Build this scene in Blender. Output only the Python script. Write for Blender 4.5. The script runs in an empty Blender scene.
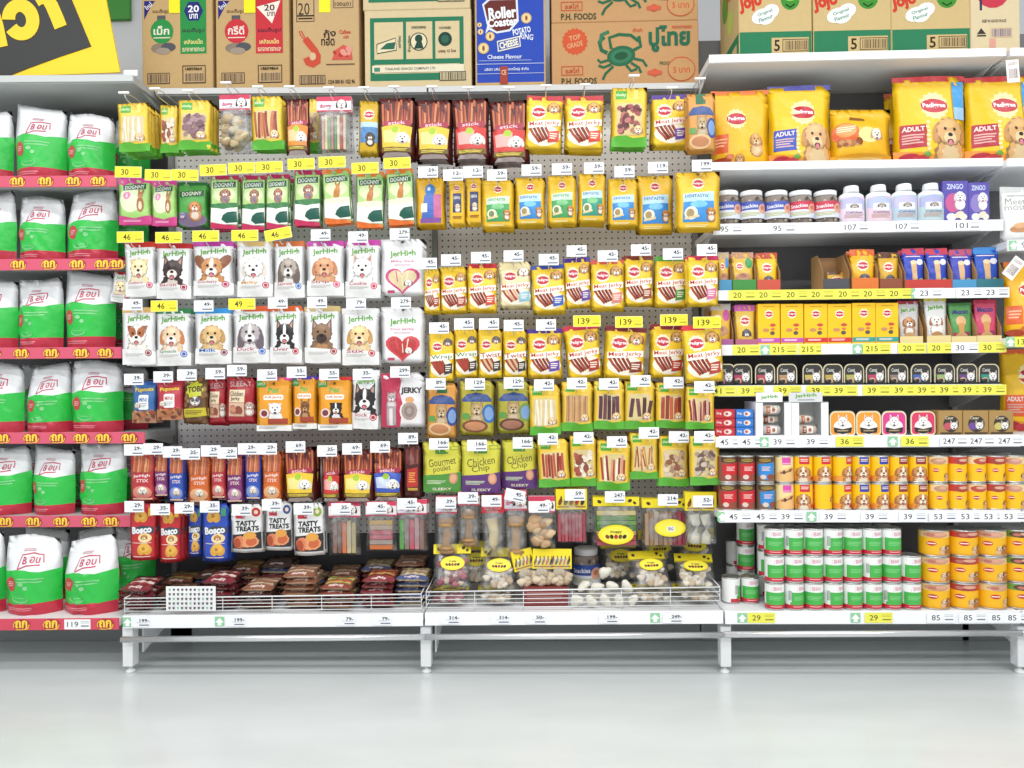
import bpy, bmesh, math, random
import numpy as np
from mathutils import Matrix, Vector, Euler

# ---------------------------------------------------------------- camera, world, lights, exposure
SC = bpy.context.scene
COL = SC.collection
FPX = 740.0
CAM_H = 1.167
YAW, ROLL = math.radians(1.5), math.radians(-0.55)
cam_data = bpy.data.cameras.new('camera')
cam_data.sensor_width = 36.0
cam_data.lens = FPX / 1024 * 36.0
cam_data.clip_start = 0.05
cam = bpy.data.objects.new('camera', cam_data)
COL.objects.link(cam)
CAM_M = Matrix.Rotation(YAW, 4, 'Z') @ Matrix.Rotation(math.pi / 2, 4, 'X') @ Matrix.Rotation(ROLL, 4, 'Z')
cam.matrix_world = Matrix.Translation((0, 0, CAM_H)) @ CAM_M
SC.camera = cam
CAM_R = CAM_M.to_3x3()

world = bpy.data.worlds.new('store_ambient')
SC.world = world
world.use_nodes = True
bg = world.node_tree.nodes['Background']
bg.inputs[0].default_value = (0.95, 0.98, 1.0, 1)
bg.inputs[1].default_value = 0.72

def area(name, loc, sx, sy, power, col=(1.0, 0.995, 0.985), rot=(0, 0, 0)):
    l = bpy.data.lights.new(name, 'AREA')
    l.shape = 'RECTANGLE'
    l.size, l.size_y = sx, sy
    l.energy = power
    l.color = col
    o = bpy.data.objects.new(name, l)
    o.location = loc
    o.rotation_euler = rot
    COL.objects.link(o)
# rows of fluorescent ceiling battens along the aisle
area('ceiling_tube_row_near_shelf', (0.0, 1.9, 3.6), 8.0, 0.25, 66)
area('ceiling_tube_row_mid_aisle', (0.0, 0.3, 3.6), 8.0, 0.25, 102)
area('ceiling_tube_row_behind', (0.0, -1.6, 3.6), 8.0, 0.25, 190)
SC.view_settings.view_transform = 'Standard'
SC.view_settings.look = 'None'
SC.view_settings.gamma = 1.0
SC.view_settings.use_curve_mapping = False
SC.view_settings.exposure = -0.06

# ---------------------------------------------------------------- helpers
def P(px, py, Y):
    """world point at depth plane y = Y seen at photo pixel (px, py)"""
    d = CAM_R @ Vector(((px - 512) / FPX, -(py - 384) / FPX, -1.0))
    k = Y / d.y
    return Vector((d.x * k, Y, CAM_H + d.z * k))

def lin(c):
    if isinstance(c, str):
        c = c.lstrip('#')
        c = [int(c[i:i + 2], 16) / 255 for i in (0, 2, 4)]
    return tuple(((v / 12.92) if v <= 0.04045 else ((v + 0.055) / 1.055) ** 2.4) for v in c) + (1.0,)

def new_mat(name, rough=0.5, metallic=0.0, spec=0.5, color=None, bump=0.0, bscale=40.0, vary=0.05, attr=True, coat=0.0):
    m = bpy.data.materials.new(name)
    m.use_nodes = True
    nt = m.node_tree
    b = nt.nodes['Principled BSDF']
    b.inputs['Roughness'].default_value = rough
    b.inputs['Metallic'].default_value = metallic
    b.inputs['Specular IOR Level'].default_value = spec
    b.inputs['Coat Weight'].default_value = coat
    tc = nt.nodes.new('ShaderNodeTexCoord')
    nz = nt.nodes.new('ShaderNodeTexNoise')
    nz.inputs['Scale'].default_value = bscale
    nz.inputs['Detail'].default_value = 3
    nt.links.new(tc.outputs['Object'], nz.inputs['Vector'])
    mx = nt.nodes.new('ShaderNodeMix')
    mx.data_type = 'RGBA'
    mx.blend_type = 'MULTIPLY'
    mx.inputs[0].default_value = 1.0
    if attr:
        at = nt.nodes.new('ShaderNodeAttribute')
        at.attribute_name = 'Col'
        nt.links.new(at.outputs['Color'], mx.inputs[6])
    else:
        mx.inputs[6].default_value = color
    rp = nt.nodes.new('ShaderNodeMapRange')
    rp.inputs[3].default_value = 1 - vary
    rp.inputs[4].default_value = 1.0
    nt.links.new(nz.outputs['Fac'], rp.inputs[0])
    nt.links.new(rp.outputs[0], mx.inputs[7])
    nt.links.new(mx.outputs[2], b.inputs['Base Color'])
    if bump:
        bp = nt.nodes.new('ShaderNodeBump')
        bp.inputs['Strength'].default_value = bump
        bp.inputs['Distance'].default_value = 0.01
        nt.links.new(nz.outputs['Fac'], bp.inputs['Height'])
        nt.links.new(bp.outputs[0], b.inputs['Normal'])
    return m

M = {}
M['film'] = new_mat('glossy_pouch_film', 0.30, bump=0.4, bscale=24, vary=0.08)
M['sackfilm'] = new_mat('crumpled_sack_film', 0.34, bump=0.9, bscale=13, vary=0.1)
M['card'] = new_mat('printed_card', 0.55, bump=0.03, bscale=60, vary=0.05)
M['corr'] = new_mat('corrugated_carton', 0.8, spec=0.2, bump=0.06, bscale=35, vary=0.12)
M['label'] = new_mat('can_label_paper', 0.35, bump=0.02, bscale=40, vary=0.04)
M['tag'] = new_mat('price_ticket', 0.5, vary=0.02)
M['tin'] = new_mat('tinplate', 0.28, metallic=0.9, color=(0.62, 0.62, 0.6, 1), attr=False, vary=0.1)
M['chrome'] = new_mat('chromed_wire', 0.25, metallic=0.85, color=(0.75, 0.75, 0.76, 1), attr=False, vary=0.05)
M['white_steel'] = new_mat('white_powder_coat', 0.42, color=(0.80, 0.81, 0.82, 1), attr=False, vary=0.06, bscale=8)
M['grey_steel'] = new_mat('grey_powder_coat', 0.5, color=(0.30, 0.31, 0.31, 1), attr=False, vary=0.1, bscale=6)
M['light_steel'] = new_mat('light_grey_powder_coat', 0.5, color=(0.50, 0.52, 0.51, 1), attr=False, vary=0.1, bscale=6)
M['dark_steel'] = new_mat('dark_back_panel', 0.55, color=(0.17, 0.17, 0.175, 1), attr=False, vary=0.15, bscale=5)
M['dark_low'] = new_mat('dark_lower_panel', 0.5, color=(0.07, 0.072, 0.08, 1), attr=False, vary=0.1, bscale=4)
M['blackplastic'] = new_mat('black_plastic', 0.35, color=(0.02, 0.02, 0.02, 1), attr=False)
M['plastic'] = new_mat('coloured_plastic', 0.35, vary=0.03)
M['chew'] = new_mat('rawhide_chew', 0.65, bump=0.3, bscale=60, vary=0.25)

def clear_film():
    m = bpy.data.materials.new('clear_bag_film')
    m.use_nodes = True
    nt = m.node_tree
    nt.nodes.remove(nt.nodes['Principled BSDF'])
    out = nt.nodes['Material Output']
    t = nt.nodes.new('ShaderNodeBsdfTransparent')
    t.inputs[0].default_value = (0.93, 0.94, 0.95, 1)
    g = nt.nodes.new('ShaderNodeBsdfGlossy')
    g.inputs['Roughness'].default_value = 0.25
    d = nt.nodes.new('ShaderNodeBsdfDiffuse')
    d.inputs[0].default_value = (0.75, 0.75, 0.75, 1)
    nz = nt.nodes.new('ShaderNodeTexNoise')
    nz.inputs['Scale'].default_value = 30
    tc = nt.nodes.new('ShaderNodeTexCoord')
    nt.links.new(tc.outputs['Object'], nz.inputs['Vector'])
    bp = nt.nodes.new('ShaderNodeBump')
    bp.inputs['Strength'].default_value = 0.5
    nt.links.new(nz.outputs['Fac'], bp.inputs['Height'])
    nt.links.new(bp.outputs[0], g.inputs['Normal'])
    m1 = nt.nodes.new('ShaderNodeMixShader')
    m1.inputs[0].default_value = 0.5
    nt.links.new(g.outputs[0], m1.inputs[1])
    nt.links.new(d.outputs[0], m1.inputs[2])
    m2 = nt.nodes.new('ShaderNodeMixShader')
    rp = nt.nodes.new('ShaderNodeMapRange')
    rp.inputs[1].default_value = 0.4
    rp.inputs[2].default_value = 0.75
    rp.inputs[3].default_value = 0.08
    rp.inputs[4].default_value = 0.35
    nt.links.new(nz.outputs['Fac'], rp.inputs[0])
    nt.links.new(rp.outputs[0], m2.inputs[0])
    nt.links.new(t.outputs[0], m2.inputs[1])
    nt.links.new(m1.outputs[0], m2.inputs[2])
    nt.links.new(m2.outputs[0], out.inputs[0])
    return m
M['clear'] = clear_film()

def pegboard_mat():
    m = bpy.data.materials.new('perforated_grey_panel')
    m.use_nodes = True
    nt = m.node_tree
    b = nt.nodes['Principled BSDF']
    b.inputs['Roughness'].default_value = 0.5
    tc = nt.nodes.new('ShaderNodeTexCoord')
    sx = nt.nodes.new('ShaderNodeSeparateXYZ')
    nt.links.new(tc.outputs['Object'], sx.inputs[0])
    def cell(sock):
        a = nt.nodes.new('ShaderNodeMath'); a.operation = 'MULTIPLY'; a.inputs[1].default_value = 1 / 0.028
        nt.links.new(sock, a.inputs[0])
        f = nt.nodes.new('ShaderNodeMath'); f.operation = 'FRACT'
        nt.links.new(a.outputs[0], f.inputs[0])
        s = nt.nodes.new('ShaderNodeMath'); s.operation = 'SUBTRACT'; s.inputs[1].default_value = 0.5
        nt.links.new(f.outputs[0], s.inputs[0])
        p = nt.nodes.new('ShaderNodeMath'); p.operation = 'POWER'; p.inputs[1].default_value = 2
        nt.links.new(s.outputs[0], p.inputs[0])
        return p.outputs[0]
    ad = nt.nodes.new('ShaderNodeMath'); ad.operation = 'ADD'
    nt.links.new(cell(sx.outputs[0]), ad.inputs[0])
    nt.links.new(cell(sx.outputs[2]), ad.inputs[1])
    lt = nt.nodes.new('ShaderNodeMath'); lt.operation = 'LESS_THAN'; lt.inputs[1].default_value = 0.02
    nt.links.new(ad.outputs[0], lt.inputs[0])
    mx = nt.nodes.new('ShaderNodeMix'); mx.data_type = 'RGBA'
    mx.inputs[6].default_value = (0.84, 0.835, 0.83, 1)
    mx.inputs[7].default_value = (0.06, 0.06, 0.06, 1)
    nt.links.new(lt.outputs[0], mx.inputs[0])
    nt.links.new(mx.outputs[2], b.inputs['Base Color'])
    return m
M['peg'] = pegboard_mat()

def floor_mat():
    m = bpy.data.materials.new('polished_white_vinyl')
    m.use_nodes = True
    nt = m.node_tree
    b = nt.nodes['Principled BSDF']
    b.inputs['Roughness'].default_value = 0.22
    b.inputs['Specular IOR Level'].default_value = 0.72
    tc = nt.nodes.new('ShaderNodeTexCoord')
    nz = nt.nodes.new('ShaderNodeTexNoise')
    nz.inputs['Scale'].default_value = 5
    nz.inputs['Detail'].default_value = 8
    mp = nt.nodes.new('ShaderNodeMapping')
    mp.inputs['Scale'].default_value = (0.5, 1.6, 1)
    nt.links.new(tc.outputs['Object'], mp.inputs[0])
    nt.links.new(mp.outputs[0], nz.inputs['Vector'])
    cr = nt.nodes.new('ShaderNodeValToRGB')
    cr.color_ramp.elements[0].position = 0.3
    cr.color_ramp.elements[0].color = (0.585, 0.615, 0.612, 1)
    cr.color_ramp.elements[1].position = 0.7
    cr.color_ramp.elements[1].color = (0.63, 0.66, 0.657, 1)
    nt.links.new(nz.outputs['Fac'], cr.inputs[0])
    nt.links.new(cr.outputs[0], b.inputs['Base Color'])
    rr = nt.nodes.new('ShaderNodeMapRange')
    rr.inputs[3].default_value = 0.16
    rr.inputs[4].default_value = 0.3
    nt.links.new(nz.outputs['Fac'], rr.inputs[0])
    nt.links.new(rr.outputs[0], b.inputs['Roughness'])
    return m
M['floor'] = floor_mat()
M['wall'] = new_mat('grey_painted_wall', 0.7, color=(0.68, 0.70, 0.72, 1), attr=False, vary=0.05, bscale=2)

def mesh_from(name, verts, faces, col=None, smooth=False, mat='film'):
    me = bpy.data.meshes.new(name)
    me.from_pydata([tuple(v) for v in verts], [], faces)
    if col is not None:
        a = me.color_attributes.new('Col', 'FLOAT_COLOR', 'POINT')
        arr = np.empty((len(verts), 4), np.float32)
        arr[:] = np.asarray(col, np.float32)
        a.data.foreach_set('color', arr.ravel())
    me.materials.append(M[mat])
    if smooth:
        me.polygons.foreach_set('use_smooth', [True] * len(me.polygons))
    me.update()
    return me

def bm_mesh(name, bm, col=None, smooth=False, mat='film'):
    me = bpy.data.meshes.new(name)
    bm.to_mesh(me)
    bm.free()
    if col is not None:
        a = me.color_attributes.new('Col', 'FLOAT_COLOR', 'POINT')
        arr = np.empty((len(me.vertices), 4), np.float32)
        arr[:] = np.asarray(col, np.float32)
        a.data.foreach_set('color', arr.ravel())
    me.materials.append(M[mat])
    if smooth:
        me.polygons.foreach_set('use_smooth', [True] * len(me.polygons))
    return me

def box_bm(x0, x1, y0, y1, z0, z1, bevel=0.0, bm=None):
    own = bm is None
    if own:
        bm = bmesh.new()
    vs = [bm.verts.new((x, y, z)) for x in (x0, x1) for y in (y0, y1) for z in (z0, z1)]
    fs = []
    for q in ((0, 1, 3, 2), (4, 6, 7, 5), (0, 4, 5, 1), (2, 3, 7, 6), (0, 2, 6, 4), (1, 5, 7, 3)):
        fs.append(bm.faces.new([vs[i] for i in q]))
    if bevel:
        es = list({e for f in fs for e in f.edges})
        bmesh.ops.bevel(bm, geom=es, offset=bevel, segments=1, affect='EDGES')
    return bm

def tube_bm(pts, r, n=6, bm=None):
    bm = bm or bmesh.new()
    rings = []
    pts = [Vector(p) for p in pts]
    for i, p in enumerate(pts):
        d = (pts[min(i + 1, len(pts) - 1)] - pts[max(i - 1, 0)]).normalized()
        a = d.cross(Vector((0, 0, 1)))
        if a.length < 0.1:
            a = d.cross(Vector((1, 0, 0)))
        a.normalize()
        b = d.cross(a)
        rr = r[i] if isinstance(r, (list, tuple)) else r
        rings.append([bm.verts.new(p + (a * math.cos(t) + b * math.sin(t)) * rr) for t in [2 * math.pi * k / n for k in range(n)]])
    for q in range(len(rings) - 1):
        for k in range(n):
            bm.faces.new([rings[q][k], rings[q][(k + 1) % n], rings[q + 1][(k + 1) % n], rings[q + 1][k]])
    bm.faces.new(rings[0][::-1])
    bm.faces.new(rings[-1])
    return bm

def lathe_bm(prof, n=24, bm=None):
    """prof: [(r, z)] revolved about z"""
    bm = bm or bmesh.new()
    rings = []
    for r, z in prof:
        if r < 1e-5:
            rings.append([bm.verts.new((0, 0, z))])
        else:
            rings.append([bm.verts.new((r * math.cos(2 * math.pi * k / n), r * math.sin(2 * math.pi * k / n), z)) for k in range(n)])
    for a, b in zip(rings, rings[1:]):
        for k in range(n):
            k2 = (k + 1) % n
            if len(a) == 1 and len(b) == 1:
                continue
            if len(a) == 1:
                bm.faces.new([a[0], b[k2], b[k]])
            elif len(b) == 1:
                bm.faces.new([a[k], a[k2], b[0]])
            else:
                bm.faces.new([a[k], a[k2], b[k2], b[k]])
    return bm

USED = {}
def tagit(o, label, cat, group=None):
    n = len(label.replace('-', ' ').split())
    if not 4 <= len(label.split()) <= 16:
        print('LABEL LENGTH', len(label.split()), label)
    if label in USED and USED[label] != (group or 1):
        print('DUPLICATE LABEL', label)
    if label in USED and not group:
        print('DUPLICATE LABEL', label)
    USED[label] = group or 1
    o['label'] = label
    o['category'] = cat
    if group:
        o['group'] = group
    return o

def link(name, data, parent=None, loc=None):
    o = bpy.data.objects.new(name, data)
    COL.objects.link(o)
    if parent is not None:
        o.parent = parent
    if loc is not None:
        o.location = loc
    return o

class Kind:
    """a thing built once: list of (part name, mesh, parent index or None); w, h in metres"""
    def __init__(self, name, cat, w, h, parts, d=0.0):
        self.name, self.cat, self.w, self.h, self.parts, self.d = name, cat, w, h, parts, d

def put(kind, loc, label, group=None, rot=(0, 0, 0), scale=(1, 1, 1), name=None, cat=None):
    root = bpy.data.objects.new(name or kind.name, None)
    root.empty_display_size = 0.03
    COL.objects.link(root)
    root.location = loc
    root.rotation_euler = rot
    root.scale = scale
    made = []
    for pn, me, par in kind.parts:
        o = bpy.data.objects.new(pn, me)
        COL.objects.link(o)
        o.parent = root if par is None else made[par]
        made.append(o)
    tagit(root, label, cat or kind.cat, group)
    return root

# ---------------------------------------------------------------- flat print drawn as thin vector shapes
TXT = {}
def text_shape(s, bold=0.02):
    k = (s, bold)
    if k not in TXT:
        cu = bpy.data.curves.new('lettering', 'FONT')
        cu.body = s
        cu.resolution_u = 2
        cu.offset = bold
        ob = bpy.data.objects.new('lettering', cu)
        me = bpy.data.meshes.new_from_object(ob)
        v = np.array([(p.co.x, p.co.y) for p in me.vertices]).reshape(-1, 2)
        f = [tuple(p.vertices) for p in me.polygons]
        bpy.data.objects.remove(ob)
        bpy.data.curves.remove(cu)
        bpy.data.meshes.remove(me)
        lo, hi = v.min(0), v.max(0)
        TXT[k] = ((v - (lo + hi) / 2), f, hi - lo)
    return TXT[k]

LAYER = 0.00009
class Art:
    """shapes in a W x H frame, y down; colours in sRGB hex; grouped into named parts"""
    def __init__(self, W, H):
        self.W, self.H, self.parts, self.cur, self.n = W, H, {}, 'front_print', 4
    def part(self, name):
        self.cur = name
        return self
    def add(self, v, f, c):
        self.parts.setdefault(self.cur, []).append((np.asarray(v, float), f, lin(c), self.n))
        return self
    def poly(self, pts, c):
        self.n += 1
        return self.add(pts, [tuple(range(len(pts)))], c)
    def rect(self, x0, y0, x1, y1, c):
        return self.poly([(x0, y0), (x1, y0), (x1, y1), (x0, y1)], c)
    def rrect(self, x0, y0, x1, y1, r, c):
        p = []
        for cx, cy, a in ((x1 - r, y0 + r, -90), (x1 - r, y1 - r, 0), (x0 + r, y1 - r, 90), (x0 + r, y0 + r, 180)):
            for t in (0, 30, 60, 90):
                q = math.radians(a + t)
                p.append((cx + r * math.cos(q), cy + r * math.sin(q)))
        return self.poly(p, c)
    def ell(self, cx, cy, rx, ry, c, rot=0, n=14):
        self.n += 1
        t = np.arange(n) * 2 * math.pi / n
        a = math.radians(rot)
        x, y = rx * np.cos(t), ry * np.sin(t)
        return self.add(np.stack([cx + x * math.cos(a) - y * math.sin(a), cy + x * math.sin(a) + y * math.cos(a)], 1), [tuple(range(n))], c)
    def star(self, cx, cy, r, r2, k, c):
        p = []
        for i in range(2 * k):
            q = math.pi * i / k
            rr = r if i % 2 == 0 else r2
            p.append((cx + rr * math.cos(q), cy + rr * math.sin(q)))
        return self.poly(p, c)
    def text(self, s, cx, cy, w=None, h=None, c='#000000', rot=0, bold=0.02):
        v, f, d = text_shape(s, bold)
        if w and h:
            k = np.array([w / d[0], h / d[1]])
        else:
            k = np.array([1, 1]) * ((w / d[0]) if w else (h / d[1]))
        q = v * k * np.array([1, -1])
        a = math.radians(rot)
        q = np.stack([cx + q[:, 0] * math.cos(a) - q[:, 1] * math.sin(a), cy + q[:, 0] * math.sin(a) + q[:, 1] * math.cos(a)], 1)
        self.n += 1
        return self.add(q, f, c)
    def line(self, pts, w, c):
        pts = [np.array(p, float) for p in pts]
        L, R = [], []
        for i, p in enumerate(pts):
            d = pts[min(i + 1, len(pts) - 1)] - pts[max(i - 1, 0)]
            d = d / (np.hypot(*d) + 1e-9)
            nrm = np.array([-d[1], d[0]]) * w / 2
            L.append(p + nrm)
            R.append(p - nrm)
        n = len(pts)
        self.n += 1
        return self.add(L + R, [(i, i + 1, n + i + 1, n + i) for i in range(n - 1)], c)
    def many(self, quads, c):
        self.n += 1
        v, f = [], []
        for q in quads:
            f.append(tuple(range(len(v), len(v) + len(q))))
            v += list(q)
        return self.add(v, f, c)
    def blobs(self, n, x0, y0, x1, y1, r, cols, seed=0, asp=1.3):
        rnd = random.Random(seed)
        for i in range(n):
            rr = r * rnd.uniform(0.7, 1.25)
            self.ell(rnd.uniform(x0 + rr, x1 - rr), rnd.uniform(y0 + rr, y1 - rr), rr * asp, rr, cols[i % len(cols)], rnd.uniform(0, 180), 8)
        return self
    def bars(self, x0, y0, x1, y1, n, cols, seed=0, jag=0.0, gap=0.12, horiz=False, lean=0.0):
        rnd = random.Random(seed)
        for k, c in enumerate(cols):
            qs = []
            for i in range(n):
                if i % len(cols) != k:
                    continue
                if horiz:
                    s = (y1 - y0) / n
                    a, b = y0 + s * (i + gap / 2), y0 + s * (i + 1 - gap / 2)
                    qs.append([(x0 + jag * rnd.random(), a), (x1 - jag * rnd.random(), a), (x1 - jag * rnd.random(), b), (x0 + jag * rnd.random(), b)])
                else:
                    s = (x1 - x0) / n
                    a, b = x0 + s * (i + gap / 2), x0 + s * (i + 1 - gap / 2)
                    t, u, l = y0 + jag * rnd.random(), y1 - jag * 0.6 * rnd.random(), lean * rnd.uniform(-1, 1)
                    qs.append([(a + l, t), (b + l, t), (b, u), (a, u)])
            if qs:
                self.many(qs, c)
        return self
    def lines(self, x0, y0, x1, y1, n, c, frac=0.5):
        """tiny lines of print"""
        qs, s = [], (y1 - y0) / n
        for i in range(n):
            e = x1 - (x1 - x0) * (0.25 if i % 3 == 2 else 0.06 * (i % 2))
            qs.append([(x0, y0 + s * i), (e, y0 + s * i), (e, y0 + s * (i + frac)), (x0, y0 + s * (i + frac))])
        return self.many(qs, c)
    def barcode(self, x0, y0, x1, y1, bgc, c):
        self.rect(x0, y0, x1, y1, bgc)
        rnd = random.Random(int(x0 * 7 + y0))
        qs, x, m = [], x0 + (x1 - x0) * 0.06, (y1 - y0) * 0.1
        u = (x1 - x0) / 46
        while x < x1 - 3 * u:
            w = u * rnd.choice((0.7, 1, 1.8))
            qs.append([(x, y0 + m), (x + w, y0 + m), (x + w, y1 - m), (x, y1 - m)])
            x += w + u * rnd.choice((0.8, 1.2, 1.6))
        return self.many(qs, c)
    def frame(self, x0, y0, x1, y1, t, c):
        return self.many([[(x0, y0), (x1, y0), (x1, y0 + t), (x0, y0 + t)], [(x0, y1 - t), (x1, y1 - t), (x1, y1), (x0, y1)],
                          [(x0, y0 + t), (x0 + t, y0 + t), (x0 + t, y1 - t), (x0, y1 - t)], [(x1 - t, y0 + t), (x1, y0 + t), (x1, y1 - t), (x1 - t, y1 - t)]], c)

    def build(self, grid, nrm, mat, prefix=''):
        """map every part on a grid surface: grid[nv+1][nu+1] of points, row 0 = top"""
        nv, nu = grid.shape[0] - 1, grid.shape[1] - 1
        out = []
        for pn, shapes in self.parts.items():
            pn = pn.split('~')[0]
            bm = bmesh.new()
            li = bm.verts.layers.int.new('layer')
            ci = bm.verts.layers.int.new('colour')
            cols = []
            for v, f, c, n in shapes:
                cols.append(c)
                bv = []
                for x, y in v:
                    q = bm.verts.new((min(max(x / self.W, 0), 1), min(max(y / self.H, 0), 1), 0))
                    q[li] = n
                    q[ci] = len(cols) - 1
                    bv.append(q)
                for fc in f:
                    try:
                        bm.faces.new([bv[i] for i in fc])
                    except ValueError:
                        pass
            if nu > 1 or nv > 1:
                us = [q.co.x for q in bm.verts]
                vs = [q.co.y for q in bm.verts]
                u0, u1, v0, v1 = min(us), max(us), min(vs), max(vs)
                for k in range(1, nu):
                    if u0 < k / nu < u1:
                        bmesh.ops.bisect_plane(bm, geom=bm.verts[:] + bm.edges[:] + bm.faces[:], dist=1e-6, plane_co=(k / nu, 0, 0), plane_no=(1, 0, 0))
                for k in range(1, nv):
                    if v0 < k / nv < v1:
                        bmesh.ops.bisect_plane(bm, geom=bm.verts[:] + bm.edges[:] + bm.faces[:], dist=1e-6, plane_co=(0, k / nv, 0), plane_no=(0, 1, 0))
                for k in range(1 - nv, nu):
                    if min(nu * u0 - nv * v1, nu * u1 - nv * v0) < k < nu * u1 - nv * v0:
                        bmesh.ops.bisect_plane(bm, geom=bm.verts[:] + bm.edges[:] + bm.faces[:], dist=1e-6, plane_co=(k / nu, 0, 0), plane_no=(nu, -nv, 0))
            # new vertices get interpolated int layers: shapes never share vertices, so take them from the face's island
            nvt = len(bm.verts)
            col = np.zeros((nvt, 4), np.float32)
            uv = np.array([(q.co.x, q.co.y) for q in bm.verts])
            L = np.array([q[li] for q in bm.verts], float)
            ck = [q[ci] for q in bm.verts]
            for i, k in enumerate(ck):
                col[i] = cols[k]
            gi = np.minimum((uv[:, 0] * nu).astype(int), nu - 1)
            gj = np.minimum((uv[:, 1] * nv).astype(int), nv - 1)
            a = np.clip(uv[:, 0] * nu - gi, 0, 1)[:, None]
            b = np.clip(uv[:, 1] * nv - gj, 0, 1)[:, None]
            def interp(g):
                p00, p10, p01, p11 = g[gj, gi], g[gj, gi + 1], g[gj + 1, gi], g[gj + 1, gi + 1]
                lo = p00 + a * (p10 - p00) + b * (p11 - p10)      # a >= b
                hi = p00 + b * (p01 - p00) + a * (p11 - p01)
                return np.where(a >= b, lo, hi)
            pos = interp(grid) + interp(nrm) * (L * LAYER)[:, None]
            for q, p in zip(bm.verts, pos):
                q.co = p
            fl = [fc for fc in bm.faces]
            for fc in fl:
                fc.normal_update()
            n0 = nrm.reshape(-1, 3).mean(0)
            flip = [fc for fc in fl if fc.normal.dot(Vector(n0)) < 0]
            if flip:
                bmesh.ops.reverse_faces(bm, faces=flip)
            bm.verts.layers.int.remove(bm.verts.layers.int['layer'])
            bm.verts.layers.int.remove(bm.verts.layers.int['colour'])
            out.append((pn, bm_mesh(prefix + pn, bm, col, nu > 1 or nv > 1, mat)))
        return out

def ss(a, b, x):
    t = np.clip((x - a) / (b - a), 0, 1)
    return t * t * (3 - 2 * t)

def pouch_grid(w, h, T, nu=8, nv=11, seed=1, style='pillow', wr=1.0, outline=None, top=None):
    rnd = np.random.RandomState(seed)
    u, v = np.meshgrid(np.linspace(0, 1, nu + 1), np.linspace(0, 1, nv + 1))
    prof = np.maximum(np.sin(math.pi * u), 0) ** 0.75
    if style == 'pillow':
        vert = ss(0.07, 0.45, v) * ss(0.02, 0.22, 1 - v)
    elif style == 'stand':
        vert = ss(0.05, 0.8, v) * (0.75 + 0.25 * ss(0, 0.06, 1 - v))
    elif style == 'sack':
        vert = ss(0.0, 0.55, v) * (0.85 + 0.15 * ss(0, 0.1, 1 - v)) + 0.02
    else:
        vert = ss(0.06, 0.3, v) * ss(0.0, 0.2, 1 - v)
    bul = T * prof * vert
    wr_ = np.zeros_like(u)
    for k in range(5):
        fx, fy, ph = rnd.uniform(1, 4), rnd.uniform(1, 5), rnd.uniform(0, 6.28)
        wr_ += rnd.uniform(-1, 1) * np.sin(2 * math.pi * (fx * u + fy * v * rnd.choice([-1, 1])) + ph)
    bul = bul + wr_ * 0.0012 * wr * (prof > 0.01) * ss(0.03, 0.12, v)
    xl, xr = np.zeros(nv + 1), np.ones(nv + 1)
    vv = np.linspace(0, 1, nv + 1)
    if outline is not None:
        ov = [o[0] for o in outline]
        xl = np.interp(vv, ov, [o[1] for o in outline])
        xr = np.interp(vv, ov, [o[2] for o in outline])
    pinch = 0.012 * ss(0.1, 0.5, vv) * ss(0.05, 0.5, 1 - vv)
    xl = xl + pinch + 0.006 * np.sin(vv * 9 + seed)
    xr = xr - pinch + 0.006 * np.sin(vv * 8 + seed * 2)
    x = (xl[:, None] + (xr - xl)[:, None] * u - 0.5) * w
    z = (1 - v) * h + 0.006 * h * np.sin(u * 5 + seed) * np.where((v == 0), 1, 0) + 0.004 * h * np.sin(u * 7 + seed * 3) * np.where(v == 1, 1, 0)
    if top is not None:
        dz = np.interp(np.linspace(0, 1, nu + 1), [t[0] for t in top], [t[1] for t in top])
        z = z + dz[None, :] * h * (1 - v) ** 1.5
    g = np.stack([x, -bul, z], 2)
    return g, bul

def grid_normals(g):
    du = np.gradient(g, axis=1)
    dv = np.gradient(g, axis=0)
    n = np.cross(dv, du)
    n /= np.linalg.norm(n, axis=2)[..., None] + 1e-12
    if n[..., 1].mean() > 0:
        n = -n
    return n

def pouch_body(g, back, col, mat='film'):
    nv, nu = g.shape[0] - 1, g.shape[1] - 1
    verts = [tuple(p) for p in g.reshape(-1, 3)]
    idx = np.arange((nv + 1) * (nu + 1)).reshape(nv + 1, nu + 1)
    bidx = idx.copy()
    for j in range(1, nv):
        for i in range(1, nu):
            bidx[j, i] = len(verts)
            p = g[j, i]
            verts.append((p[0], back * -p[1], p[2]))
    f = []
    for j in range(nv):
        for i in range(nu):
            a, b, c, d = idx[j, i], idx[j, i + 1], idx[j + 1, i + 1], idx[j + 1, i]
            f += [(a, c, b), (a, d, c)]
            a, b, c, d = bidx[j, i], bidx[j, i + 1], bidx[j + 1, i + 1], bidx[j + 1, i]
            f += [(a, b, c), (a, c, d)]
    return mesh_from('pouch', verts, f, lin(col), True, mat)

SEED = [10]
def pouch(art, wpx, hpx, base, T=0.018, style='pillow', name='treat_pouch', cat='pouch', scale=242.0, mat='film', wr=1.0, outline=None, top=None, body='pouch', nu=8, nv=11):
    SEED[0] += 1
    w, h = wpx / scale, hpx / scale
    g, _ = pouch_grid(w, h, T, nu, nv, SEED[0], style, wr, outline, top)
    n = grid_normals(g)
    parts = [(body, pouch_body(g, 0.5, base, mat), None)]
    for pn, me in art.build(g, n, mat if mat != 'clear' else 'film'):
        parts.append((pn, me, 0))
    return Kind(name, cat, w, h, parts, T)

def plane_grid(x0, x1, z0, z1, y=0.0):
    g = np.array([[(x0, y, z1), (x1, y, z1)], [(x0, y, z0), (x1, y, z0)]], float)
    n = np.zeros_like(g)
    n[..., 1] = -1
    return g, n

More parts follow.
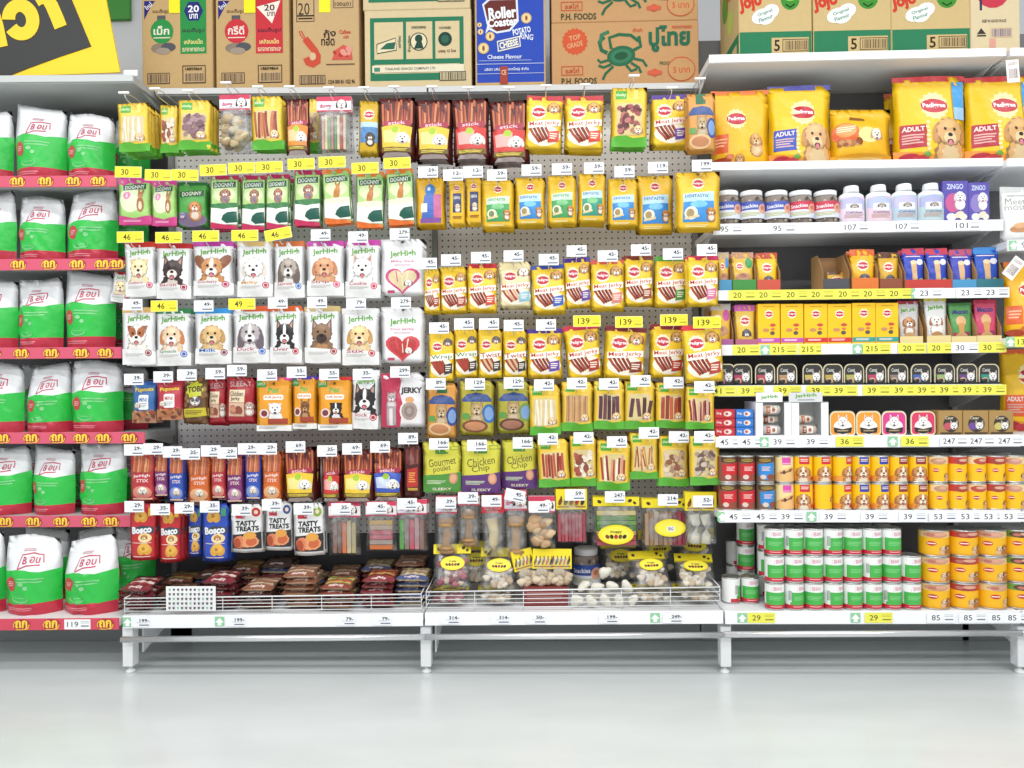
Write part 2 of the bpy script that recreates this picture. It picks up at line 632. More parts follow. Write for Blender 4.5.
def carton(art, w, h, d, base, name='carton', cat='box', mat='corr', bevel=0.003, side=None):
    """closed box, front at y = 0, base at z = 0"""
    bm = box_bm(-w / 2, w / 2, 0, d, 0, h, bevel)
    parts = [('carton_body', bm_mesh('carton_body', bm, lin(base), False, mat), None)]
    g, n = plane_grid(-w / 2 + bevel, w / 2 - bevel, bevel, h - bevel)
    for pn, me in art.build(g, n, mat):
        parts.append((pn, me, 0))
    if side is not None:
        gs = np.array([[(-w / 2, d - bevel, h - bevel), (-w / 2, bevel, h - bevel)], [(-w / 2, d - bevel, bevel), (-w / 2, bevel, bevel)]], float)
        ns = np.zeros_like(gs)
        ns[..., 0] = -1
        for pn, me in side.build(gs, ns, mat):
            parts.append((pn, me, 0))
    return Kind(name, cat, w, h, parts, d)

def can_kind(art, dia, h, name='food_can', cat='can', n=28):
    r = dia / 2
    prof = [(0, 0.003), (r - 0.004, 0.003), (r - 0.002, 0), (r, 0.0015), (r, 0.004), (r - 0.0012, 0.006), (r - 0.0012, h - 0.006), (r, h - 0.004), (r, h - 0.001), (r - 0.002, h), (r - 0.004, h - 0.004), (r * 0.75, h - 0.0045), (r * 0.7, h - 0.0035), (0, h - 0.0035)]
    tin = bm_mesh('tin', lathe_bm(prof, n), None, True, 'tin')
    parts = [('tin', tin, None)]
    m = 16
    th = np.linspace(math.pi, 2 * math.pi, m + 1)
    rr = r - 0.0008
    zz = (h - 0.0065, 0.0065)
    g = np.array([[(rr * math.cos(t), rr * math.sin(t), z) for t in th] for z in zz])
    nr = np.array([[(math.cos(t), math.sin(t), 0) for t in th] for z in zz])
    # paper sleeve all round
    v, f = [], []
    k = 2 * m
    for z in zz:
        for i in range(k):
            t = 2 * math.pi * i / k
            v.append(((rr) * math.cos(t), rr * math.sin(t), z))
    for i in range(k):
        f.append((i, k + i, k + (i + 1) % k, (i + 1) % k))
    parts.append(('paper_label', mesh_from('paper_label', v, f, lin(art.base), True, 'label'), 0))
    for pn, me in art.build(g, nr, 'label'):
        parts.append((pn, me, 1))
    return Kind(name, cat, dia, h, parts, dia)

ORD = ['first', 'second', 'third', 'fourth', 'fifth', 'sixth', 'seventh', 'eighth', 'ninth', 'tenth', 'eleventh', 'twelfth', 'thirteenth', 'fourteenth', 'fifteenth', 'sixteenth', 'seventeenth', 'eighteenth']

# ---------------------------------------------------------------- picture elements of the packaging
def shade(c, k):
    c = c.lstrip('#')
    return '#%02x%02x%02x' % tuple(max(0, min(255, int(int(c[i:i + 2], 16) * k))) for i in (0, 2, 4))

def dog(A, cx, cy, s, fur='#d9a066', ear=None, muz='#f4efe6', et='flop', body=True, mask=None, tongue='#d8707a', blaze=None, chest=None):
    ear = ear or fur
    edge = shade(fur, 0.72)
    if body:
        A.star(cx, cy + 1.45 * s, 1.12 * s, 0.98 * s, 13, edge)
        A.star(cx + 0.05 * s, cy + 1.4 * s, 1.0 * s, 0.9 * s, 12, fur)
        A.star(cx, cy + 1.5 * s, 0.7 * s, 0.55 * s, 9, shade(chest or muz, 0.93))
    for k in (-1, 1):
        if et == 'flop':
            A.ell(cx + k * 0.82 * s, cy + 0.12 * s, 0.33 * s, 0.72 * s, ear, -k * 14, 10)
        elif et == 'point':
            A.poly([(cx + k * 0.2 * s, cy - 0.5 * s), (cx + k * 0.85 * s, cy - 1.35 * s), (cx + k * 0.9 * s, cy - 0.05 * s)], ear)
            A.poly([(cx + k * 0.38 * s, cy - 0.55 * s), (cx + k * 0.76 * s, cy - 1.1 * s), (cx + k * 0.78 * s, cy - 0.2 * s)], '#b98a78')
        elif et == 'wing':
            A.ell(cx + k * 0.95 * s, cy - 0.45 * s, 0.42 * s, 0.78 * s, ear, k * 32, 10)
        elif et == 'fold':
            A.poly([(cx + k * 0.3 * s, cy - 0.75 * s), (cx + k * 0.98 * s, cy - 0.8 * s), (cx + k * 0.85 * s, cy - 0.1 * s)], ear)
        elif et == 'long':
            A.ell(cx + k * 0.78 * s, cy + 0.45 * s, 0.42 * s, 1.1 * s, ear, -k * 8, 10)
    A.star(cx, cy + 0.05 * s, 0.97 * s, 0.86 * s, 12, edge)
    A.star(cx, cy, 0.9 * s, 0.8 * s, 11, fur)
    A.ell(cx, cy - 0.45 * s, 0.4 * s, 0.25 * s, shade(fur, 1.1), 0, 8)
    if mask:
        for k in (-1, 1):
            A.ell(cx + k * 0.42 * s, cy - 0.2 * s, 0.38 * s, 0.5 * s, mask, k * 15, 10)
    if blaze:
        A.ell(cx, cy - 0.3 * s, 0.16 * s, 0.6 * s, blaze, 0, 10)
    A.ell(cx, cy + 0.46 * s, 0.5 * s, 0.42 * s, shade(muz, 0.82), 0, 10)
    A.ell(cx, cy + 0.42 * s, 0.46 * s, 0.38 * s, muz, 0, 10)
    A.ell(cx, cy + 0.68 * s, 0.24 * s, 0.17 * s, '#3a2222', 0, 8)
    if tongue:
        A.ell(cx, cy + 0.74 * s, 0.15 * s, 0.17 * s, tongue, 0, 8)
    for k in (-1, 1):
        A.ell(cx + k * 0.33 * s, cy - 0.12 * s, 0.11 * s, 0.11 * s, '#1c1414', 0, 8)
    A.ell(cx, cy + 0.24 * s, 0.18 * s, 0.13 * s, '#1c1616', 0, 8)
    return A

def rosette(A, cx, cy, r, ring='#fff3cf'):
    A.part('brand_logo')
    A.star(cx, cy, r * 1.12, r * 0.95, 10, ring)
    A.ell(cx, cy, r * 0.95, r * 0.66, '#c4233d')
    A.text('Pedigree', cx, cy, w=r * 1.75, h=r * 0.55, c='#ffffff')
    return A

TAN, RED, GRN, WHT, YEL = '#c9a878', '#c8283c', '#3fae49', '#f2f2f0', '#f7c81e'

def jer(header, dogkw, cap=None, badge='#a8324a', W=165, H=258, capcol='#b0405a', dy=0.0):
    A = Art(W, H)
    A.part('top_seal').rect(0, 0, W, 24, header)
    A.part('brand_lettering').text('JerHigh', W * 0.5, 52, w=W * 0.68, h=34, c='#5fa534', rot=-4, bold=0.03)
    A.part('dog_picture')
    dog(A, W * 0.5, 124 + dy, 51, **dogkw)
    A.part('lettering')
    A.poly([(0, 186), (W, 200), (W, H), (0, H)], '#eeeeec')
    if cap:
        A.text(cap, W * 0.38, 196, w=W * 0.5, h=15, c=capcol)
    A.lines(W * 0.12, 208, W * 0.7, 222, 3, '#b9b2ae', 0.45)
    A.part('round_badge').ell(W * 0.82, 206, 15, 15, badge)
    A.ell(W * 0.82, 206, 11, 11, '#f0e4e4').ell(W * 0.82, 206, 8, 8, badge)
    return pouch(A, 36, 57, '#ececec', 0.02)

def heart(fill, stroke, cap):
    W, H = 200, 262
    A = Art(W, H)
    A.part('hang_hole').ell(W / 2, 14, 8, 6, '#55565a')
    A.part('brand_lettering').text('JerHigh', W / 2, 70, w=120, h=36, c='#5fa534', rot=-3, bold=0.03)
    A.part('lettering').text(cap, W / 2, 105, w=110, h=14, c='#d6608e')
    A.lines(60, 118, 140, 128, 2, '#c9a0b4')
    A.part('heart_window')
    def hp(k):
        p = []
        for i in range(26):
            t = 2 * math.pi * i / 26
            x = 16 * math.sin(t) ** 3
            y = 13 * math.cos(t) - 5 * math.cos(2 * t) - 2 * math.cos(3 * t) - math.cos(4 * t)
            p.append((W / 2 + x * 5.0 * k, 188 - y * 4.3 * k))
        return p
    A.poly(hp(1.0), stroke).poly(hp(0.82), fill)
    A.bars(60, 155, 140, 200, 9, ['#00000000'[:7], fill], 1) if False else A
    A.line([(70, 150), (80, 200)], 5, stroke).line([(100, 172), (102, 215)], 4, '#e9d9b8').line([(128, 150), (118, 200)], 5, '#e9d9b8')
    A.part('dog_picture')
    dog(A, 128, 205, 17, '#efe9e2', '#4b4040', body=False)
    A.part('corner_mark').rect(32, 238, 64, 250, '#c04468')
    return pouch(A, 45, 57, '#ececec', 0.022, 'stand')

def ped_jerky(header, badge='#3d63b8', stick='#7d2a1c', fur=None, W=150, H=225, wpx=33, hpx=48, title='Meat Jerky', tcol='#c2382a', pale=False, size=None):
    A = Art(W, H)
    if header:
        A.part('top_seal').rect(0, 0, W, 20, header)
    A.part('stick_picture')
    A.ell(W * 0.52, H * 0.74, W * 0.46, H * 0.19, '#fbf4e2')
    for i in range(5):
        x = W * (0.14 + 0.11 * i)
        A.line([(x - 6, H * 0.60), (x + 10, H * 0.72), (x + 40 - 6 * i, H * 0.87 - 4 * i)], 11, stick if i % 2 else '#a0452c')
    rosette(A, W * 0.34, H * 0.32, W * 0.2)
    A.part('dog_picture')
    dog(A, W * 0.76, H * 0.22, W * 0.17, fur or '#d6a05c', '#8a5a34', '#f6f0e6', body=False)
    A.part('title_banner')
    A.poly([(W * 0.06, H * 0.5), (W * 0.96, H * 0.44), (W * 0.96, H * 0.56), (W * 0.06, H * 0.62)], '#fff8ea')
    A.text(title, W * 0.51, H * 0.53, w=W * 0.84, h=H * 0.1, c=tcol, rot=-4, bold=0.012)
    A.part('flavour_badge').poly([(W * 0.62, H * 0.68), (W * 0.93, H * 0.64), (W * 0.93, H * 0.84), (W * 0.62, H * 0.87)], badge)
    A.lines(W * 0.67, H * 0.7, W * 0.88, H * 0.82, 3, '#f5e9d8')
    return pouch(A, wpx, hpx, '#f2e3b0' if pale else '#fbd136', 0.014)

def ped_dental(kind, wpx, hpx, W=145, H=225):
    A = Art(W, H)
    A.part('hang_hole').ell(W / 2, 9, 6, 4, '#6b5413')
    rosette(A, W / 2, H * 0.2, W * 0.13)
    c1, c2 = {'blue': ('#3f8fd6', '#bfe2f6'), 'green': ('#4aa563', '#cfe9cf'), 'teal': ('#3d9f86', '#c6e6ee')}[kind]
    A.part('blue_panel' if kind == 'blue' else 'green_panel')
    A.poly([(W * 0.14, H * 0.38), (W * 0.86, H * 0.34), (W * 0.86, H * 0.86), (W * 0.14, H * 0.86)], c1)
    A.poly([(W * 0.14, H * 0.38), (W * 0.86, H * 0.34), (W * 0.86, H * 0.5), (W * 0.14, H * 0.52)], c2)
    A.ell(W * 0.5, H * 0.56, W * 0.2, H * 0.06, '#7cc4ee' if kind == 'blue' else '#86c88c')
    A.part('lettering').text('DENTASTIX', W * 0.46, H * 0.42, w=W * 0.56, h=H * 0.055, c='#2d4a84' if kind != 'green' else '#2e7040')
    A.part('product_picture')
    A.ell(W * 0.32, H * 0.71, W * 0.15, W * 0.15, '#f4ead0').ell(W * 0.3, H * 0.71, W * 0.09, W * 0.1, '#7a8a5a' if kind != 'blue' else '#a89468')
    A.line([(W * 0.18, H * 0.8), (W * 0.5, H * 0.76)], 9, '#e6d0a0')
    A.part('dog_picture')
    dog(A, W * 0.78, H * 0.68, W * 0.1, '#c98b4a', '#8a5a34')
    A.part('foot_line').lines(W * 0.2, H * 0.9, W * 0.7, H * 0.95, 2, '#fff2b0')
    return pouch(A, wpx, hpx, '#f4c430', 0.02)

def ped_narrow(panel, W=75, H=220):
    A = Art(W, H)
    rosette(A, W / 2, H * 0.18, W * 0.2)
    A.part('dark_panel').rect(W * 0.25, H * 0.3, W * 0.78, H * 0.72, panel)
    A.part('lettering').text('DENTA', W * 0.5, H * 0.4, w=W * 0.4, h=H * 0.06, c='#f4f4f4')
    A.part('dog_picture')
    dog(A, W * 0.55, H * 0.58, W * 0.16, '#d6c8b0', '#8c6a48')
    A.part('foot_line').lines(W * 0.25, H * 0.8, W * 0.8, H * 0.86, 2, '#8a4a2a')
    return pouch(A, 16, 47, '#f0c032', 0.012)

def sleeky(fill, W=140, H=225, wpx=31, hpx=48, base='#f6cf46', win='#dcc78c'):
    A = Art(W, H)
    A.part('green_foot').poly([(0, H * 0.84), (W * 0.3, H * 0.8), (W * 0.6, H * 0.86), (W, H * 0.83), (W, H), (0, H)], '#5cb338')
    A.part('brand_patch').rect(W * 0.1, H * 0.05, W * 0.42, H * 0.2, '#57ad3c')
    A.text('sleeky', W * 0.26, H * 0.125, w=W * 0.28, h=H * 0.07, c='#e6f4c8')
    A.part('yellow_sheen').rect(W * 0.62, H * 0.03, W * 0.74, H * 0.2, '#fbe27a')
    A.part('clear_window').rrect(W * 0.12, H * 0.27, W * 0.86, H * 0.82, W * 0.1, win)
    A.part('chew_picture')
    fill(A, W * 0.14, H * 0.28, W * 0.85, H * 0.81)
    A.part('dog_picture')
    dog(A, W * 0.73, H * 0.72, W * 0.13, '#e8c89a', '#b5855a', body=False)
    return pouch(A, wpx, hpx, base, 0.016)

def f_sticks(cols, n=9, jag=12, lean=6):
    return lambda A, x0, y0, x1, y1: A.bars(x0, y0, x1, y1, n, cols, n, jag, 0.15, False, lean)
def f_blobs(cols, n=44, r=11):
    return lambda A, x0, y0, x1, y1: A.blobs(n, x0, y0, x1, y1, r, cols, n)

def dark_sticks(label, W=145, H=240, wpx=36, hpx=60, art='#d8402e'):
    A = Art(W, H)
    A.part('stick_picture').bars(W * 0.08, 6, W * 0.94, H * 0.5, 13, ['#c46a42', '#a84a30', '#d98a5a', '#8c3526'], 3, 28, 0.14, False, 9)
    A.part('brand_band').poly([(W * 0.12, H * 0.4), (W * 0.9, H * 0.37), (W * 0.9, H * 0.46), (W * 0.12, H * 0.48)], '#a83248')
    A.text('stick', W * 0.5, H * 0.425, w=W * 0.5, h=H * 0.06, c='#f3c9cc', rot=-3)
    c1, c2 = label
    A.part('cup_label').poly([(W * 0.06, H * 0.49), (W * 0.5, H * 0.45), (W * 0.94, H * 0.49), (W * 0.88, H * 0.86), (W * 0.12, H * 0.86)], c1)
    A.poly([(W * 0.12, H * 0.56), (W * 0.6, H * 0.53), (W * 0.56, H * 0.76), (W * 0.16, H * 0.76)], c2)
    A.part('green_spot').ell(W * 0.46, H * 0.54, W * 0.11, W * 0.1, '#a9c93a')
    A.part('dog_picture')
    dog(A, W * 0.68, H * 0.68, W * 0.18, '#f2efe9', '#e2dcd2', body=False, tongue=None)
    A.part('foot_band').rect(W * 0.1, H * 0.84, W * 0.9, H * 0.92, '#6e5a1e').lines(W * 0.16, H * 0.86, W * 0.8, H * 0.91, 2, '#e2c84a')
    A.part('foil_foot').poly([(W * 0.2, H * 0.93), (W * 0.8, H * 0.93), (W * 0.9, H), (W * 0.1, H)], '#9a8c88')
    return pouch(A, wpx, hpx, '#5a1f1e', 0.02, 'stand', wr=1.6)

def small_stick(base, pic, W=100, H=215, wpx=22, hpx=48):
    A = Art(W, H)
    A.part('stick_picture').rect(W * 0.12, 4, W * 0.9, H * 0.4, '#8e4030')
    A.bars(W * 0.12, 4, W * 0.9, H * 0.4, 8, ['#cf7a50', '#b35a3c', '#e0986a'], 2, 5, 0.16)
    A.part('lettering').rect(W * 0.1, H * 0.43, W * 0.9, H * 0.62, base)
    A.text('JerHigh', W * 0.5, H * 0.475, w=W * 0.7, h=H * 0.075, c='#f6e8e4', rot=-3)
    A.text('STIX', W * 0.55, H * 0.57, w=W * 0.5, h=H * 0.07, c='#f6d8d0')
    A.part('dog_picture')
    A.ell(W * 0.5, H * 0.82, W * 0.4, H * 0.14, pic)
    dog(A, W * 0.55, H * 0.78, W * 0.2, '#f0e4d4', '#d8b890', body=False, tongue=None)
    A.part('foot_line').rect(W * 0.1, H * 0.94, W * 0.9, H * 0.97, '#e8c8a8')
    return pouch(A, wpx, hpx, base, 0.014)

def green_sachet(top, foot, kang=False, W=120, H=245, pink=False):
    A = Art(W, H)
    A.part('top_seal').rect(0, 0, W, 20, top)
    A.part('pale_panel').rect(6, 22, W - 6, H * 0.55, '#b9d98c').ell(W * 0.5, H * 0.36, W * 0.4, H * 0.14, '#dcebb4')
    A.part('brand_plate').poly([(12, 34), (W - 12, 28), (W - 10, 56), (14, 62)], '#1f5a40')
    A.text('DOGNNY', W * 0.5, 45, w=W * 0.68, h=20, c='#eaf4e4', rot=-3)
    A.part('animal_picture')
    if kang:
        A.ell(W * 0.52, H * 0.45, 14, 30, '#c07a3e', 12).ell(W * 0.56, H * 0.33, 9, 12, '#c98848').line([(W * 0.5, H * 0.3), (W * 0.48, H * 0.22)], 6, '#b06c38').line([(W * 0.6, H * 0.3), (W * 0.64, H * 0.22)], 6, '#b06c38').line([(W * 0.45, H * 0.55), (W * 0.25, H * 0.58)], 7, '#a8642e')
    else:
        dog(A, W * 0.56, H * 0.34, 20, '#b0765c', '#7c4a44', '#f0e8e0', body=True, chest='#8a7c92')
    A.part('white_wave').poly([(4, H * 0.6), (W * 0.5, H * 0.64), (W - 4, H * 0.58), (W - 4, H * 0.92), (4, H * 0.92)], '#f1f4ec')
    A.poly([(4, H * 0.55), (W - 4, H * 0.52), (W - 4, H * 0.6), (W * 0.5, H * 0.65), (4, H * 0.61)], '#3f7f4a' if not kang else '#e9e6c8')
    A.part('dark_leaf').poly([(W * 0.5, H * 0.76), (W * 0.66, H * 0.7), (W * 0.94, H * 0.68), (W * 0.97, H * 0.88), (W * 0.6, H * 0.9), (W * 0.44, H * 0.84)], '#1f5a4c')
    A.part('foot_swash').poly([(4, H * 0.88), (W * 0.5, H * 0.92), (W - 4, H * 0.94), (W - 4, H), (4, H)], foot)
    return pouch(A, 27, 55, '#8fbf70', 0.014)

def pink_sachet(W=150, H=215):
    A = Art(W, H)
    A.part('top_seal')
    A.poly([(0, 0), (W, 0), (W, 26), (W * 0.8, 20), (W * 0.6, 32), (W * 0.35, 22), (W * 0.15, 34), (0, 24)], '#d8489a')
    A.part('pale_glow').ell(W * 0.4, H * 0.45, W * 0.36, H * 0.3, '#e6f0c8')
    A.part('brand_plate').poly([(20, 32), (W - 24, 26), (W - 24, 52), (22, 58)], '#1f5a40')
    A.text('DOGNNY', W * 0.5, 42, w=90, h=18, c='#eaf4e4', rot=-3)
    A.part('price_burst').star(W * 0.28, H * 0.38, 20, 16, 10, '#e58bb4').text('5', W * 0.28, H * 0.38, h=16, c='#ffffff')
    A.part('animal_picture')
    A.ell(W * 0.7, H * 0.58, 16, 36, '#a86a3c').ell(W * 0.7, H * 0.38, 12, 15, '#b57a48').line([(W * 0.66, H * 0.34), (W * 0.64, H * 0.24)], 7, '#a8683c').line([(W * 0.75, H * 0.34), (W * 0.78, H * 0.25)], 7, '#a8683c').ell(W * 0.7, H * 0.6, 8, 20, '#e6d4ba')
    A.part('foot_swash').poly([(0, H * 0.8), (W * 0.5, H * 0.87), (W, H * 0.8), (W, H), (0, H)], '#cf4488').lines(20, H * 0.9, W * 0.7, H * 0.95, 2, '#f2b8d4')
    return pouch(A, 33, 47, '#a8d678', 0.014)

def puppy_sachet(W=145, H=210):
    A = Art(W, H)
    A.part('top_seal').rect(0, 0, W, 16, '#2f6e38')
    A.part('brand_plate').poly([(14, 46), (W - 16, 40), (W - 14, 68), (16, 72)], '#1d5030').text('DOGNNY', W * 0.5, 56, w=92, h=20, c='#f0f4e0', rot=-3)
    A.part('dog_picture').ell(W * 0.5, H * 0.85, W * 0.48, H * 0.16, '#7c6a86')
    dog(A, W * 0.62, H * 0.56, 28, '#c98a54', '#a8683c', '#f0e0d0')
    A.part('side_puppy')
    dog(A, W * 0.2, H * 0.75, 18, '#8c7ca0', '#6c5c80', '#e0d8e4', body=False)
    return pouch(A, 30, 45, '#4fa348', 0.014)

def kibble_pack(base, top, col2, W=115, H=190, wpx=26, hpx=42, title='Pupnuts'):
    A = Art(W, H)
    A.part('top_seal').rect(0, 0, W, 18, top)
    A.part('lettering').text(title, W * 0.5, 40, w=W * 0.75, h=24, c='#f2d23a', rot=-4, bold=0.04)
    A.part('white_panel').rrect(W * 0.3, 62, W * 0.72, 130, 8, '#f1f1ee').text('MINI', W * 0.5, 84, w=W * 0.3, h=18, c=base).lines(W * 0.36, 100, W * 0.66, 122, 3, '#b0b0b8')
    A.part('dog_picture')
    dog(A, W * 0.24, 110, 15, '#e8dcc8', '#8c6a58', body=False)
    A.part('kibble_picture').rect(0, H * 0.72, W, H, col2)
    A.blobs(26, 0, H * 0.68, W, H, 7, ['#8a4a2c', '#b56e40', '#6c3a24', '#c98c58'], 5)
    return pouch(A, wpx, hpx, base, 0.016)

def monster_pack(W=115, H=220):
    A = Art(W, H)
    A.part('kibble_picture').blobs(60, 0, 0, W, H, 10, ['#8a6240', '#6e4a2c', '#a67c50', '#5a3c24'], 9)
    A.part('lettering').star(W * 0.5, 60, 44, 34, 9, '#c9cc3a').text('TOBI', W * 0.5, 58, w=66, h=28, c='#4c3a14', rot=-6, bold=0.05)
    A.part('dog_picture')
    dog(A, W * 0.56, 112, 24, '#ded8d0', '#4c4a54', '#f2efe8', body=False, mask='#6a6670')
    A.part('yellow_ribbon').poly([(8, 150), (W - 8, 142), (W - 4, 180), (10, 190)], '#c7b832').lines(18, 156, W - 20, 176, 3, '#5c4c1c')
    return pouch(A, 25, 47, '#7a5634', 0.018)

def red_jerky(W=140, H=215):
    A = Art(W, H)
    A.part('brand_lettering').text('SLEEKY', W * 0.5, 30, w=W * 0.75, h=26, c='#c9a8a4', rot=-3)
    A.part('cream_panel').rect(W * 0.12, 58, W * 0.66, 116, '#e6d6b4').text('Chicken', W * 0.38, 76, w=W * 0.46, h=22, c='#5a2018').text('Jerky', W * 0.34, 101, w=W * 0.34, h=20, c='#5a2018')
    A.part('jerky_picture').rect(W * 0.12, 118, W * 0.66, 180, '#d8b49a').blobs(9, W * 0.14, 120, W * 0.64, 178, 13, ['#a86a50', '#c48a6c', '#8a4a3a'], 4)
    A.part('dog_picture')
    dog(A, W * 0.82, 130, 20, '#c0a090', '#8a5a50', body=True)
    return pouch(A, 30, 47, '#a8222c', 0.016)

def orange_pack(dogkw, W=160, H=255, top='#e04c8c'):
    A = Art(W, H)
    A.part('top_seal').rect(0, 0, W, 16, top)
    A.part('green_corner').rect(0, 16, W * 0.28, 48, '#3c8a3a').text('LOTUS', W * 0.14, 32, w=W * 0.22, h=12, c='#d8ecc8')
    A.part('hang_hole').ell(W * 0.5, 30, 7, 7, '#7c5a2a')
    A.part('lettering').text('Pet', W * 0.5, 62, w=50, h=26, c='#7fae3c', bold=0.05).rrect(W * 0.22, 84, W * 0.8, 108, 9, '#f7efdf').text('Soft Jerky', W * 0.51, 96, w=W * 0.5, h=13, c='#c04030')
    A.part('dog_picture')
    dog(A, W * 0.56, 148, 31, **dogkw)
    A.part('treat_picture').ell(W * 0.24, 172, 24, 22, '#e8d6ce').ell(W * 0.24, 172, 16, 15, '#7c3840').rect(W * 0.35, 196, W * 0.9, 222, '#a8442a')
    A.part('white_foot').rect(0, 228, W, H, '#efeeea').lines(10, 234, W * 0.6, 246, 2, '#8c8a90')
    return pouch(A, 35, 54, '#eba02c', 0.018)

def jerky_big(W=210, H=245):
    A = Art(W, H)
    A.part('red_side').poly([(0, 0), (W * 0.5, 0), (W * 0.42, H * 0.35), (W * 0.52, H * 0.6), (W * 0.44, H), (0, H)], '#b83250')
    A.part('brand_lettering').text('JERKY', W * 0.7, 82, w=104, h=34, c='#332c30', bold=0.05)
    A.part('treat_picture').ell(W * 0.66, 172, 46, 50, '#e6dcd8').ell(W * 0.66, 172, 38, 42, '#a09088').ell(W * 0.66, 172, 24, 28, '#8a7a74').ell(W * 0.66, 172, 12, 14, '#a69890').ell(W * 0.66, 122, 22, 14, '#d8a06c')
    A.part('dog_picture')
    dog(A, W * 0.24, 110, 24, '#b8a8a8', '#8a7078', '#e8e0e0', 'point')
    A.rect(W * 0.14, 150, W * 0.36, 236, '#a8989c').rect(W * 0.2, 160, W * 0.28, 236, '#ded6d6')
    return pouch(A, 45, 54, '#e4e2e4', 0.02, 'stand')

def yorkie(base, corner, plate, W=150, H=250, tray='#c98a60'):
    A = Art(W, H)
    A.part('green_tab').rect(W * 0.32, 0, W * 0.66, 46, '#2f6e48')
    A.part('blue_arch').poly([(W * 0.06, 84), (W * 0.2, 62), (W * 0.5, 54), (W * 0.8, 62), (W * 0.94, 84), (W * 0.94, 96), (W * 0.06, 96)], '#36508c')
    A.part('round_seal').ell(W * 0.86, 150, 30, 44, corner).ell(W * 0.86, 150, 20, 32, '#7f9fcf')
    A.part('dog_picture')
    dog(A, W * 0.5, 130, 30, '#b59a70', '#8f7450', '#d8c4a0', 'point', tongue=None)
    A.part('tray_picture').ell(W * 0.45, 208, W * 0.38, 30, plate).ell(W * 0.45, 208, W * 0.3, 21, tray)
    A.part('green_flash').rect(W * 0.08, 150, W * 0.28, 176, '#5a9a48')
    return pouch(A, 32, 53, base, 0.018)

def script_pack(foot, l1, l2, W=175, H=235):
    A = Art(W, H)
    A.part('green_tab').rect(W * 0.32, 30, W * 0.66, 56, '#4c8e3a')
    A.part('badge_row').frame(W * 0.72, 18, W * 0.94, 38, 3, '#7c9a3a')
    A.part('script_lettering').text(l1, W * 0.5, 92, w=W * 0.72, h=36, c='#5a4c20', rot=-8, bold=0.0).text(l2, W * 0.5, 126, w=W * 0.46, h=34, c='#5a4c20', rot=-8, bold=0.0)
    A.part('colour_foot').poly([(0, H * 0.66), (W * 0.5, H * 0.64), (W, H * 0.6), (W, H), (0, H)], foot)
    A.lines(W * 0.1, H * 0.76, W * 0.6, H * 0.84, 3, '#c8d8b0')
    A.text('SLEEKY', W * 0.5, H * 0.93, w=W * 0.5, h=12, c='#e8e2c8')
    A.part('treat_picture').ell(W * 0.8, H * 0.72, 20, 26, '#d0906c').ell(W * 0.8, H * 0.72, 13, 18, '#e0a888')
    return pouch(A, 39, 51, '#d6d04a', 0.018, 'stand')

def cookie_pack(base, W=130, H=270):
    A = Art(W, H)
    for nm, y, k in (('cookie_picture', 62, 0.42), ('cookie_picture', 215, 0.6)):
        A.part(nm).ell(W * k - 14, y + 4, 20, 24, '#d9a03c').ell(W * k + 14, y + 4, 20, 24, '#d9a03c').ell(W * k, y - 8, 26, 22, '#e6b450').ell(W * k - 3, y - 2, 8, 8, '#b87c28')
    A.part('brand_lettering').poly([(12, 118), (W * 0.5, 104), (W - 8, 112), (W - 10, 142), (W * 0.4, 140), (14, 148)], '#3c4450')
    A.text('Bosco', W * 0.48, 125, w=W * 0.76, h=34, c='#eceff0', rot=-5, bold=0.05)
    A.part('dog_picture').ell(W * 0.62, 162, 32, 22, '#f0d8a0')
    dog(A, W * 0.6, 158, 14, '#c88a3c', '#8a5424', body=False)
    A.part('lettering').lines(20, 184, W - 20, 190, 1, '#f2d8c8').lines(24, 248, W - 24, 256, 1, '#f2d8c8')
    A.part('price_flash').rect(W * 0.7, 20, W * 0.88, 60, '#e6b83a' if base != '#2f50b8' else '#4a9a7a')
    return pouch(A, 28, 57, base, 0.022, 'stand')

def tasty(badge, W=150, H=230):
    A = Art(W, H)
    A.part('round_badge').ell(W * 0.78, 38, 26, 26, '#efe6e2').ell(W * 0.78, 38, 22, 22, badge).ell(W * 0.78, 38, 10, 10, '#f2d8c8')
    A.part('brand_patch').rect(W * 0.14, 52, W * 0.44, 68, '#c83848')
    A.part('lettering').text('TASTY', W * 0.48, 90, w=W * 0.66, h=24, c='#23262c', rot=-2, bold=0.045).text('TREATS', W * 0.52, 116, w=W * 0.74, h=24, c='#23262c', rot=-2, bold=0.045)
    A.part('meat_picture').poly([(6, 146), (W - 6, 132), (W - 6, 212), (6, 212)], '#2c2a2c')
    A.blobs(9, 12, 150, W - 12, 206, 22, ['#c8643c', '#d9805a', '#b04c2c', '#e29a6a'], 3).ell(W * 0.62, 148, 30, 18, '#dfa048')
    return pouch(A, 31, 49, '#e9e9e8', 0.018, 'stand')

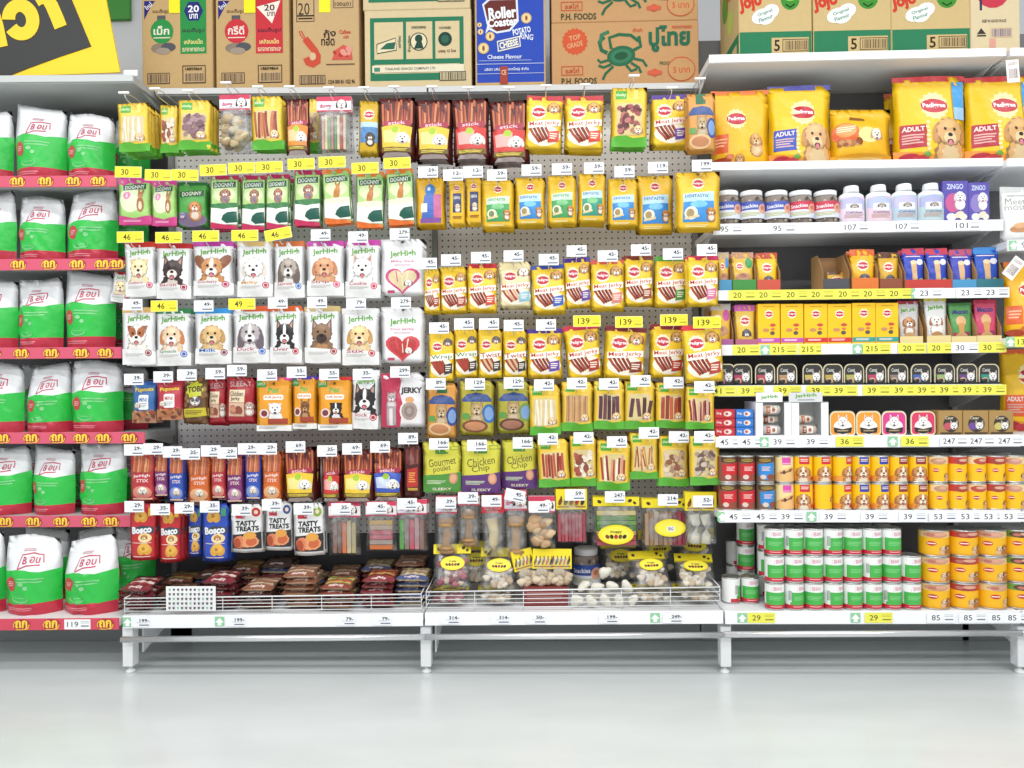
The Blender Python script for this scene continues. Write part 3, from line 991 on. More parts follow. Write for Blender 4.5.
# clear bags with a printed header and real chews inside
def clear_bag(wpx, hpx, head, build, headh=0.2, name='chew_bag', label_art=None, scale=242.0):
    w, h = wpx / scale, hpx / scale
    SEED[0] += 1
    g, _ = pouch_grid(w, h, 0.026, 6, 9, SEED[0], 'pillow', 1.6)
    parts = [('clear_film', pouch_body(g, 0.3, WHT, 'clear'), None)]
    W, H = 100 * w, 100 * h * headh
    A = Art(100, 100 * headh * h / w)
    A.part('header_card')
    head(A, A.W, A.H)
    hg, hn = plane_grid(-w / 2, w / 2, h * (1 - headh), h + 0.004, -0.007)
    for pn, me in A.build(hg, hn, 'card'):
        parts.append((pn, me, None))
    b = box_bm(-w / 2, w / 2, -0.0068, 0.004, h * (1 - headh), h + 0.004, 0.0)
    parts.append(('card_fold', bm_mesh('card_fold', b, lin(head.base), False, 'card'), None))
    for pn, me in build(w, h * (1 - headh)):
        parts.append((pn, me, None))
    if label_art:
        L, x0, x1, z0, z1 = label_art
        lg, ln = plane_grid(x0 * w, x1 * w, z0 * h, z1 * h, -0.029)
        for pn, me in L.build(lg, ln, 'card'):
            parts.append((pn, me, None))
    return Kind(name, 'bag', w, h, parts, 0.026)

def head_dalmatian(A, W, H):
    A.rect(0, 0, W, H, '#efe9e9').rect(0, 0, W, H * 0.3, '#d33e5e').rect(W * 0.05, H * 0.45, W * 0.45, H * 0.85, '#dfe3f0')
    A.text('doggy', W * 0.26, H * 0.64, w=W * 0.34, h=H * 0.34, c='#c23050', bold=0.04)
    dog(A, W * 0.72, H * 0.5, H * 0.34, '#f4f1ee', '#22201f', body=False)
    A.rect(0, H * 0.9, W, H, '#c8405c')
head_dalmatian.base = '#e6d6d8'
def head_red(A, W, H):
    A.rect(0, 0, W, H, '#c42a38').lines(W * 0.1, H * 0.65, W * 0.9, H * 0.85, 2, '#e8a0a4')
head_red.base = '#c42a38'
def head_yellow(A, W, H):
    A.rect(0, 0, W, H, '#efd922')
    for i in range(5):
        x = W * (0.14 + 0.18 * i)
        A.ell(x, H * 0.62, W * 0.06, H * 0.2, ['#7c3c20', '#2c2420', '#8c5a2c', '#c03028', '#3c2c20'][i], 20, 8)
        A.ell(x + W * 0.03, H * 0.45, W * 0.03, H * 0.12, '#5c3a20', 0, 8)
    A.rect(W * 0.05, H * 0.85, W * 0.95, H * 0.9, '#a03020')
head_yellow.base = '#e3cc1e'
def head_yellow_strip(A, W, H):
    A.rect(0, 0, W, H, '#efd922').ell(W * 0.14, H * 0.5, W * 0.05, H * 0.2, '#3c2c20', 20, 8).ell(W * 0.8, H * 0.4, W * 0.05, H * 0.2, '#3c2c20', -20, 8).ell(W * 0.9, H * 0.65, W * 0.04, H * 0.16, '#3c2c20', 30, 8)
head_yellow_strip.base = '#e3cc1e'

def stick_mesh(x0, x1, z0, z1, y=0.0, d=0.012, col='#c88', bev=0.002):
    return bm_mesh('chew_stick', box_bm(x0, x1, y - d, y, z0, z1, bev), lin(col), False, 'chew')

def c_vert(cols, wid=0.7, n=None, lean=0.0):
    def f(w, h):
        n_ = len(cols)
        s = w * wid / n_
        return [('chew_stick', stick_mesh(-w * wid / 2 + s * (i + 0.06), -w * wid / 2 + s * (i + 0.94), h * 0.06, h * (0.86 + 0.05 * (i % 2)), -0.002, 0.012, c), None)[:2] for i, c in enumerate(cols)]
    return f
def c_horiz(cols, wid=0.74):
    def f(w, h):
        n_ = len(cols)
        s = h * 0.84 / n_
        return [('chew_stick', stick_mesh(-w * wid / 2, w * wid / 2, h * 0.05 + s * (n_ - 1 - i + 0.05), h * 0.05 + s * (n_ - 1 - i + 0.93), -0.002, 0.012, c)) for i, c in enumerate(cols)]
    return f
def c_bone(col, knots=True, fat=0.3):
    def f(w, h):
        r = w * fat
        prof = [(0, h * 0.03), (r * 0.9, h * 0.035), (r * 1.1, h * 0.1), (r * 1.0, h * 0.16), (r * 0.62, h * 0.2), (r * 0.55, h * 0.3), (r * 0.62, h * 0.5), (r * 0.55, h * 0.66), (r * 0.66, h * 0.7), (r * 1.05, h * 0.74), (r * 1.15, h * 0.82), (r * 0.8, h * 0.88), (0, h * 0.9)]
        bm = lathe_bm(prof, 14)
        for v in bm.verts:
            v.co.y = v.co.y * 0.55 - 0.004
            v.co.x += 0.003 * math.sin(v.co.z * 90)
        a = bm_mesh('rawhide_bone', bm, lin(col), True, 'chew')
        k = []
        for z in (0.17, 0.72):
            b2 = tube_bm([(-r * 0.95, -0.012, h * z), (0, -0.02 - r * 0.25, h * (z + 0.015)), (r * 0.95, -0.012, h * z)], r * 0.24, 6)
            k.append(('knot', bm_mesh('knot', b2, lin('#b8905c'), True, 'chew')))
        return [('rawhide_bone', a)] + k
    return f
def c_roll(col, n=1):
    def f(w, h):
        out = []
        for i in range(n):
            x = (i - (n - 1) / 2) * w * 0.34
            r = w * (0.24 if n == 1 else 0.15)
            bm = tube_bm([(x - r * 0.2, -0.006, h * 0.05), (x, -0.012, h * 0.3), (x + r * 0.1, -0.012, h * 0.6), (x - r * 0.3, -0.006, h * 0.88)], [r * 1.15, r * 0.9, r * 0.85, r * 1.1], 10)
            for v in bm.verts:
                v.co.y = v.co.y * 0.6
            out.append(('rawhide_roll', bm_mesh('rawhide_roll', bm, lin(col), True, 'chew')))
        return out
    return f
def knot_mesh(r, col, seed):
    rnd = random.Random(seed)
    bm = bmesh.new()
    bmesh.ops.create_icosphere(bm, subdivisions=2, radius=r)
    for v in bm.verts:
        k = 1 + 0.22 * math.sin(v.co.x / r * 3.1 + seed) * math.cos(v.co.z / r * 2.7 + seed)
        v.co = Vector((v.co.x * 1.25 * k, v.co.y * 0.75 * k, v.co.z * k))
    return bm_mesh('chew_knot', bm, lin(col), True, 'chew')
KNOTS = {}
def c_bits(cols, n=14, rr=0.13):
    def f(w, h):
        rnd = random.Random(n)
        out = []
        for i in range(n):
            r = w * rr * rnd.uniform(0.8, 1.15)
            me = knot_mesh(r, cols[i % len(cols)], i)
            px, pz = w * rnd.uniform(-0.32, 0.32), h * (0.12 + 0.7 * (i + 0.5) / n)
            for v in me.vertices:
                v.co = v.co + Vector((px, -0.008 - 0.006 * rnd.random(), pz))
            out.append(('chew_knot', me))
        return out
    return f

def oval_label(W=100, H=60, mark=True):
    A = Art(W, H)
    A.part('oval_label').ell(W / 2, H / 2, W / 2, H / 2, '#efdc1f', 0, 22).ell(W / 2, H / 2, W * 0.42, H * 0.4, '#f4e64a', 0, 22)
    if mark:
        for i, c in enumerate(('#7c3c20', '#2c2420', '#b03028', '#6c4a2c', '#2c2420')):
            A.ell(W * (0.26 + 0.12 * i), H * 0.6, W * 0.055, H * 0.12, c, 20 * (i - 2), 8)
        A.text('doggy', W * 0.5, H * 0.36, w=W * 0.34, h=H * 0.14, c='#4c3a18')
    else:
        A.rect(W * 0.4, H * 0.4, W * 0.64, H * 0.7, '#e8e8e6').text('BIG', W * 0.52, H * 0.55, w=W * 0.16, h=H * 0.18, c='#55555a')
    return A

# ---------------------------------------------------------------- the setting
def struct(name, me):
    o = link(name, me)
    o['kind'] = 'structure'
    return o
YF, YB = 2.96, 3.42
struct('floor', bm_mesh('floor', box_bm(-6, 6, -5, 4.1, -0.1, 0), None, False, 'floor'))
struct('wall_back', bm_mesh('wall_back', box_bm(-6, 6, 4.0, 4.1, 0, 4.2), None, False, 'wall'))
gx0, gz0 = P(106, 19, 3.97).x, P(106, 19, 3.97).z
gx1 = P(129, 19, 3.97).x
tagit(link('wall_panel', bm_mesh('wall_panel', box_bm(gx0, gx1, 3.975, 3.998, gz0, gz0 + 0.4, 0.003), lin('#3f9233'), False, 'card')), 'green panel on wall behind the yellow price board', 'panel')

XB = [P(122, 620, YF).x, P(424, 620, YF).x, P(724, 620, YF).x, P(1021, 620, YF).x]
XL = P(-140, 620, YF).x
XR = P(1240, 620, YF).x
BAYS = {}
def bay(key, x0, x1, label):
    r = bpy.data.objects.new('shelving_bay', None)
    COL.objects.link(r)
    r.location = ((x0 + x1) / 2, 3.2, 0)
    tagit(r, label, 'shelving')
    BAYS[key] = r
    return r
bay('left', XL, XB[0], 'shelving bay stacked with green and white food sacks')
bay('peg1', XB[0], XB[1], 'perforated-panel bay holding the white dog-photo pouches')
bay('peg2', XB[1], XB[2], 'perforated-panel bay holding the yellow jerky pouches')
bay('right', XB[2], XB[3], 'shelving bay with jars, trays and stacked cans')
bay('far', XB[3], XR, 'shelving bay cut off by the right photo edge')

def child(name, me, parent):
    """mesh in world coordinates under a root that is only translated"""
    o = link(name, me, parent)
    o.matrix_parent_inverse = Matrix.Translation(-parent.location)
    return o
def sub(name, me, part):
    o = link(name, me, part)
    return o

def wbox(x0, x1, y0, y1, z0, z1, mat, bev=0.002, col=None, name='box'):
    return bm_mesh(name, box_bm(x0, x1, y0, y1, z0, z1, bev), col, False, mat)

TOPZ = P(400, 96, 3.36).z
for k, a, b in (('peg1', XB[0], XB[1]), ('peg2', XB[1], XB[2])):
    ZLOW = P(400, 533, YB).z
    child('back_panel', wbox(a + 0.012, b - 0.012, YB, YB + 0.02, ZLOW, TOPZ + 0.02, 'peg'), BAYS[k])
    child('lower_back_panel', wbox(a + 0.012, b - 0.012, YB, YB + 0.02, 0.1, ZLOW - 0.002, 'dark_low'), BAYS[k])
child('back_panel', wbox(XL + 0.012, XB[0] - 0.012, 3.602, 3.62, 0.1, TOPZ + 0.03, 'dark_steel'), BAYS['left'])
for k, a, b in (('right', XB[2], XB[3]), ('far', XB[3], XR)):
    child('back_panel', wbox(a + 0.012, b - 0.012, YB, YB + 0.02, 0.1, TOPZ + 0.25, 'dark_steel'), BAYS[k])
for k, x in (('left', XL), ('peg1', XB[0]), ('peg2', XB[1]), ('right', XB[2]), ('far', XB[3])):
    child('upright', wbox(x - 0.012, x + 0.012, YB - 0.02, YB + 0.04, 0.0, TOPZ + (0.02 if k in ('peg2',) else 0.2), 'grey_steel'), BAYS[k])
    child('kick_panel', wbox(x, x + 1.19, YB - 0.06, YB - 0.04, 0.0, 0.16, 'grey_steel'), BAYS[k])

class Shelf:
    pass
def shelf(key, x0, x1, y0, y1, hpx, yf, yb=YB - 0.002, strip='#eef0f2', depth_t=0.03, name='shelf', strip_name='price_strip', mat='white_steel', xw=None):
    """front lip: upper edge at photo (x0, y0) .. (x1, y1)"""
    a, b = P(x0, y0, yf), P(x1, y1, yf)
    if xw:
        t0, t1 = [(q - a.x) / (b.x - a.x) for q in xw]
        a, b = a.lerp(b, t0), a.lerp(b, t1)
    hh = hpx * yf / FPX
    zt0, zt1 = a.z - 0.004, b.z - 0.004
    s = Shelf()
    s.a, s.b, s.yf, s.h = a, b, yf, hh
    s.z = lambda x: zt0 + (zt1 - zt0) * (x - a.x) / (b.x - a.x)
    bm = bmesh.new()
    box_bm(a.x, b.x, yf + 0.004, yb, -depth_t, 0, 0.002, bm)
    for v in bm.verts:
        v.co.z += s.z(v.co.x)
    s.o = child(name, bm_mesh(name, bm, None, False, mat), BAYS[key])
    bm = bmesh.new()
    box_bm(a.x, b.x, yf - 0.003, yf + 0.0035, -hh, 0, 0.001, bm)
    for v in bm.verts:
        v.co.z += a.z + (b.z - a.z) * (v.co.x - a.x) / (b.x - a.x)
    s.strip = sub(strip_name, bm_mesh(strip_name, bm, lin(strip), False, 'plastic'), s.o)
    for x in (a.x + 0.012, b.x - 0.012):
        bm = bmesh.new()
        z = s.z(x) - depth_t
        pts = [(yf + 0.05, z + 0.004), (yb, z + 0.004), (yb, z - 0.07), (yb - 0.05, z - 0.07)]
        vs = [bm.verts.new((x + d, p[0], p[1])) for d in (-0.002, 0.002) for p in pts]
        n = 4
        bm.faces.new(vs[:n][::-1])
        bm.faces.new(vs[n:])
        for i in range(n):
            bm.faces.new([vs[i], vs[(i + 1) % n], vs[n + (i + 1) % n], vs[n + i]])
        sub('bracket', bm_mesh('bracket', bm, None, False, mat), s.o)
    return s

ART_CACHE = {}
def plate(nm, key, w, h, draw, mat='tag'):
    if key not in ART_CACHE:
        A = Art(100, 100 * h / w)
        A.part(nm)
        draw(A, A.W, A.H)
        g, n = plane_grid(-w / 2, w / 2, -h / 2, h / 2)
        ART_CACHE[key] = A.build(g, n, mat)[0][1]
    return ART_CACHE[key]

def price_draw(txt, bgc, big=True):
    def f(A, W, H):
        A.rect(0, 0, W, H, '#e9e656' if bgc == '#f4e93c' else bgc)
        c = '#3a3e46' if bgc != '#f4e93c' else '#4a4410'
        n = len(txt)
        A.text(txt, W * 0.32, H * 0.5, w=W * 0.13 * n + 4, h=H * 0.54, c=c, bold=0.005)
        A.lines(W * 0.62, H * 0.2, W * 0.96, H * 0.5, 2, '#a8aab0' if bgc != '#f4e93c' else '#b8b040', 0.35)
        A.rect(W * 0.64, H * 0.62, W * 0.94, H * 0.74, '#6c6f80' if bgc != '#f4e93c' else '#8a8430')
    return f
def arrow_draw(A, W, H):
    A.rect(0, 0, W, H, '#8fc79a').poly([(W * 0.5, H * 0.12), (W * 0.95, H * 0.6), (W * 0.7, H * 0.6), (W * 0.7, H * 0.92), (W * 0.3, H * 0.92), (W * 0.3, H * 0.6), (W * 0.05, H * 0.6)], '#f4f8f4')
def promo_draw(A, W, H):
    A.ell(W * 0.5, H * 0.5, W * 0.48, H * 0.5, '#a82c40', 0, 18).line([(W * 0.1, H * 0.75), (W * 0.06, H * 0.5), (W * 0.16, H * 0.22)], H * 0.08, '#f0c83a').line([(W * 0.2, H * 0.94), (W * 0.5, H * 0.98), (W * 0.85, H * 0.86), (W * 0.94, H * 0.5)], H * 0.08, '#f0c83a')
    A.text('ถก', W * 0.5, H * 0.46, w=W * 0.66, h=H * 0.7, c='#f7d63c', bold=0.035).rect(W * 0.7, H * 0.84, W * 0.8, H * 0.96, '#f7d63c')
STRIPN = [0]
def on_strip(s, x, y, nm, key, wpx, hpx, draw):
    STRIPN[0] += 1
    p = P(x, y, s.yf)
    w, h = wpx * s.yf / FPX, hpx * s.yf / FPX
    o = sub(nm, plate(nm, key, w, h, draw), s.o)
    zc = s.z(p.x) + 0.004 - s.h / 2
    o.location = (p.x, s.yf - 0.0034 - 0.0005 * STRIPN[0], zc)
    ang = math.atan2(s.b.z - s.a.z, s.b.x - s.a.x)
    o.rotation_euler = (0, -ang, 0)
def prices(s, y, items):
    STRIPN[0] = 0
    for it in sorted(items, key=lambda q: q[0]):
        x, txt = it[0], it[1]
        col = {'y': '#f4e93c', 'w': '#f2f4f6'}[it[2] if len(it) > 2 else 'w']
        if txt == '^':
            on_strip(s, x, y, 'arrow_marker', 'arrow', 9.5, 9.5, arrow_draw)
        elif txt == '*':
            on_strip(s, x, y, 'promo_marker', 'promo', 18, 10.5, promo_draw)
        elif txt == '':
            on_strip(s, x, y, 'blank_ticket', 'blank' + str(it[3]), it[3], 9.5, lambda A, W, H: A.rect(0, 0, W, H, '#fafafa'))
        else:
            on_strip(s, x, y, 'price_ticket', txt + col, 27, 10, price_draw(txt, col))

# ---- left bay shelves
LS = []
for (y0, y1, xe) in ((177, 175.5, 117), (260, 258.5, 121), (348.5, 347, 122), (433, 432, 145), (516.5, 515.5, 131)):
    s = shelf('left', -150, xe, y0, y1, 11.5, 3.13, 3.6, strip='#d95c74', mat='light_steel')
    LS.append(s)
s = shelf('left', -130, 119, 620, 618, 11.5, 2.97, strip='#d4485e', name='base_deck', mat='white_steel')
LS.append(s)
for k, (s, xs, y) in enumerate(zip(LS, ((18, 46, 74, 99), (19, 50, 78, 103, 118), (-6, 22, 52, 82, 106), (3, 32, 58, 82, 104, 130), (6, 34, 62, 90, 112), (22, 52, 106)), (182, 265, 353, 437, 521, 624))):
    prices(s, y, [(x, '*') for x in xs])
prices(LS[5], 624, [(78, '119', 'w')])
canopy = shelf('left', -150, 133, 77, 74.5, 7, 3.13, 3.6, strip='#c4c8c6', mat='light_steel', name='top_shelf')

# ---- perforated bays: top shelf and base deck
tops = []
for k, (x0, y0, x1, y1) in (('peg1', (150, 88.5, 425, 86.5)), ('peg2', (425, 86.5, 705, 82.5))):
    tops.append(shelf(k, x0, x1, y0, y1, 6, 3.28, 3.64, strip='#cfd0cf', name='top_shelf', strip_name='front_edge', mat='grey_steel', xw=(BAYS[k].location.x - (XB[1] - XB[0]) / 2 + 0.004, BAYS[k].location.x + (XB[1] - XB[0]) / 2 - 0.004)))
decks = []
for k, (x0, y0, x1, y1) in (('peg1', (123, 615.5, 423, 613)), ('peg2', (425, 612.5, 723, 610.5)), ('right', (725, 611, 1020, 610.5)), ('far', (1022, 610.5, 1235, 610))):
    decks.append(shelf(k, x0, x1, y0, y1, 13, YF, strip='#f2f3f6', name='base_deck'))
prices(decks[0], 621, [(128, '^'), (220, '^')])
prices(decks[1], 618, [(655, '^')])
prices(decks[2], 617, [(742, '^'), (761, '29', 'y'), (855, '^'), (878, '29', 'y'), (940, '85'), (972, '85'), (1000, '85'), (1016, '85')])
for k, x, yb in (('peg1', 128.5, 674), ('peg2', 426, 672.5), ('right', 725.5, 671), ('far', 1022, 670)):
    p = P(x, 650, YF + 0.02)
    child('leg', wbox(p.x - 0.021, p.x + 0.021, YF + 0.012, YF + 0.06, 0.03, 0.19, 'white_steel'), BAYS[k])
    bm = lathe_bm([(0, 0), (0.018, 0), (0.02, 0.006), (0.015, 0.012), (0.007, 0.016), (0.007, 0.035), (0, 0.035)], 14)
    for v in bm.verts:
        v.co += Vector((p.x, YF + 0.036, 0))
    child('levelling_foot', bm_mesh('levelling_foot', bm, None, True, 'white_steel'), BAYS[k])
    bm = bmesh.new()
    box_bm(p.x + 0.03, p.x + 0.036, YF + 0.07, YB - 0.05, 0.07, 0.19, 0.0, bm)
    for v in bm.verts:
        if v.co.y > YF + 0.1 and v.co.z < 0.1:
            v.co.z = 0.15
    child('leg_gusset', bm_mesh('leg_gusset', bm, None, False, 'white_steel'), BAYS[k])
for k, (xa, ya, xb, yb) in (('peg1', (121.5, 639.5, 423.5, 637)), ('peg2', (424.5, 637, 723, 635)), ('right', (724.5, 634.5, 1021, 633)), ('far', (1022, 633, 1230, 632))):
    a, b = P(xa, ya, YF - 0.02), P(xb, yb, YF - 0.02)
    child('bumper_rail', bm_mesh('bumper_rail', tube_bm([a, b], 0.0125, 12), None, True, 'chrome'), BAYS[k])

# ---- right bay shelves
YU = 3.06
S1 = shelf('right', 709, 1006, 55, 48, 8, YU)
S2 = shelf('right', 704, 1003, 162.5, 158, 8, YU)
S3 = shelf('right', 713, 1003, 224, 219.5, 11, YU)
S4 = shelf('right', 718, 1003, 290.5, 287.5, 10, YU)
S5 = shelf('right', 720, 1003, 345, 342, 10.5, YU)
S6 = shelf('right', 718, 1002, 385.5, 384, 11, YU)
S7 = shelf('right', 719, 1020.5, 436, 434.5, 12, 3.0)
S8 = shelf('right', 719, 1020.5, 510.5, 510, 12, 2.98)
prices(S3, 229, [(729, '95'), (782, '95'), (855, '107'), (906, '107'), (966, '101')])
prices(S4, 295, [(742, '20', 'y'), (768, '20', 'y'), (795, '20', 'y'), (820, '20', 'y'), (847, '20', 'y'), (872, '20', 'y'), (898, '20', 'y'), (915, '^'), (928, '23'), (969, '23'), (994, '23')])
prices(S5, 349, [(746, '20', 'y'), (765, '^'), (783, '215', 'y'), (812, '215', 'y'), (833, '', 'w', 24), (857, '^'), (876, '215', 'y'), (911, '20', 'y'), (940, '20', 'y'), (964, '30'), (991, '30', 'y')])
prices(S6, 390, [(722, '41', 'y'), (750, '39', 'y'), (787, '39', 'y'), (820, '39', 'y'), (843, '39', 'y'), (876, '39', 'y'), (903, '39', 'y'), (926, '39', 'y'), (948, '39', 'y'), (971, '39', 'y'), (991, '39', 'y')])
prices(S7, 441.5, [(729, '45'), (751, '45'), (764, '^'), (782, '39'), (815, '39'), (849, '36', 'y'), (892, '^'), (914, '36', 'y'), (953, '247'), (980, '247'), (1008, '247')])
prices(S8, 516.5, [(722, '^'), (738, '45'), (765, '45'), (790, '39'), (811, '^'), (833, '39'), (874, '39'), (912, '39'), (942, '53'), (969, '53'), (992, '53'), (1012, '53')])
F1 = shelf('far', 1010, 1230, 48, 46, 8, YU)
F2 = shelf('far', 1007, 1230, 158.5, 155, 8, 3.03)
F3 = shelf('far', 1007, 1230, 240, 236, 11, 3.03)
F4 = shelf('far', 1006.5, 1230, 337, 334, 10, 3.03)
F5 = shelf('far', 1023, 1230, 434, 434, 12, 3.0)
F6 = shelf('far', 1023, 1230, 510, 510, 12, 2.98)
prices(F3, 246, [(1013, '^'), (1030, '95')])
prices(F4, 341, [(1010, '^'), (1028, '139', 'y')])

# ---------------------------------------------------------------- placing helpers
def fit_hang(kind, x0, x1, y0, y1, Y, rot, label, group=None, dx=0, dz=0, dr=0):
    c = P((x0 + x1) / 2, (y0 + y1) / 2, Y)
    k = Y / FPX
    sx, sz = (x1 - x0) * k / kind.w, (y1 - y0) * k / kind.h
    a = math.radians(-(rot + dr))
    h = kind.h * sz / 2
    # rotate about y: local z axis -> (sin a', cos a')
    e = Euler((0, -a, 0))
    off = Matrix.Rotation(-a, 3, 'Y') @ Vector((0, 0, h))
    return put(kind, c - off + Vector((dx, 0, dz)), label, group, e, (sx, 1, sz))

HUNG = []
def hang(kind, x0, x1, y0, y1, desc, rot=0.0, nb=2, Y=3.10, i=[0]):
    i[0] += 1
    Y = Y + 0.009 * (i[0] % 2)
    if x1 > 711:
        Y -= 0.075
        nb = min(nb, 1)
    fit_hang(kind, x0, x1, y0, y1, Y, rot, desc)
    rnd = random.Random(i[0])
    pitch = kind.d * 1.5 + 0.005
    for b in range(nb):
        # spread of the copies behind, along the same prong
        yb = Y + pitch * (b + 1)
        c0, c1 = P((x0 + x1) / 2, (y0 + y1) / 2, Y), P((x0 + x1) / 2, (y0 + y1) / 2, yb)
        dx, dz = c0.x - c1.x + rnd.uniform(-0.004, 0.004), c0.z - c1.z + rnd.uniform(-0.006, 0.003)
        k = Y / yb
        xm, ym, hw, hh = (x0 + x1) / 2, (y0 + y1) / 2, (x1 - x0) / 2 * k, (y1 - y0) / 2 * k
        fit_hang(kind, xm - hw, xm + hw, ym - hh, ym + hh, yb, rot, 'pack hung behind the ' + desc, 'packs hung behind the front ' + desc, dx, dz, rnd.uniform(-2.5, 2.5))
    HUNG.append((x0, x1, y0, desc))

# hooks
def hook_parts(tag_w, art_key, draw, L=YB - 3.045):
    parts = []
    if 'prong' not in HOOKM:
        HOOKM['prong'] = bm_mesh('prong', tube_bm([(0, L, -0.036), (0, 0.03, -0.036), (0, 0.012, -0.03), (0, 0.008, -0.02)], 0.0022, 6), None, True, 'chrome')
        HOOKM['arm'] = bm_mesh('ticket_arm', tube_bm([(0, L, 0.0), (0, 0.004, 0.0)], 0.0017, 6), None, True, 'chrome')
    parts.append(('prong', HOOKM['prong'], None))
    parts.append(('ticket_arm', HOOKM['arm'], None))
    k = ('holder', tag_w)
    if k not in HOOKM:
        HOOKM[k] = bm_mesh('ticket_holder', box_bm(-tag_w / 2 - 0.001, tag_w / 2 + 0.001, 0, 0.004, -0.0235, 0.0235, 0.001), lin('#f1f1f1'), False, 'plastic')
    parts.append(('ticket_holder', HOOKM[k], None))
    parts.append(('price_ticket', plate('price_ticket', art_key, tag_w, 0.045, draw), 2))
    return parts
HOOKM = {}
def tag_white(txt):
    def f(A, W, H):
        A.rect(0, 0, W, H, '#eff1f4').text(txt + '-', W * 0.72, H * 0.34, w=W * (0.12 * len(txt) + 0.16), h=H * 0.34, c='#2a2d36', bold=0.03)
        A.lines(W * 0.3, H * 0.5, W * 0.94, H * 0.66, 2, '#c0c4cc', 0.4)
        A.rect(W * 0.44, H * 0.74, W * 0.96, H * 0.86, '#6f7384')
    return f
def tag_yellow(txt):
    def f(A, W, H):
        A.rect(0, 0, W, H, '#f6ea36').text(txt, W * 0.38, H * 0.5, w=W * 0.145 * len(txt), h=H * 0.56, c='#4a3c10', bold=0.015)
        A.lines(W * 0.6, H * 0.34, W * 0.94, H * 0.56, 2, '#cfc238', 0.4)
        A.rect(W * 0.7, H * 0.66, W * 0.95, H * 0.76, '#a89a30')
    return f
MATCHED = set()
HN = [0]
def hook(x, y, txt, yellow=False, rot=0, Y=3.045):
    HN[0] += 1
    Y += 0.006 * (HN[0] % 2) - (0.06 if x > 688 else 0)
    p = P(x, y, Y)
    w = (27 if yellow else 19.5) * Y / FPX
    parts = hook_parts(w, ('t', txt, yellow), tag_yellow(txt) if yellow else tag_white(txt))
    best = min(HUNG, key=lambda h: abs((h[0] + h[1]) / 2 - x) + 1.5 * abs(h[2] - y - 5) + (40 if h[3] in MATCHED else 0))
    MATCHED.add(best[3])
    word = 'yellow' if yellow else 'white'
    lab = 'hook with %s %s ticket above %s' % (word, txt, best[3])
    while lab in USED:
        lab = lab.replace('hook with', 'neighbouring hook with')
        if lab in USED:
            lab = lab.replace('neighbouring hook', 'extra hook')
            break
    k = Kind('display_hook', 'hook', 0.1, 0.1, parts)
    put(k, p, lab, None, (0, math.radians(rot), 0))
def bare_hook(x, y, desc):
    p = P(x, y, 3.02)
    L = YB - 3.02
    if 'bare' not in HOOKM:
        HOOKM['bare'] = bm_mesh('prong', tube_bm([(0, L, -0.022), (0, 0.03, -0.022), (0, 0.01, -0.015), (0, 0.004, -0.003)], 0.0022, 6), None, True, 'chrome')
        HOOKM['barearm'] = bm_mesh('ticket_arm', tube_bm([(0, L, 0.012), (0, 0.06, 0.012), (0, 0.0, 0.0)], 0.0018, 6), None, True, 'chrome')
        HOOKM['tee'] = bm_mesh('tee_bar', box_bm(-0.022, 0.022, -0.006, 0.003, -0.003, 0.005, 0.001), lin('#f4f4f4'), False, 'plastic')
    put(Kind('display_hook', 'hook', .1, .1, [('prong', HOOKM['bare'], None), ('ticket_arm', HOOKM['barearm'], None), ('tee_bar', HOOKM['tee'], None)]), p, 'unticketed hook with tee end above ' + desc)

def stand(kind, x0, x1, ytop, s, Y, label, group=None, rotz=0, name=None, cat=None, depth_scale=None, uniform=False, dz=0.0):
    """stand a thing on shelf s, its front at depth Y"""
    k = Y / FPX
    c = P((x0 + x1) / 2, ytop, Y)
    z = s.z(c.x) + dz if isinstance(s, Shelf) else s
    sx = (x1 - x0) * k / kind.w
    sz = (c.z - z) / kind.h
    sy = sx if uniform else (depth_scale or 1)
    return put(kind, (c.x, Y, z + 0.0006), label, group, (0, 0, rotz), (sx, sy, sz), name, cat)

for s_, items in ((decks[0], ((141, '199'), (236, '199'), (346, '79'), (382, '79'))), (decks[1], ((450, '314'), (500, '314'), (536, '50'), (608, '199'), (672, '249')))):
    for x, t in items:
        on_strip(s_, x, 620, 'price_ticket', ('deck', t), 19, 10, tag_white(t))

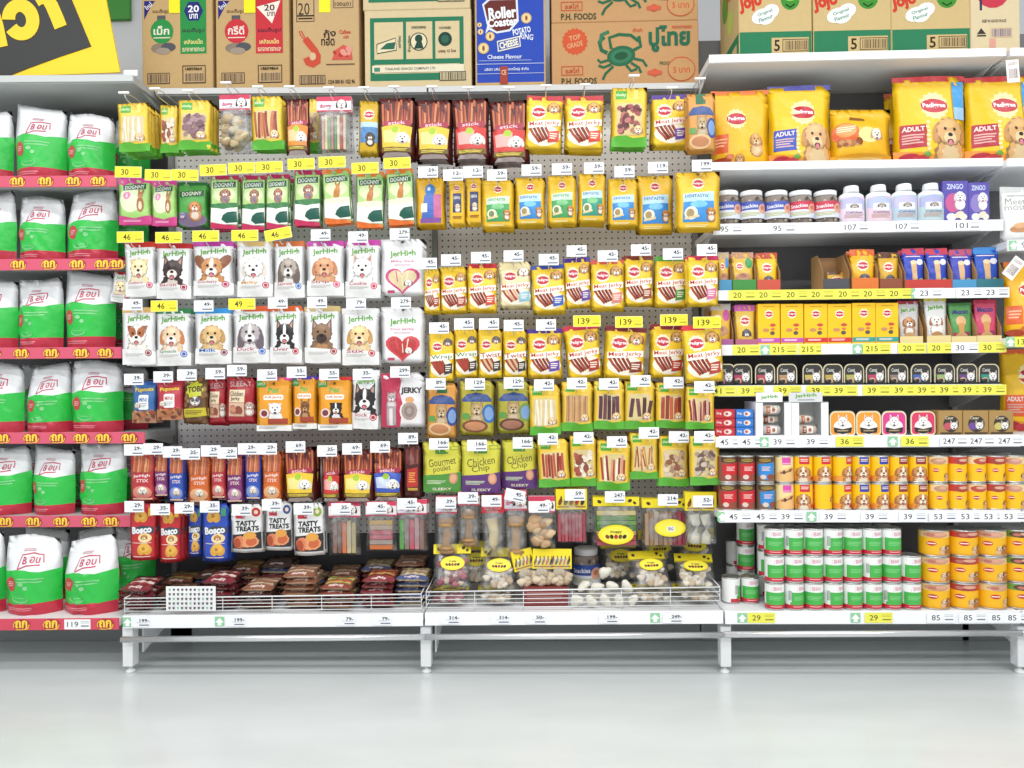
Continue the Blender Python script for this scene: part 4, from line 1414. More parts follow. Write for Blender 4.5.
# ---------------------------------------------------------------- hanging packs, row by row
# top row
SLK = {
    'white': sleeky(f_sticks(['#e9dcc0', '#d8c49c', '#f4ecd8'], 11, 10, 9)),
    'cubes': sleeky(f_blobs(['#8c6a70', '#a8868a', '#745058'], 50, 11)),
    'red': sleeky(f_sticks(['#b4603c', '#8c3a28', '#c9784c'], 8, 16, 10)),
    'mix': sleeky(f_blobs(['#e8dcc8', '#a8503c', '#f2ead8', '#8c4a34'], 44, 11)),
    'dkred': sleeky(f_blobs(['#7c2a30', '#a04c4c', '#5c2024', '#b87068'], 40, 10)),
    'tan': sleeky(f_sticks(['#c08c5c', '#a8744a', '#d0a070'], 12, 3, 1)),
    'purple': sleeky(f_sticks(['#5a3440', '#6a4048', '#4c2c38'], 5, 12, 2)),
    'slabs': sleeky(f_sticks(['#5e3a40', '#d8c88c', '#6c4448', '#553038'], 5, 30, 14)),
    'jerky': sleeky(f_sticks(['#a8482c', '#8c3a24', '#c0603a'], 5, 12, 3)),
    'twist': sleeky(f_sticks(['#8c2c34', '#b05a58', '#6c2028', '#d0a8a0'], 9, 18, 12)),
    'bits': sleeky(f_blobs(['#b48458', '#d8b888', '#e8d8b8', '#8c5a3c'], 44, 10)),
    'shred': sleeky(f_sticks(['#b8683c', '#e6d0a0', '#98502c', '#d09058'], 12, 40, 18)),
    'pale': sleeky(f_blobs(['#c8a888', '#e0ccb0', '#a8846c', '#8c5a3c'], 44, 10)),
    'greyb': sleeky(f_blobs(['#8c7468', '#a89080', '#6c544c', '#c8b8a8'], 40, 11)),
    'redw': sleeky(f_sticks(['#a8402c', '#f0e8d8', '#8c3424', '#d89a80'], 9, 26, 12)),
    'redst': sleeky(f_sticks(['#a03c2c', '#b85840', '#8c2c24'], 8, 16, 4)),
}
hang(SLK['white'], 118, 150, 103, 152, 'yellow pouch of white stick chews, first in top row', -1, 4)
hang(SLK['mix'], 160, 179, 105, 153, 'yellow pouch of mixed nuggets, half hidden, top row', 0, 2, 3.14)
hang(SLK['cubes'], 178, 212, 100, 150, 'yellow pouch with purple-grey cubes in top row', 1, 3)
DALM = clear_bag(31, 54, head_dalmatian, c_bits(['#c8b48c', '#a8906a', '#d8c8a4'], 16, 0.14), 0.27)
hang(DALM, 220, 251, 96, 150, 'clear bag of beige chews under spotted-dog header card', 0, 1)
hang(SLK['red'], 251, 284, 96, 150, 'yellow pouch of red-brown stick chews beneath shrimp box', -1, 2)
DS = {'y': dark_sticks(('#e9c53a', '#f3e08c')), 'r': dark_sticks(('#cf3a34', '#f0b0a8')), 'o': dark_sticks(('#e08a2e', '#f0c890')), 'b': dark_sticks(('#3c58b8', '#c8d4f0'))}
hang(DS['o'], 286, 310, 99, 156, 'slim dark stick bag with orange cup label, top row', 0, 0)
hang(SLK['pale'], 302, 321, 99, 151, 'yellow pouch mostly hidden behind slim dark stick bag', 0, 1, 3.2)
PASTEL = clear_bag(35, 55, head_dalmatian, c_vert(['#d8a8a0', '#e0d8a8', '#8cb078', '#c88c94', '#6c9a60', '#e6dcb4', '#c05c60', '#d8ccb0']), 0.26)
hang(PASTEL, 317, 352, 98, 153, 'clear bag of pastel stick chews, spotted-dog header, top row', 0, 1)
def blue_yellow(W=75, H=210):
    A = Art(W, H)
    rosette(A, W * 0.5, 55, 20)
    A.part('blue_panel').rect(6, 85, W - 4, 165, '#4f86bc').rect(6, 85, W - 4, 105, '#bcd8ea')
    A.part('dog_picture')
    dog(A, W * 0.6, 140, 16, '#4c3c34', '#2c2420')
    return pouch(A, 19, 54, '#d8b02a', 0.014)
BY = blue_yellow()
hang(BY, 359, 379, 101, 155, 'narrow yellow pouch with blue panel, top row', 2, 1)
for x0, x1, y0, y1, c, d in ((379, 415, 98, 158, 'y', 'first of two yellow-label dark stick bags, top row'), (416, 452, 100, 160, 'y', 'second of two yellow-label dark stick bags, top row'), (453, 489, 99, 160, 'r', 'first of two red-label dark stick bags, top row'), (490, 528, 101, 163, 'r', 'second of two red-label dark stick bags, top row')):
    hang(DS[c], x0, x1, y0, y1, d, 1 if c == 'y' else -1, 2)
PJ = {
    'red': ped_jerky('#c22a34', '#d8503c'), 'purple': ped_jerky('#4c2f8c', '#6a4ca8'), 'blue': ped_jerky('#31489c', '#3f68c0'), 'pink': ped_jerky('#d85a50', '#e08a80'),
    'brown': ped_jerky('#7c3424', '#a05030'), 'green': ped_jerky('#54a03c', '#4c9a40'), 'mag': ped_jerky('#c8305c', '#e078a8'), 'pale': ped_jerky(None, '#8cc4d8', '#e0b088', '#f0e8dc', tcol='#c8503c', pale=True),
    'plain': ped_jerky(None, '#b04a3c'),
}
PBIG = [ped_jerky('#c8324c', '#b03c2c', wpx=38, hpx=54, W=150, H=215), ped_jerky('#7c2430', '#8c3c2c', wpx=42, hpx=54, W=160, H=215), ped_jerky('#8c2834', '#c23c34', wpx=34, hpx=54), ped_jerky('#d83c44', '#b44634', wpx=39, hpx=56)]
hang(PJ['red'], 526, 562, 96, 150, 'yellow jerky pouch with red top, first in top row', 3, 2)
hang(PJ['red'], 565, 603, 96, 150, 'yellow jerky pouch with red top, second in top row', 1, 3)
hang(SLK['dkred'], 612, 647, 88, 147, 'green-footed yellow pouch hanging before the crab boxes', 1, 2)
hang(PJ['purple'], 652, 688, 95, 147, 'yellow jerky pouch with purple top in top row', 0, 2)
YK = {'o': yorkie('#d99a4a', '#35478c', '#e6c090'), 'g': yorkie('#b8ac3c', '#2f6aa8', '#7a4a34'), 'h': yorkie('#b0a83e', '#6f9a48', '#5a3c2c', tray='#a87058')}
hang(YK['o'], 687, 715, 94, 152, 'beige terrier pouch with blue arch at top row end', 0, 1)
for (x, y), d in zip(((124, 93), (155, 89), (188, 91), (226, 83), (258, 87), (289.5, 87), (329, 88), (364, 88), (394, 87), (432, 87), (468, 88), (509, 88), (546, 86), (585, 85), (634, 76), (672, 88), (700, 79)),
        ('first yellow chew pouch', 'half-hidden nugget pouch', 'purple-grey cube pouch', 'clear bag of beige chews', 'red-brown stick pouch', 'slim orange-label stick bag', 'clear pastel stick bag', 'narrow blue-panel pouch',
         'first yellow-label stick bag', 'second yellow-label stick bag', 'first red-label stick bag', 'second red-label stick bag', 'first red-top jerky pouch', 'second red-top jerky pouch', 'green-footed pouch', 'purple-top jerky pouch', 'beige terrier pouch')):
    bare_hook(x, y, d)

# second row, left: small sachets under the yellow 30 tickets
PK, PUP = pink_sachet(), puppy_sachet()
GM = green_sachet('#b02858', '#c8305c')
GO = green_sachet('#e07a2c', '#e0702c', True)
hang(PK, 118.5, 152, 178, 225, 'pink-topped sachet with kangaroo, wider of the two', 0, 1)
hang(PK, 152, 177, 180, 226, 'pink-topped sachet with kangaroo, narrower of the two', 0, 1)
hang(PUP, 177, 208, 182, 227, 'dark green sachet with brown puppy picture', 0, 2)
for i, (a, b, c, d) in enumerate(((210, 239, 175, 229), (241.5, 266, 175, 230), (266, 289, 174, 229), (294, 321, 170, 226))):
    hang(GM, a, b, c, d, '%s magenta-topped green sachet from the left' % ORD[i], 1, 2)
for i, (a, b, c, d) in enumerate(((323, 351, 169, 224), (356, 384, 172, 228), (387, 414, 169, 225))):
    hang(GO, a, b, c, d, '%s orange-topped green sachet from the left' % ORD[i], -2 if i != 1 else 1, 1)
T30 = ((128, 172), (158, 175), (185, 175), (213, 170), (241.5, 168), (269, 167), (301, 164), (332, 162), (365, 168), (397, 163))
for x, y in T30:
    hook(x, y, '30', True, 2 if x < 200 else -1)
# second row, right: dental pouches
def blue_dog(W=130, H=225):
    A = Art(W, H)
    A.part('hang_hole').ell(W / 2, 10, 6, 4, '#6b5413')
    A.part('blue_figure').ell(W * 0.5, 58, 24, 30, '#3f7fc8').poly([(W * 0.3, 80), (W * 0.7, 80), (W * 0.66, 190), (W * 0.2, 190)], '#4a6fc0').ell(W * 0.46, 52, 7, 10, '#d8e8f6')
    A.part('pink_panel').poly([(W * 0.62, 80), (W * 0.88, 76), (W * 0.88, 180), (W * 0.62, 186)], '#c86a9c')
    A.part('white_panel').rect(W * 0.18, 120, W * 0.4, 160, '#e8ecf4')
    A.part('foot_band').poly([(W * 0.15, 190), (W * 0.88, 184), (W * 0.85, 206), (W * 0.16, 208)], '#8c58a8')
    return pouch(A, 29, 49, '#e2ae24', 0.016)
hang(blue_dog(), 416, 445, 178, 227, 'yellow pouch with blue and pink figure panel', 0, 2)
PN = ped_narrow('#34406c')
hang(PN, 449, 465, 180, 226, 'narrow yellow pouch, left one of the pair', 0, 1)
hang(PN, 466, 482, 178, 225, 'narrow yellow pouch, right one of the pair', 0, 1)
DG, DB, DT = ped_dental('green', 31, 49), ped_dental('blue', 31, 49), ped_dental('teal', 29, 49)
hang(DG, 482, 514, 180, 229, 'yellow dental pouch with green panel beside narrow pair', 0, 2)
hang(DB, 515, 545.5, 178, 226, 'first yellow dental pouch with blue panel', 0, 2)
hang(DG, 547.5, 576.5, 176, 225, 'second yellow dental pouch with green panel', 0, 2)
hang(DT, 578, 606, 174, 223, 'yellow dental pouch with blue-green panel', 1, 2)
hang(DB, 608, 638, 179, 227, 'second yellow dental pouch with blue panel', 0, 2)
hang(ped_dental('blue', 36, 56), 637, 673, 176, 232, 'taller yellow dental pouch with window behind blue panel', 0, 1, 3.12)
hang(ped_dental('blue', 43, 58, 175, 235), 676.5, 719.5, 172.5, 230.5, 'largest yellow dental pouch at row end', 0, 2)
for x, y, t in ((428, 172, '59'), (453, 175, '12'), (473, 172, '12'), (497, 175, '59'), (531.5, 170, '59'), (562, 169, '59'), (594, 168, '59'), (624.5, 171.5, '59'), (658, 167.5, '119'), (702, 165.5, '199')):
    hook(x, y, t)

# third row, left: white pouches with dog photographs
JR = [
    (jer('#c03428', dict(fur='#ecd9a8', ear='#e3c98e', muz='#f6ecd2', et='fold'), 'Strawberry', '#c8506c'), 125, 156.5, 242, 297, 'white pouch with cream pomeranian photo', -1),
    (jer('#b82a2c', dict(fur='#3c2c2c', ear='#33262a', muz='#f0e6dc', et='point', chest='#e8d8cc'), 'Bacon', '#a8324a'), 156.5, 192, 243, 299, 'white pouch with black chihuahua photo', 1),
    (jer('#b83c9c', dict(fur='#c88c58', ear='#8c5434', muz='#f8f2ea', et='wing', blaze='#f6efe4'), 'Strawberry', '#b8345c'), 193, 234, 241, 296, 'white pouch with papillon dog photo', 0),
    (jer('#d8b878', dict(fur='#f0ece6', ear='#dcd2c4', muz='#faf7f2', et='flop'), 'Milky', '#c0405c', capcol='#d89a3c'), 237, 273, 241, 297, 'white pouch with white maltese photo', 0),
    (jer('#c86a34', dict(fur='#a89c90', ear='#6e6058', muz='#efeae4', et='long', tongue=None), 'Salmon', '#3f7cc4'), 274, 305, 241, 298, 'white pouch with grey longhair photo, orange top, upper row', 0),
    (jer('#c040a0', dict(fur='#d89a70', ear='#c8855c', muz='#e6b48c', et='flop'), 'Strip', '#d85a7c'), 307, 344, 241, 296, 'white pouch with apricot poodle photo', 0),
    (jer('#c040a0', dict(fur='#f2eeea', ear='#e2cfc6', muz='#faf8f4', et='point'), 'Cookie', '#d04060'), 345.5, 381, 240, 298, 'white pouch with white prick-eared dog, magenta top', 1),
]
for k, a, b, c, d, t, r in JR:
    hang(k, a, b, c, d, t, r, 2)
hang(heart('#d8c89c', '#c8467c', 'Milky Stick'), 381, 425, 239, 296, 'large white pouch with pink-rimmed heart window', 0, 1)
hang(JR[0][0], 112, 134, 272, 303, 'slumped white pouch low at the left end', 8, 0, 3.16)
for i, (x, y) in enumerate(((130, 237), (168.5, 237.5), (205.6, 236), (244.7, 235.5), (278, 234))):
    hook(x, y, '46', True, -10 if i == 4 else 0)
for x, y, t in ((320.5, 235, '49'), (358, 237, '49'), (399.6, 234, '279')):
    hook(x, y, t)
# third row, right: jerky pouches
RJ = ((PJ['plain'], 424, 440, 269, 313, 'narrow-showing yellow jerky pouch beside heart pouch', 0), (PJ['plain'], 440, 467.5, 267, 313, 'yellow jerky pouch without coloured top, third row', 0), (PJ['red'], 467.5, 497, 264, 312, 'yellow jerky pouch with red top, third row', 0),
      (PJ['pale'], 499, 531.5, 262, 308, 'pale cream jerky pouch with white dog', 0), (PJ['blue'], 532, 565, 265, 313, 'yellow jerky pouch with blue top', -2), (PJ['purple'], 564, 591, 258, 308, 'yellow jerky pouch with purple top, third row', -2),
      (PJ['pink'], 591, 624, 260, 310, 'yellow jerky pouch with coral top', 0), (PJ['brown'], 624, 653, 256, 306, 'yellow jerky pouch with brown top', 0), (PJ['green'], 655, 687, 257, 307, 'yellow jerky pouch with green top', 1), (PJ['mag'], 687, 718, 256, 306, 'yellow jerky pouch with crimson top at row end', 1))
for k, a, b, c, d, t, r in RJ:
    hang(k, a, b, c, d, t, r, 2)
for x, y in ((427, 263.5), (451, 260), (481, 257.5), (513.5, 256), (548.7, 259.6), (576.6, 251), (607.7, 256), (641, 250), (673, 254), (707, 250)):
    hook(x, y, '45')

# fourth row, left
JR2 = [
    (jer('#d8b070', dict(fur='#f0e8de', ear='#8c4c2c', muz='#f8f4ec', et='fold', mask='#a8643c'), None, '#8c3c3c'), 122, 156, 307, 365, 'white pouch with brown-eared terrier photo', 0),
    (jer('#2f7a4c', dict(fur='#e6c8a4', ear='#c87c4c', muz='#f8f2ea', et='flop'), 'Spinach', '#3f6cc0', capcol='#3c7c4c'), 155.5, 191.5, 308, 366, 'white pouch with floppy-eared puppy, green top', 0),
    (jer('#2f8fd0', dict(fur='#d6b078', ear='#c09458', muz='#e8d0a4', et='flop'), 'Milk', '#8c3c4c', capcol='#3c68b8'), 195, 232, 308, 364, 'white pouch with golden dog photo, blue top', 0),
    (jer('#d05a30', dict(fur='#b8aeb0', ear='#6c6068', muz='#f0ecec', et='long', tongue=None, blaze='#f0ecea'), 'Duck', '#3c74c4'), 233, 270, 306, 363, 'white pouch with grey longhair photo, red top, lower row', 0),
    (jer('#d0622c', dict(fur='#2c282a', ear='#241f22', muz='#f4f0ec', et='point', blaze='#f2efec', chest='#f4f0ee'), 'Liver', '#b83040'), 270, 302, 306, 363, 'white pouch with black collie photo, orange top', 0),
    (jer('#c8b078', dict(fur='#8c6c50', ear='#4c3a34', muz='#3c302c', et='point', chest='#c09060', tongue=None), None, '#a83c40'), 304.5, 341, 306, 363, 'white pouch with shepherd dog photo', 0),
    (jer('#e4e4e4', dict(fur='#e6c48c', ear='#c89858', muz='#f2dcb4', et='flop'), 'Stix', '#c03c44'), 342, 379, 308, 365, 'white pouch with yellow labrador photo', 0),
]
for k, a, b, c, d, t, r in JR2:
    hang(k, a, b, c, d, t, r, 2)
hang(heart('#b8383c', '#d04a50', 'Duo Jerky'), 381, 425, 307, 363, 'large white pouch with red-filled heart window', 0, 1)
for x, y, t, yl in ((132.5, 304.7, '49', 0), (164, 306, '46', 1), (203.5, 306, '49', 0), (241.7, 304, '49', 1), (277.6, 303, '49', 0), (317, 302.5, '49', 0), (356, 304, '79', 0), (401, 303, '279', 0)):
    hook(x, y, t, bool(yl))
# fourth row, right
PS = [ped_jerky(None, '#3c3434', '#a8382c', '#6c6060', W=115, H=225, wpx=25, hpx=49, title='Wrap', tcol='#2f7a58'), ped_jerky(None, '#3c3434', '#d8b890', '#6c6060', W=115, H=225, wpx=25, hpx=49, title='Twist', tcol='#a8384c')]
for i, (a, b, c, d) in enumerate(((429, 454, 331, 381), (454, 478, 329, 378), (478.5, 502, 329, 378), (503, 527, 330, 378))):
    hang(PS[i // 2], a, b, c, d, '%s slim yellow strip pouch in fourth row' % ORD[i], 1 if i == 0 else 0, 2)
hang(PJ['purple'], 528, 561.5, 329, 378, 'yellow jerky pouch with purple top, fourth row', 0, 2)
for i, (a, b, c, d, r, t) in enumerate(((566, 600, 325, 379, -5, 'tilted large yellow pouch, pink top, first 139 ticket'), (605, 645, 327, 379, 4, 'tilted large yellow pouch, second 139 ticket'), (651, 684, 325, 378, 3, 'large yellow pouch, dark red top, third 139 ticket'), (684, 722, 325, 382, -3, 'large yellow pouch, red top, fourth 139 ticket'))):
    hang(PBIG[i], a, b, c, d, t, r, 2)
for x, y, t, yl in ((439, 328, '45', 0), (464, 324, '45', 0), (489, 324, '45', 0), (513.7, 325.5, '45', 0), (546, 325, '45', 0), (587, 321, '139', 1), (629, 322, '139', 1), (674, 320, '139', 1), (707, 322.5, '139', 1)):
    hook(x, y, t, bool(yl))

# fifth row, left
KB = kibble_pack('#3f6fae', '#2f5090', '#a8785c')
KR = kibble_pack('#c23c4c', '#a82c3c', '#b87850', wpx=28, hpx=40)
RJK = red_jerky()
hang(KB, 132.5, 157, 381, 423, 'blue kibble pouch with white panel', 1, 2)
hang(KR, 157, 183.5, 381, 420, 'red kibble pouch with white panel', 0, 2)
hang(monster_pack(), 184, 208, 377, 424, 'brown kibble pouch with yellow ribbon and dog', 1, 1)
hang(RJK, 208, 227, 379, 425, 'red jerky pouch partly covered by its twin', 0, 1, 3.13)
hang(RJK, 226, 256, 377, 424, 'red jerky pouch with cream panel in full view', 1, 1)
hang(orange_pack(dict(fur='#f2efec', ear='#e2dcd4', muz='#faf8f6', et='fold', tongue=None)), 256.5, 292, 377, 431, 'orange pouch with fluffy white dog', 0, 2)
hang(orange_pack(dict(fur='#7c5030', ear='#5c3a24', muz='#c89868', et='point', tongue=None), top='#4a3ca0'), 292.5, 317, 376, 429, 'orange pouch with brown prick-eared dog', 0, 2)
hang(orange_pack(dict(fur='#2c2624', ear='#221e1c', muz='#f2eeea', et='fold', blaze='#f0ece8', chest='#f0ece8'), top='#c8342c'), 318, 352, 377, 430, 'orange pouch with black and white dog', 0, 2)
hang(jer('#e8e8e8', dict(fur='#2c282a', ear='#241f22', muz='#f4f0ec', et='point', blaze='#f2efec', chest='#f4f0ee'), 'Stick', '#b83040', W=120), 352, 379, 370, 429, 'slim white pouch with black collie photo', 2, 2)
hang(jerky_big(), 381, 425, 373, 427, 'wide red and silver pouch lettered jerky', 0, 1)
for x, y, t in ((133.6, 379.4, '39'), (163, 377, '39'), (186.7, 375, '39'), (215, 373.6, '59'), (236.8, 370.6, '59'), (267, 375, '55'), (296.5, 372.3, '55'), (329, 374.5, '55'), (362.6, 374.5, '35'), (400, 372, '299')):
    hook(x, y, t)
# fifth row, right
hang(YK['o'], 427, 457, 383, 438, 'orange-brown terrier pouch with blue seal', 2, 1)
hang(YK['g'], 460, 494, 381, 435, 'olive terrier pouch with blue seal', 1, 2)
hang(YK['h'], 497, 530, 381, 433, 'olive terrier pouch with green seal', 0, 2)
for k, a, b, c, d, t in (('white', 529.5, 560.5, 385, 435, 'green-footed pouch of white twisted sticks'), ('tan', 561.5, 593, 382, 431, 'green-footed pouch of straight tan sticks'), ('purple', 594, 624, 381, 429, 'green-footed pouch of dark purple slabs'),
                         ('slabs', 624, 655, 381, 429, 'green-footed pouch of crossed dark strips'), ('jerky', 656, 686, 383, 428, 'green-footed pouch of red jerky strips'), ('twist', 686, 714, 387, 429, 'green-footed pouch of maroon twists')):
    hang(SLK[k], a, b, c, d, t, 1 if a > 560 else -1, 2)
for x, y, t in ((435.7, 384, '89'), (475, 384, '129'), (513.7, 383, '129'), (544, 385, '42'), (577, 383.5, '42'), (609, 384, '42'), (640.6, 381, '42'), (673.7, 382.7, '42'), (704.4, 387, '42')):
    hook(x, y, t)

# sixth row, left: small stick sachets
SS = {'red': small_stick('#b8343c', '#e0887c'), 'purple': small_stick('#7c3470', '#c088b0'), 'blue': small_stick('#2f50b0', '#7c94d8'), 'orange': small_stick('#d86a2c', '#ecb080')}
rows = (('red', 130.5, 155, 453, 501, 'first red stick sachet from the left'), ('purple', 154, 169, 454, 497, 'first purple stick sachet from the left'), ('blue', 168.5, 185, 454, 502, 'first blue stick sachet from the left'), ('orange', 188, 211, 456, 503, 'first orange stick sachet from the left'),
        ('red', 211, 226, 454, 499, 'second red stick sachet from the left'), ('purple', 226, 244, 456, 503, 'second purple stick sachet from the left'), ('blue', 245, 261.5, 453, 500, 'second blue stick sachet from the left'), ('orange', 262, 282, 452, 501, 'second orange stick sachet from the left'))
for i, (k, a, b, c, d, t) in enumerate(rows):
    hang(SS[k], a, b, c, d, t, 0, 3)
hang(DS['y'], 284, 316, 448, 501, 'first yellow-label dark stick bag, sixth row', -1, 2)
hang(DS['r'], 322, 341, 452, 501, 'slim red-label dark stick bag, sixth row', 0, 2)
hang(DS['y'], 342, 374, 450, 501, 'second yellow-label dark stick bag, sixth row', 1, 2)
hang(DS['b'], 372, 403.5, 448, 500, 'blue-label dark stick bag, sixth row', 0, 2)
def maroon_bag(W=80, H=255):
    A = Art(W, H)
    A.part('stick_picture').bars(10, 10, W - 10, 100, 6, ['#7c3430', '#642824', '#8c4a3c'], 2, 14)
    A.part('red_label').poly([(16, 116), (W - 14, 106), (W - 14, 196), (16, 200)], '#b83028').lines(24, 130, W - 24, 180, 5, '#e8a050').rect(20, 202, W - 16, 214, '#c8a03a')
    return pouch(A, 17, 55, '#4a1c1e', 0.016)
hang(maroon_bag(), 404, 421, 444, 499, 'dark maroon bag with small red label', 0, 2)
for x, y, t in ((133.6, 450, '29'), (153, 449, '29'), (172.3, 452, '29'), (190, 454, '35'), (210.5, 451, '29'), (227, 453, '29'), (247.5, 449, '29'), (267, 449, '29'), (295.4, 447, '69'), (327, 451, '35'), (352, 449, '69'), (380, 447, '69'), (408, 438.6, '89')):
    hook(x, y, t)
# sixth row, right
hang(script_pack('#4f8f3c', 'Gourmet', 'poulet'), 423, 461.5, 442, 492, 'yellow pouch with script lettering and green foot', 0, 2)
SPP = script_pack('#5c3474', 'Chicken', 'Chip')
hang(SPP, 461.5, 500.5, 441, 493, 'first script-lettered pouch with purple foot', 0, 2)
hang(SPP, 502, 537, 440, 488, 'second script-lettered pouch with purple foot', 0, 2, 3.12)
for k, a, b, c, d, t, r in (('redst', 538, 569, 439, 487, 'lower green-footed pouch of thick red sticks', -2), ('mix', 570, 597, 436, 486, 'lower green-footed pouch of mixed nuggets', -1), ('redw', 597, 630, 441, 490, 'lower green-footed pouch of red and white rolls', 1),
                            ('shred', 630, 658, 433, 479, 'lower green-footed pouch of shredded strips', 0), ('pale', 659, 689, 436, 486, 'lower green-footed pouch of pale pieces', 1), ('greyb', 690, 719.5, 436, 485, 'lower green-footed pouch of grey rounds', 0)):
    hang(SLK[k], a, b, c, d, t, r, 2)
for x, y, t in ((439, 444, '166'), (477, 445.5, '166'), (522.7, 443, '166'), (548, 439, '42'), (583.5, 438, '42'), (617, 442, '42'), (649, 433, '42'), (679, 437, '42'), (704.4, 437, '42')):
    hook(x, y, t)

# seventh row, left
CR, CB = cookie_pack('#c22c34'), cookie_pack('#2f50b8')
hang(CR, 130, 157, 503, 560, 'first red biscuit pouch, leftmost in bottom row', 0, 2)
hang(CR, 159.5, 182, 504, 562, 'second red biscuit pouch in bottom row', 0, 2)
hang(CB, 188, 203, 505, 556, 'blue biscuit pouch half hidden in bottom row', 0, 0, 3.15)
hang(CB, 202.5, 230, 503, 561, 'blue biscuit pouch in full view, bottom row', 0, 2)
hang(tasty('#c8382c'), 231, 263.5, 504, 552, 'white tasty-treat pouch with red badge', 0, 1)
hang(tasty('#3c5890'), 265, 293, 501, 550, 'white tasty-treat pouch with blue badge', 1, 1)
hang(tasty('#8cae3c'), 293.5, 325, 503, 555, 'white tasty-treat pouch with green badge', -1, 1)
hang(clear_bag(32, 52, head_dalmatian, c_vert(['#8c6a5c', '#7c5c50', '#d8784c', '#c8b890', '#b8a87c'], 0.74), 0.28), 329, 361, 502, 555, 'clear bag of brown, orange and cream strips', 0, 0)
hang(clear_bag(31, 49, head_dalmatian, c_horiz(['#c8a04c', '#b8a088', '#c05a68', '#c05a68', '#a8988c', '#c8703c'], 0.74), 0.28), 366, 397, 502, 551, 'clear bag of crosswise coloured strips', 0, 0)
hang(clear_bag(30, 51, head_dalmatian, c_vert(['#5a9c4c', '#8c7c70', '#c85468', '#b8888c', '#8c6c60'], 0.86), 0.28), 397.5, 427, 500, 551, 'clear bag of green and pink strips', 0, 1)
for x, y, t in ((134, 506.7, '29'), (160, 509.5, '35'), (184, 508, '29'), (209.5, 507, '35'), (241.5, 510, '39'), (271.6, 505, '39'), (303.4, 509, '39'), (341, 509, '35'), (377, 508, '45'), (407, 504, '45')):
    hook(x, y, t)
# seventh row, right
hang(clear_bag(21, 58, head_dalmatian, c_bone('#b08a64', fat=0.34), 0.28), 436, 457, 497, 555, 'clear bag with one knotted bone, leftmost', 0, 1)
hang(clear_bag(22, 55, head_dalmatian, c_bone('#a88462', fat=0.3), 0.24), 458, 480, 492, 547, 'clear bag with one short knotted bone', 0, 1)
hang(clear_bag(22, 61, head_red, c_roll('#dcc898', 1), 0.28), 482, 504.5, 495.5, 557, 'clear bag with pale rawhide roll, red header', -1, 1)
hang(clear_bag(22, 69, head_dalmatian, c_bone('#b8946c', fat=0.34), 0.28), 504.5, 527, 491, 560, 'clear bag with longest knotted bone', 0, 1)
hang(clear_bag(26, 51, head_dalmatian, c_bits(['#c8a47c', '#b08c68', '#d8bc94'], 13, 0.2), 0.3), 528.5, 555, 497, 548, 'clear bag of knotted beige bits', 0, 1)
hang(clear_bag(31, 52, head_yellow, c_vert(['#b0505c', '#a8444c', '#b85a64', '#a04450', '#b0505c', '#a84a54', '#b85a64', '#a04450'], 0.9), 0.36), 556, 587, 490, 543, 'clear bag of pink sticks, yellow header', 0, 1)
hang(clear_bag(46, 49, head_yellow_strip, c_horiz(['#c8b880', '#5a8c3c', '#6c9a48', '#4c8038', '#b89a6c', '#a84c50', '#b05058'], 0.84), 0.16, label_art=(oval_label(), -0.4, 0.36, 0.08, 0.48)), 593, 639, 498, 547, 'wide clear bag of green sticks, yellow oval', 0, 1)
hang(clear_bag(46, 47, head_yellow_strip, c_vert(['#a88a70', '#98785c', '#a88a70', '#907058', '#a88468', '#98785c', '#8c3444', '#a03c50', '#8c3040'], 0.9), 0.16, label_art=(oval_label(mark=False), -0.25, 0.42, 0.25, 0.62)), 642, 688, 500, 547, 'wide clear bag of tan sticks, yellow oval', 0, 1)
hang(clear_bag(31, 51, head_yellow, c_roll('#e0dac8', 2), 0.34), 685, 716, 493, 544, 'clear bag of two white rawhide rolls', 0, 1, 3.14)
for x, y, t, r in ((446, 503, '39', 0), (468, 498, '39', 0), (491.5, 501, '49', 0), (515, 495.5, '45', 12), (539, 507, '49', 0), (575, 495, '59', 0), (615, 497, '247', 0), (668, 500, '214', 0), (703, 501.5, '52', 0)):
    hook(x, y, t, False, r)

